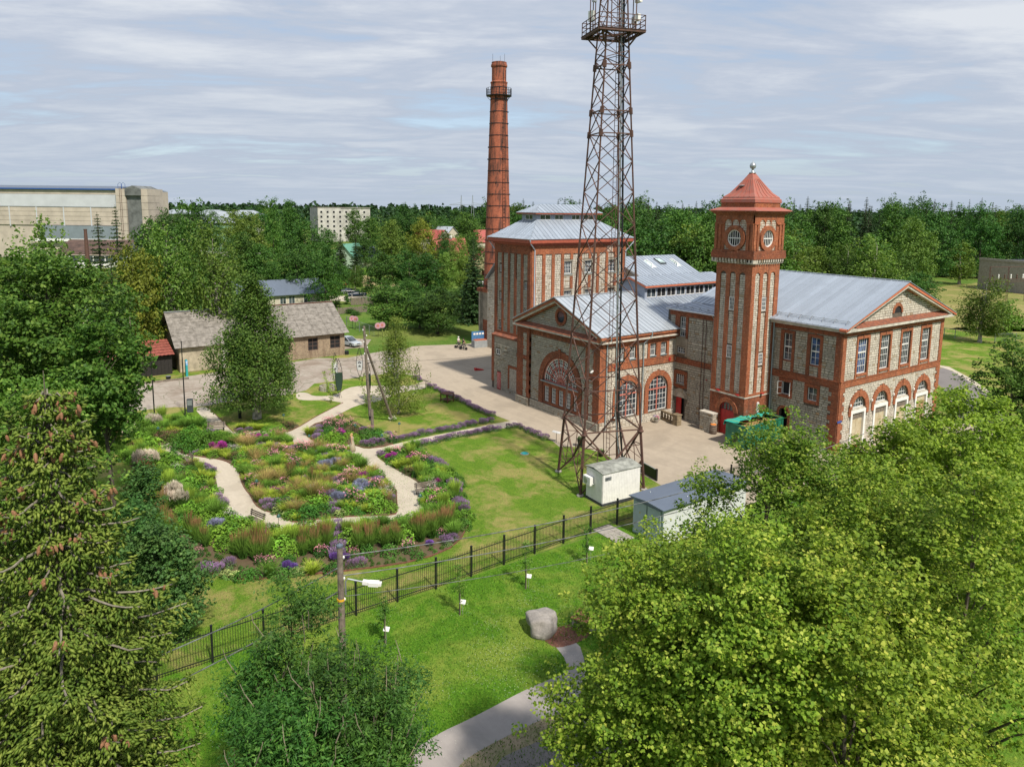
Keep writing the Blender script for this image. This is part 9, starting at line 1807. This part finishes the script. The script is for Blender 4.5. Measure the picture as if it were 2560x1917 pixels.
part(sk, 'strap', plain('strap_lime', (.35, .45, .08), .7), lambda m: [m.obox((-1.3, y, 2.46), (1.25, y+.6, 2.4), .06, .02) for y in (-2.6, -1, .6, 2.0)])
part(sk, 'load', plain('timber_waste', (.50, .30, .12), .9, var=.3, scale=2.5), lambda m: (m.box(-.95, .95, -2.6, .6, 1.5, 1.75), m.obox((-.8, .4, 1.7), (.9, 2.6, 2.1), .5, .1), m.obox((.8, 0, 1.8), (-.5, 2.4, 1.9), .3, .1)))
part(sk, 'hatch', M_black, lambda m: m.box(-.35, .25, -3.0, -2.99, .5, 1.3))
# barrel, flower pots, balustrade, table, wedge, arcade box, bins
br_ = thing('wooden_barrel', 'wooden barrel with an orange top beside the red tower gate', 'barrel', (*(-46.46, 57.67), 0)); part(br_, 'staves', M_wood, lambda m: m.lathe((0, 0, 0), [(.3, 0), (.36, .25), (.38, .48), (.36, .7), (.3, .95)], 18), smooth=True)
for z in (.12, .35, .62, .85): part(br_, 'hoop', M_steel, lambda m: m.lathe((0, 0, z), [(.35, -.03), (.385, -.03), (.385, .03), (.35, .03)], 18))
part(br_, 'cushion', plain('orange_cloth', (.70, .22, .03), .8), lambda m: m.lathe((0, 0, .95), [(.29, 0), (.3, .05), (.2, .09)], 14))
def pot(pos, label, blooms, r=.32, h=.4, potm=None):
 t = thing('flower_pot', label, 'planter', (*pos, .012)); part(t, 'bowl', potm or M_concrete, lambda m: m.lathe((0, 0, 0), [(r*.5, 0), (r*.55, .06), (r*.9, h*.7), (r, h), (r*.9, h), (r*.8, h*.8)], 16)); V, F = dome(rg, 90, .3, r*1.1, .09); o = np_mesh('foliage', V+np.array([0, 0, h*.9]), F, L_bush, t)
 for i, (mt, dx, dz) in enumerate(blooms): V, F = heads(rg, 34, .25, r*.7, .1); np_mesh('blooms', V+np.array([dx, 0, h+dz]), F, mt, t)['kind'] = 'stuff'
M_bp = plain('petunia_pink', (.75, .07, .30), .7); M_bv = plain('petunia_violet', (.22, .12, .42), .7)
pot((-52.27, 55.52), 'stone bowl of bright pink and violet flowers beside the balustrade', [(M_bp, .15, .1), (M_bv, -.2, .05)]); pot((-50.68, 43.63), 'tall dark planter with white flowers behind the left mast leg', [(MATS['white_bloom'], 0, .15)], .38, .8, M_black); pot((-47.57, 43.44), 'dark trough of green herbs behind the mast', [], .35, .5, M_black)
bl = wthing('balustrade', 'short weathered stone balustrade leading to the half-open red door', 'balustrade', (-52, 57, 0)); A, B = Vector((-53.1, 57.1, 0)), Vector((-50.75, 56.75, 0)); M_bst = plain('mossy_stone', (.27, .21, .13), .95, var=.3, scale=3, bump=.4)
part(bl, 'rail', M_bst, lambda m: m.obox(A+Vector((0, 0, .95)), B+Vector((0, 0, .95)), .34, .14)); part(bl, 'plinth', M_bst, lambda m: m.obox(A+Vector((0, 0, .12)), B+Vector((0, 0, .12)), .36, .24)); part(bl, 'pier', M_bst, lambda m: m.box(B.x-.1, B.x+.55, B.y-.3, B.y+.35, 0, 1.1)); part(bl, 'pier_cap', M_bst, lambda m: m.box(B.x-.16, B.x+.61, B.y-.36, B.y+.41, 1.1, 1.2))
for i in range(5): q = A.lerp(B, (i+.4)/5); part(bl, 'baluster', M_bst, lambda m: m.lathe((q.x, q.y, .24), [(.08, 0), (.11, .12), (.13, .28), (.07, .48), (.1, .64)], 8))
tb = thing('garden_table', 'small dark red-brown wooden table with a shelf on the lawn by the lavender', 'table', (*(-71.74, 41.01), .01), math.radians(15)); M_tb = plain('table_wood', (.12, .045, .03), .8, var=.2, scale=5)
for i in range(6): part(tb, 'top_board', M_tb, lambda m: m.box(-.62+i*.21, -.43+i*.21, -.55, .55, .98, 1.03))
part(tb, 'shelf', M_tb, lambda m: m.box(-.55, .55, -.48, .48, .25, .3))
for x in (-.55, .55):
 for y in (-.48, .48): part(tb, 'leg', M_tb, lambda m: m.box(x-.045, x+.045, y-.045, y+.045, 0, .98))
wd = thing('cornhole_board', 'red sloping game board lying on the plaza', 'game board', (*(-83.8, 53.02), .012), math.radians(-15)); part(wd, 'board', plain('game_red', (.60, .02, .02), .5), lambda m: m.add([(-.3, -.6, .34), (.3, -.6, .34), (.3, .65, .06), (-.3, .65, .06), (-.3, -.6, 0), (.3, -.6, 0), (.3, .65, 0), (-.3, .65, 0)], [(0,1,2,3), (7,6,5,4), (0,4,5,1), (1,5,6,2), (2,6,7,3), (3,7,4,0)])); part(wd, 'hole', M_dark, lambda m: m.lathe((0, -.35, .285), [(.08, 0), (.08, .01)], 12))
ar = thing('dart_cabinet', 'grey and blue play cabinet standing at the foot of the chimney building', 'cabinet', (*(-98.2, 62.58), .012), math.radians(-8)); part(ar, 'base', plain('cabinet_grey', (.30, .32, .33), .7), lambda m: m.box(-.6, .7, -1.5, 1.5, 0, 1.15)); part(ar, 'back_panel', plain('cabinet_blue', (.06, .20, .42), .6, var=.2, scale=6), lambda m: (m.box(-.6, -.45, -1.5, 1.5, 1.15, 2.5), m.box(-.45, .3, 1.42, 1.5, 1.15, 2.4))); part(ar, 'tray', plain('cabinet_orange', (.45, .13, .06), .7), lambda m: m.box(-.45, .6, -1.3, 1.3, 1.15, 1.25))
text(ar, 'BROS', .62, (-.43, 0, 2.1), (math.pi/2, 0, math.pi/2), M_white) if False else [part(ar, 'sign_stroke', M_white, lambda m: m.box(-.45, -.42, -1.2+i*.5, -.85+i*.5, 1.95, 2.25)) for i in range(5)]
bn = thing('litter_bin', 'dark litter bin by the first arched doorway', 'bin', (-34.7, 63.1, .01)); part(bn, 'case', plain('bin_dark', (.03, .04, .05), .5), lambda m: m.box(-.22, .22, -.25, .25, 0, 1.0)); part(bn, 'label_plate', M_white, lambda m: m.box(.22, .23, -.12, .12, .45, .8)); part(bn, 'lid', M_red, lambda m: m.box(-.24, .24, -.27, .27, 1.02, 1.1))
bs = wthing('black_board', 'long black advertising board standing behind the mast cabin', 'board', (-41.6, 43.6, 0)); part(bs, 'panel', M_black, lambda m: m.obox((-42.8, 43.7, .5), (-40.5, 43.3, .5), .08, .9)); part(bs, 'post', M_black, lambda m: (m.box(-40.55, -40.4, 43.2, 43.35, 0, 1.05))); part(bs, 'trim', M_zinc, lambda m: m.obox((-42.8, 43.68, .97), (-40.5, 43.28, .97), .1, .04))
info = thing('info_sign', 'thin-legged white information board by the lavender before the mast', 'sign', (*(-52.97, 42.47), 0), math.radians(35)); part(info, 'leg', M_black, lambda m: m.tube([(0, 0, 0), (0, 0, 1.0)], .025, 6)); part(info, 'panel', M_white, lambda m: m.obox((-.4, 0, 1.1), (.4, 0, 1.0), .5, .03))
inf2 = thing('info_sign', 'tilted brown information board at the plaza end of the gravel circle', 'sign', (*(-78.06, 41.5), 0), math.radians(35)); part(inf2, 'leg', M_black, lambda m: m.tube([(0, 0, 0), (.1, 0, 1.1)], .03, 6)); part(inf2, 'panel', M_wood, lambda m: m.obox((-.4, 0, 1.25), (.4, 0, 1.05), .45, .03))
wc = thing('manhole_cover', 'round turquoise well cover in the lawn', 'cover', (*(-51.97, 37.96), .01)); part(wc, 'lid', M_turq, lambda m: m.lathe((0, 0, 0), [(.34, 0), (.34, .08), (.25, .12)], 18)); part(wc, 'ring', M_concrete, lambda m: m.lathe((0, 0, 0), [(.42, 0), (.42, .04), (.34, .05)], 18))
# saplings and their white tags
for (b, s, h, l) in [((-32.21, 14.65), (-32.13, 14.72), 2.6, 'beside the lamp head'), ((-32.34, 19.25), (-32.17, 19.37), 3.0, 'in the middle of the meadow'), ((-32.56, 23.97), (-32.43, 24.11), 2.9, 'above the boulder'), ((-32.93, 29.07), (-33.05, 29.56), 2.4, 'near the substation apron')]:
 me = tree_meshes('round', 260+int(abs(b[1])*10), h=h, leaf=.10, R=.3, nb=16, nc=3, nl=10, lobe=.2, clump=.16, mat=L_oak, low=.35, limbs=6, tr=.03, bend=.02); o = put_tree('sapling', me, b, 1.0, f'thin staked sapling {l}', rz=0); part(o, 'stake', M_barkp, lambda m: m.tube([(.1, 0, 0), (.1, 0, 1.7)], .02, 5))
 t = thing('plant_tag', f'small white name board on a wire leg, sapling {l}', 'sign', (*s, 0), math.radians(40)); part(t, 'leg', M_zinc, lambda m: m.tube([(0, 0, 0), (0, 0, .72)], .012, 5)); part(t, 'board', M_white, lambda m: m.obox((-.16, .02, .8), (.16, .02, .8), .24, .02, (0, -.7, .7)))
# boulder
def boulder():
 t = thing('boulder', 'big rounded grey granite boulder at the end of the asphalt path', 'rock', (*(-28.45, 22.12), 0)); bm = bmesh.new(); bmesh.ops.create_icosphere(bm, subdivisions=4, radius=1.0)
 for v in bm.verts:
  n = mnoise.noise(v.co*1.3+Vector((3, 1, 2)))*.42+mnoise.noise(v.co*4)*.07; v.co *= 1+n; v.co.x *= 1.0; v.co.y *= 1.25; v.co.z = max(-.3, v.co.z*1.15+.55)
  if v.co.z > 1.15: v.co.z = 1.15+(v.co.z-1.15)*.4
 me = bpy.data.meshes.new('rock'); bm.to_mesh(me); bm.free(); me.polygons.foreach_set('use_smooth', [True]*len(me.polygons)); m, nt, b, out = newmat('granite'); pos = coords(nt); f = noisen(nt, pos, 2.2, 8, .7, .8); g = noisen(nt, pos, 14, 5, .7)
 nt.links.new(mixc(nt, mrange(nt, g, .35, .7), mixc(nt, mrange(nt, f, .4, .65), (.20, .18, .16), (.42, .38, .34)), (.27, .25, .23)), b.inputs['Base Color']); b.inputs['Roughness'].default_value = .9; bumpn(nt, b, mathn(nt, 'ADD', f, g), .5, .05); me.materials.append(m); o = link('rock', me, t); o.scale = (.72, .66, .78)
boulder()
bq = thing('plank_seat', 'stack of orange-brown planks partly hidden by the linden beside the boulder', 'seat', (*(-27.46, 24.37), 0), math.radians(20))
for i in range(5): part(bq, 'plank', plain('orange_plank', (.45, .20, .09), .8, var=.15, scale=6), lambda m: m.box(-.7, .7, -.5+i*.2, -.33+i*.2, .5+.02*i, .56+.02*i))
for x in (-.55, .5): part(bq, 'leg', M_concrete, lambda m: m.box(x-.1, x+.1, -.45, .45, 0, .5))
rd = thing('red_net', 'crumpled orange-red plastic barrier beside the asphalt path', 'barrier', (*(-24.58, 11.68), 0), .4); part(rd, 'net', plain('barrier_orange', (.75, .07, .015), .6), lambda m: [m.tube([(.28*math.cos(a)*(1+.15*math.sin(z*7+a)), .28*math.sin(a), .1+z*1.35) for z in [i/8 for i in range(9)]], .04, 4) for a in [k*.52 for k in range(12)]]+[m.lathe((0, 0, z), [(.27, -.03), (.31, -.03), (.31, .04), (.27, .04)], 12) for z in (.15, .5, .8, 1.1, 1.4)]); part(rd, 'post', M_wood, lambda m: m.tube([(0, 0, 0), (0, 0, 1.7)], .04, 6))
# people: one skinned body each, clothing as children
def person(pos, rz, label, h=1.68, dress=None, top=None, trousers=None, hair=(.55, .38, .18), helmet=False, step=.12, astride=False):
 t = thing('person', label, 'person', (*pos, .03), rz); s = h/1.7
 J = {'pel': (0, 0, .95), 'chest': (0, .02, 1.22), 'neck': (0, .01, 1.44), 'head0': (0, 0, 1.54), 'head1': (0, 0, 1.66)}
 V = [J['pel'], (0, 0, 1.08), (0, .01, 1.25), (0, .01, 1.38), (0, 0, 1.46), (0, -.01, 1.54), (0, 0, 1.64)]; Rr = [.13, .11, .13, .12, .05, .085, .075]; E = [(0,1), (1,2), (2,3), (3,4), (4,5), (5,6)]
 sp_ = .25 if astride else .1
 for sd_, st in ((-1, step), (1, -step)):
  b = len(V); V += [(sd_*sp_, 0, .9), (sd_*sp_, -st*.6-(.12 if astride else 0), .5), (sd_*sp_, st, .09), (sd_*sp_, st-.14, .04)]; Rr += [.085, .06, .042, .035]; E += [(0, b), (b, b+1), (b+1, b+2), (b+2, b+3)]
  b = len(V); V += [(sd_*.19, .01, 1.37), (sd_*.25, .03-(.2 if astride else 0), 1.12), (sd_*.24, -.08-(.25 if astride else sd_*st), .92), (sd_*.235, -.12-(.25 if astride else sd_*st), .84)]; Rr += [.055, .04, .03, .028]; E += [(3, b), (b, b+1), (b+1, b+2), (b+2, b+3)]
  for k in range(4): c = len(V); V.append((sd_*.235+(k-1.5)*.018, -.14-(.25 if astride else sd_*st), .76)); Rr.append(.009); E.append((b+3, c))
 me = bpy.data.meshes.new('body'); me.from_pydata([tuple(c*s for c in v) for v in V], E, []); me.materials.append(plain('skin', (.48, .27, .19), .6, var=.05)); o = link('body', me, t)
 sk_ = o.modifiers.new('skin', 'SKIN'); sk_.use_smooth_shade = True
 for i, r in enumerate(Rr): me.skin_vertices[0].data[i].radius = (r*s, r*s)
 me.skin_vertices[0].data[0].use_root = True; sb = o.modifiers.new('sub', 'SUBSURF'); sb.levels = 1; sb.render_levels = 1
 hm = plain('hair_%d' % int(hair[0]*100), hair, .7, var=.2, scale=20)
 if helmet: part(t, 'helmet', M_white, lambda m: m.lathe((0, 0, 1.58*s), [(.125, 0), (.13, .05), (.11, .12), (.05, .16), (.01, .165)], 14), smooth=True)
 else: part(t, 'hair', hm, lambda m: (m.lathe((0, .02, 1.56*s), [(.105, -.02), (.11, .05), (.09, .11), (.04, .15), (.01, .155)], 14), m.lathe((0, .07, 1.3*s), [(.06, -.05), (.1, .05), (.115, .2), (.10, .3)], 12) if dress else None), smooth=True)
 part(t, 'face', hm, lambda m: [m.box(x-.012, x+.012, -.1, -.088, 1.6*s, 1.608*s) for x in (-.03, .03)]+[m.box(-.02, .02, -.1, -.09, 1.545*s, 1.55*s)])
 if dress:
  part(t, 'dress', dress, lambda m: m.lathe((0, 0, 0), [(.31, .08*s), (.33, .1*s), (.26, .5*s), (.19, .88*s), (.135, 1.06*s), (.16, 1.2*s), (.155, 1.33*s), (.12, 1.36*s)], 18), smooth=True); part(t, 'handbag', plain('bag_brown', (.10, .04, .03), .6), lambda m: m.box(.26, .36, -.1, .1, .95, 1.15))
 else:
  part(t, 'shirt', top, lambda m: m.lathe((0, .01, 0), [(.17, .88*s), (.165, 1.0*s), (.19, 1.25*s), (.20, 1.36*s), (.12, 1.43*s)], 14), smooth=True)
  for sd_, st in ((-1, step), (1, -step)): part(t, 'trouser_leg', trousers, lambda m: m.tube([(sd_*sp_*s, 0, .92*s), (sd_*sp_*s, (-st*.6-(.12 if astride else 0))*s, .5*s), (sd_*sp_*s, st*s, .12*s)], [.105, .085, .06], 8)); part(t, 'sleeve', top, lambda m: m.tube([(sd_*.18*s, .01, 1.38*s), (sd_*.24*s, .02, 1.2*s)], [.07, .06], 8))
 return t
person((-61.28, 24.91), math.radians(150), 'woman with long blonde hair in a pale beige maxi dress walking on the gravel path', dress=plain('beige_dress', (.42, .36, .25), .8, var=.2, scale=12), hair=(.62, .40, .17), h=1.72)
M_ws = plain('white_shirt', (.72, .70, .70), .8); M_dk = plain('dark_cloth', (.03, .03, .035), .8)
person((-99.56, 59.06), math.radians(120), 'person in a white shirt and white helmet on a scooter', top=M_ws, trousers=M_dk, helmet=True, astride=True, h=1.75)
person((-98.07, 59.1), math.radians(170), 'person in dark clothes holding a scooter beside the one in white', top=M_dk, trousers=M_dk, hair=(.05, .035, .03), astride=True, h=1.75)
for p, l in (((-98.84, 58.63), 'scooter under the person in white'), ((-97.37, 58.68), 'scooter held by the person in dark clothes')):
 t = thing('scooter', l, 'scooter', (*p, .015), math.radians(120))
 for y in (-.5, .5): w = sub('wheel', t); part(w, 'tyre', M_black, lambda m: m.tube([(-.03, y, .24), (.03, y, .24)], .24, 14))
 part(t, 'deck', M_dk, lambda m: (m.box(-.1, .1, -.35, .35, .2, .3), m.obox((0, -.5, .3), (0, -.42, 1.0), .05, .05), m.obox((-.28, -.42, 1.0), (.28, -.42, 1.0), .04, .04), m.obox((0, .2, .3), (0, .3, .75), .06, .06))); part(t, 'saddle', M_black, lambda m: m.box(-.1, .1, .15, .5, .75, .84))
# leaf-shaped garden sculptures with photo panels and climbing vines
M_photo = plain('photo_panel', (.62, .62, .64), .5, var=.05); M_ink = plain('portrait_ink', (.04, .04, .045), .6)
def leafframe(pos, rz, label, h=4.2, panel=None, base=.35):
 t = thing('leaf_sculpture', label, 'sculpture', (*pos, 0), rz); w = .42; n = 16
 prof = [(math.sin(math.pi*i/n)**.8*w, base+h*i/n) for i in range(n+1)]
 part(t, 'frame', M_black, lambda m: (m.tube([(x, 0, z) for x, z in prof], .03, 6), m.tube([(-x, 0, z) for x, z in prof], .03, 6)))
 part(t, 'cross_wire', M_black, lambda m: [m.obox((-prof[i][0], 0, prof[i][1]), (prof[min(n, i+3)][0], 0, prof[min(n, i+3)][1]), .02, .02) for i in range(8, n-1, 2)]+[m.obox((prof[i][0], 0, prof[i][1]), (-prof[min(n, i+3)][0], 0, prof[min(n, i+3)][1]), .02, .02) for i in range(8, n-1, 2)])
 if panel: lo, hi = panel[1], panel[2]; P = [p for p in prof if base+h*lo <= p[1] <= base+h*hi]; part(t, 'panel', panel[0], lambda m: Face('L', 0).quad(m, [(x, z) for x, z in P]+[(-x, z) for x, z in reversed(P)], -.01, .01))
 if panel and panel[3]:
  zc = base+h*.47; part(t, 'portrait', M_ink, lambda m: (Face('L', 0).arc(m, 0, zc, .12, .26, .011, .02, .2, math.pi-.2, n=12), Face('L', 0).quad(m, [(-.2, zc-.45), (.2, zc-.45), (.12, zc-.25), (-.12, zc-.25)], .011, .018), Face('L', 0).box(m, -.09, -.03, zc+.0, zc+.04, .011, .02), Face('L', 0).box(m, .03, .09, zc+.0, zc+.04, .011, .02), Face('L', 0).box(m, -.05, .05, zc-.13, zc-.1, .011, .02)))
 part(t, 'foot', M_black, lambda m: (m.tube([(0, 0, 0), (0, 0, base+.1)], .03, 6), m.tube([(-.3, .1, 0), (0, 0, base+.4)], .02, 5), m.tube([(.3, .1, 0), (0, 0, base+.4)], .02, 5)))
 return t
vc = math.radians(55)
leafframe((-87.02, 36.64), vc-.2, 'tall leaf-shaped frame with a black and white portrait behind the propped pole', 4.0, (M_photo, .2, .62, True)); leafframe((-79.94, 31.03), vc+.3, 'dark solid leaf-shaped frame standing on the gravel circle', 4.4, (plain('dark_green_mesh', (.02, .05, .03), .8), .12, .66, False)); leafframe((-84.71, 32.42), vc+1.0, 'narrow leaf-shaped frame turned sideways with a pale panel', 4.2, (M_photo, .3, .7, True)); leafframe((-76.84, 33.41), vc+1.1, 'dark leaf-shaped frame hidden behind the propped pole', 4.2, (MATS['dark_green_mesh'], .15, .7, False)); leafframe((-78.37, 40.56), vc+.9, 'bare leaf-shaped frame right of the young birch', 3.0, None); leafframe((-84.85, 40.08), vc, 'leaf-shaped frame with a pale panel behind the young birch', 3.8, (M_photo, .3, .7, True)); leafframe((-77.31, 36.88), vc+.6, 'dark leaf-shaped frame seen through the young birch leaves', 3.6, (MATS['dark_green_mesh'], .15, .7, False))
for p, h, l in [((-78.66, 29.35), 2.2, 'climbing vine at the foot of the dark leaf frame'), ((-83.33, 31.82), 4.4, 'thin vine climbing beside the pale leaf frame'), ((-75.1, 32.16), 4.0, 'vine climbing behind the propped pole'), ((-83.42, 30.78), 2.6, 'arching vine growing out of the stone well ring')]:
 rng = np.random.default_rng(int(h*100)); n = int(h*70); z = rng.uniform(.05, h, n); P = np.stack([.25*np.sin(z*1.7)+rng.normal(0, .16, n), .2*np.cos(z*1.3)+rng.normal(0, .16, n), z], 1); V, F = leaves(P, .17, up=.6, rng=rng); t = thing('climbing_vine', l, 'plant', (*p, 0)); np_mesh('leaves', V, F, gl('vine_leaf', (.20, .34, .03)) if 'vine_leaf' not in MATS else MATS['vine_leaf'], t); part(t, 'stem', M_bark, lambda m: m.tube([(.25*math.sin(q*1.7), .2*math.cos(q*1.3), q) for q in [h*i/8 for i in range(9)]], .02, 5))
wl_ = thing('well_ring', 'round rough stone well ring on the sculpture lawn', 'well', (*(-84.28, 31.23), .01)); 
for k in range(12): a = k*math.pi/6; part(wl_, 'stone', M_lime2, lambda m: m.obox((.85*math.cos(a-.22), .85*math.sin(a-.22), .3), (.85*math.cos(a+.22), .85*math.sin(a+.22), .3), .28, .6))
wf = thing('flower_tuft', 'clump of white daisies at the foot of the leaning prop', 'plant', (*(-68.14, 32.35), 0)); V, F = dome(rg, 200, .3, .4, .08); np_mesh('leaves', V, F, L_bush, wf); V, F = heads(rg, 60, .4, .45, .1); np_mesh('flowers', V, F, MATS['white_bloom'], wf)['kind'] = 'stuff'
# log, crate and clutter by the shed
lg = thing('old_beam', 'old brown beam lying along the yard edge by the tiled shed', 'beam', (*(-99.71, 13.86), 0)); part(lg, 'beam', M_wood, lambda m: m.obox((0, -3.2, .12), (.2, 4.2, .12), .25, .22)); part(lg, 'end_cap', M_darkwood, lambda m: m.obox((.2, 4.2, .12), (.2, 4.3, .12), .26, .23))
bk_ = thing('black_tub', 'small black tub at the yard edge near the shed corner', 'tub', (*(-100.35, 15.9), 0)); part(bk_, 'tub', M_black, lambda m: m.lathe((0, 0, 0), [(.25, 0), (.32, .5), (.28, .5), (.22, .1)], 12)); part(bk_, 'rim', M_zinc, lambda m: m.lathe((0, 0, .5), [(.33, 0), (.33, .03), (.29, .03)], 12))
b2 = thing('black_crate', 'small black crate at the right end of the corrugated shed', 'crate', (*(-103.78, 41.56), 0)); part(b2, 'case', M_black, lambda m: m.box(-.3, .3, -.3, .3, 0, .5)); part(b2, 'lid', M_black, lambda m: m.box(-.32, .32, -.32, .32, .52, .56))
for r in (hall, wing, silo, tower, ax, lowwall, bh): finish_stones(r)
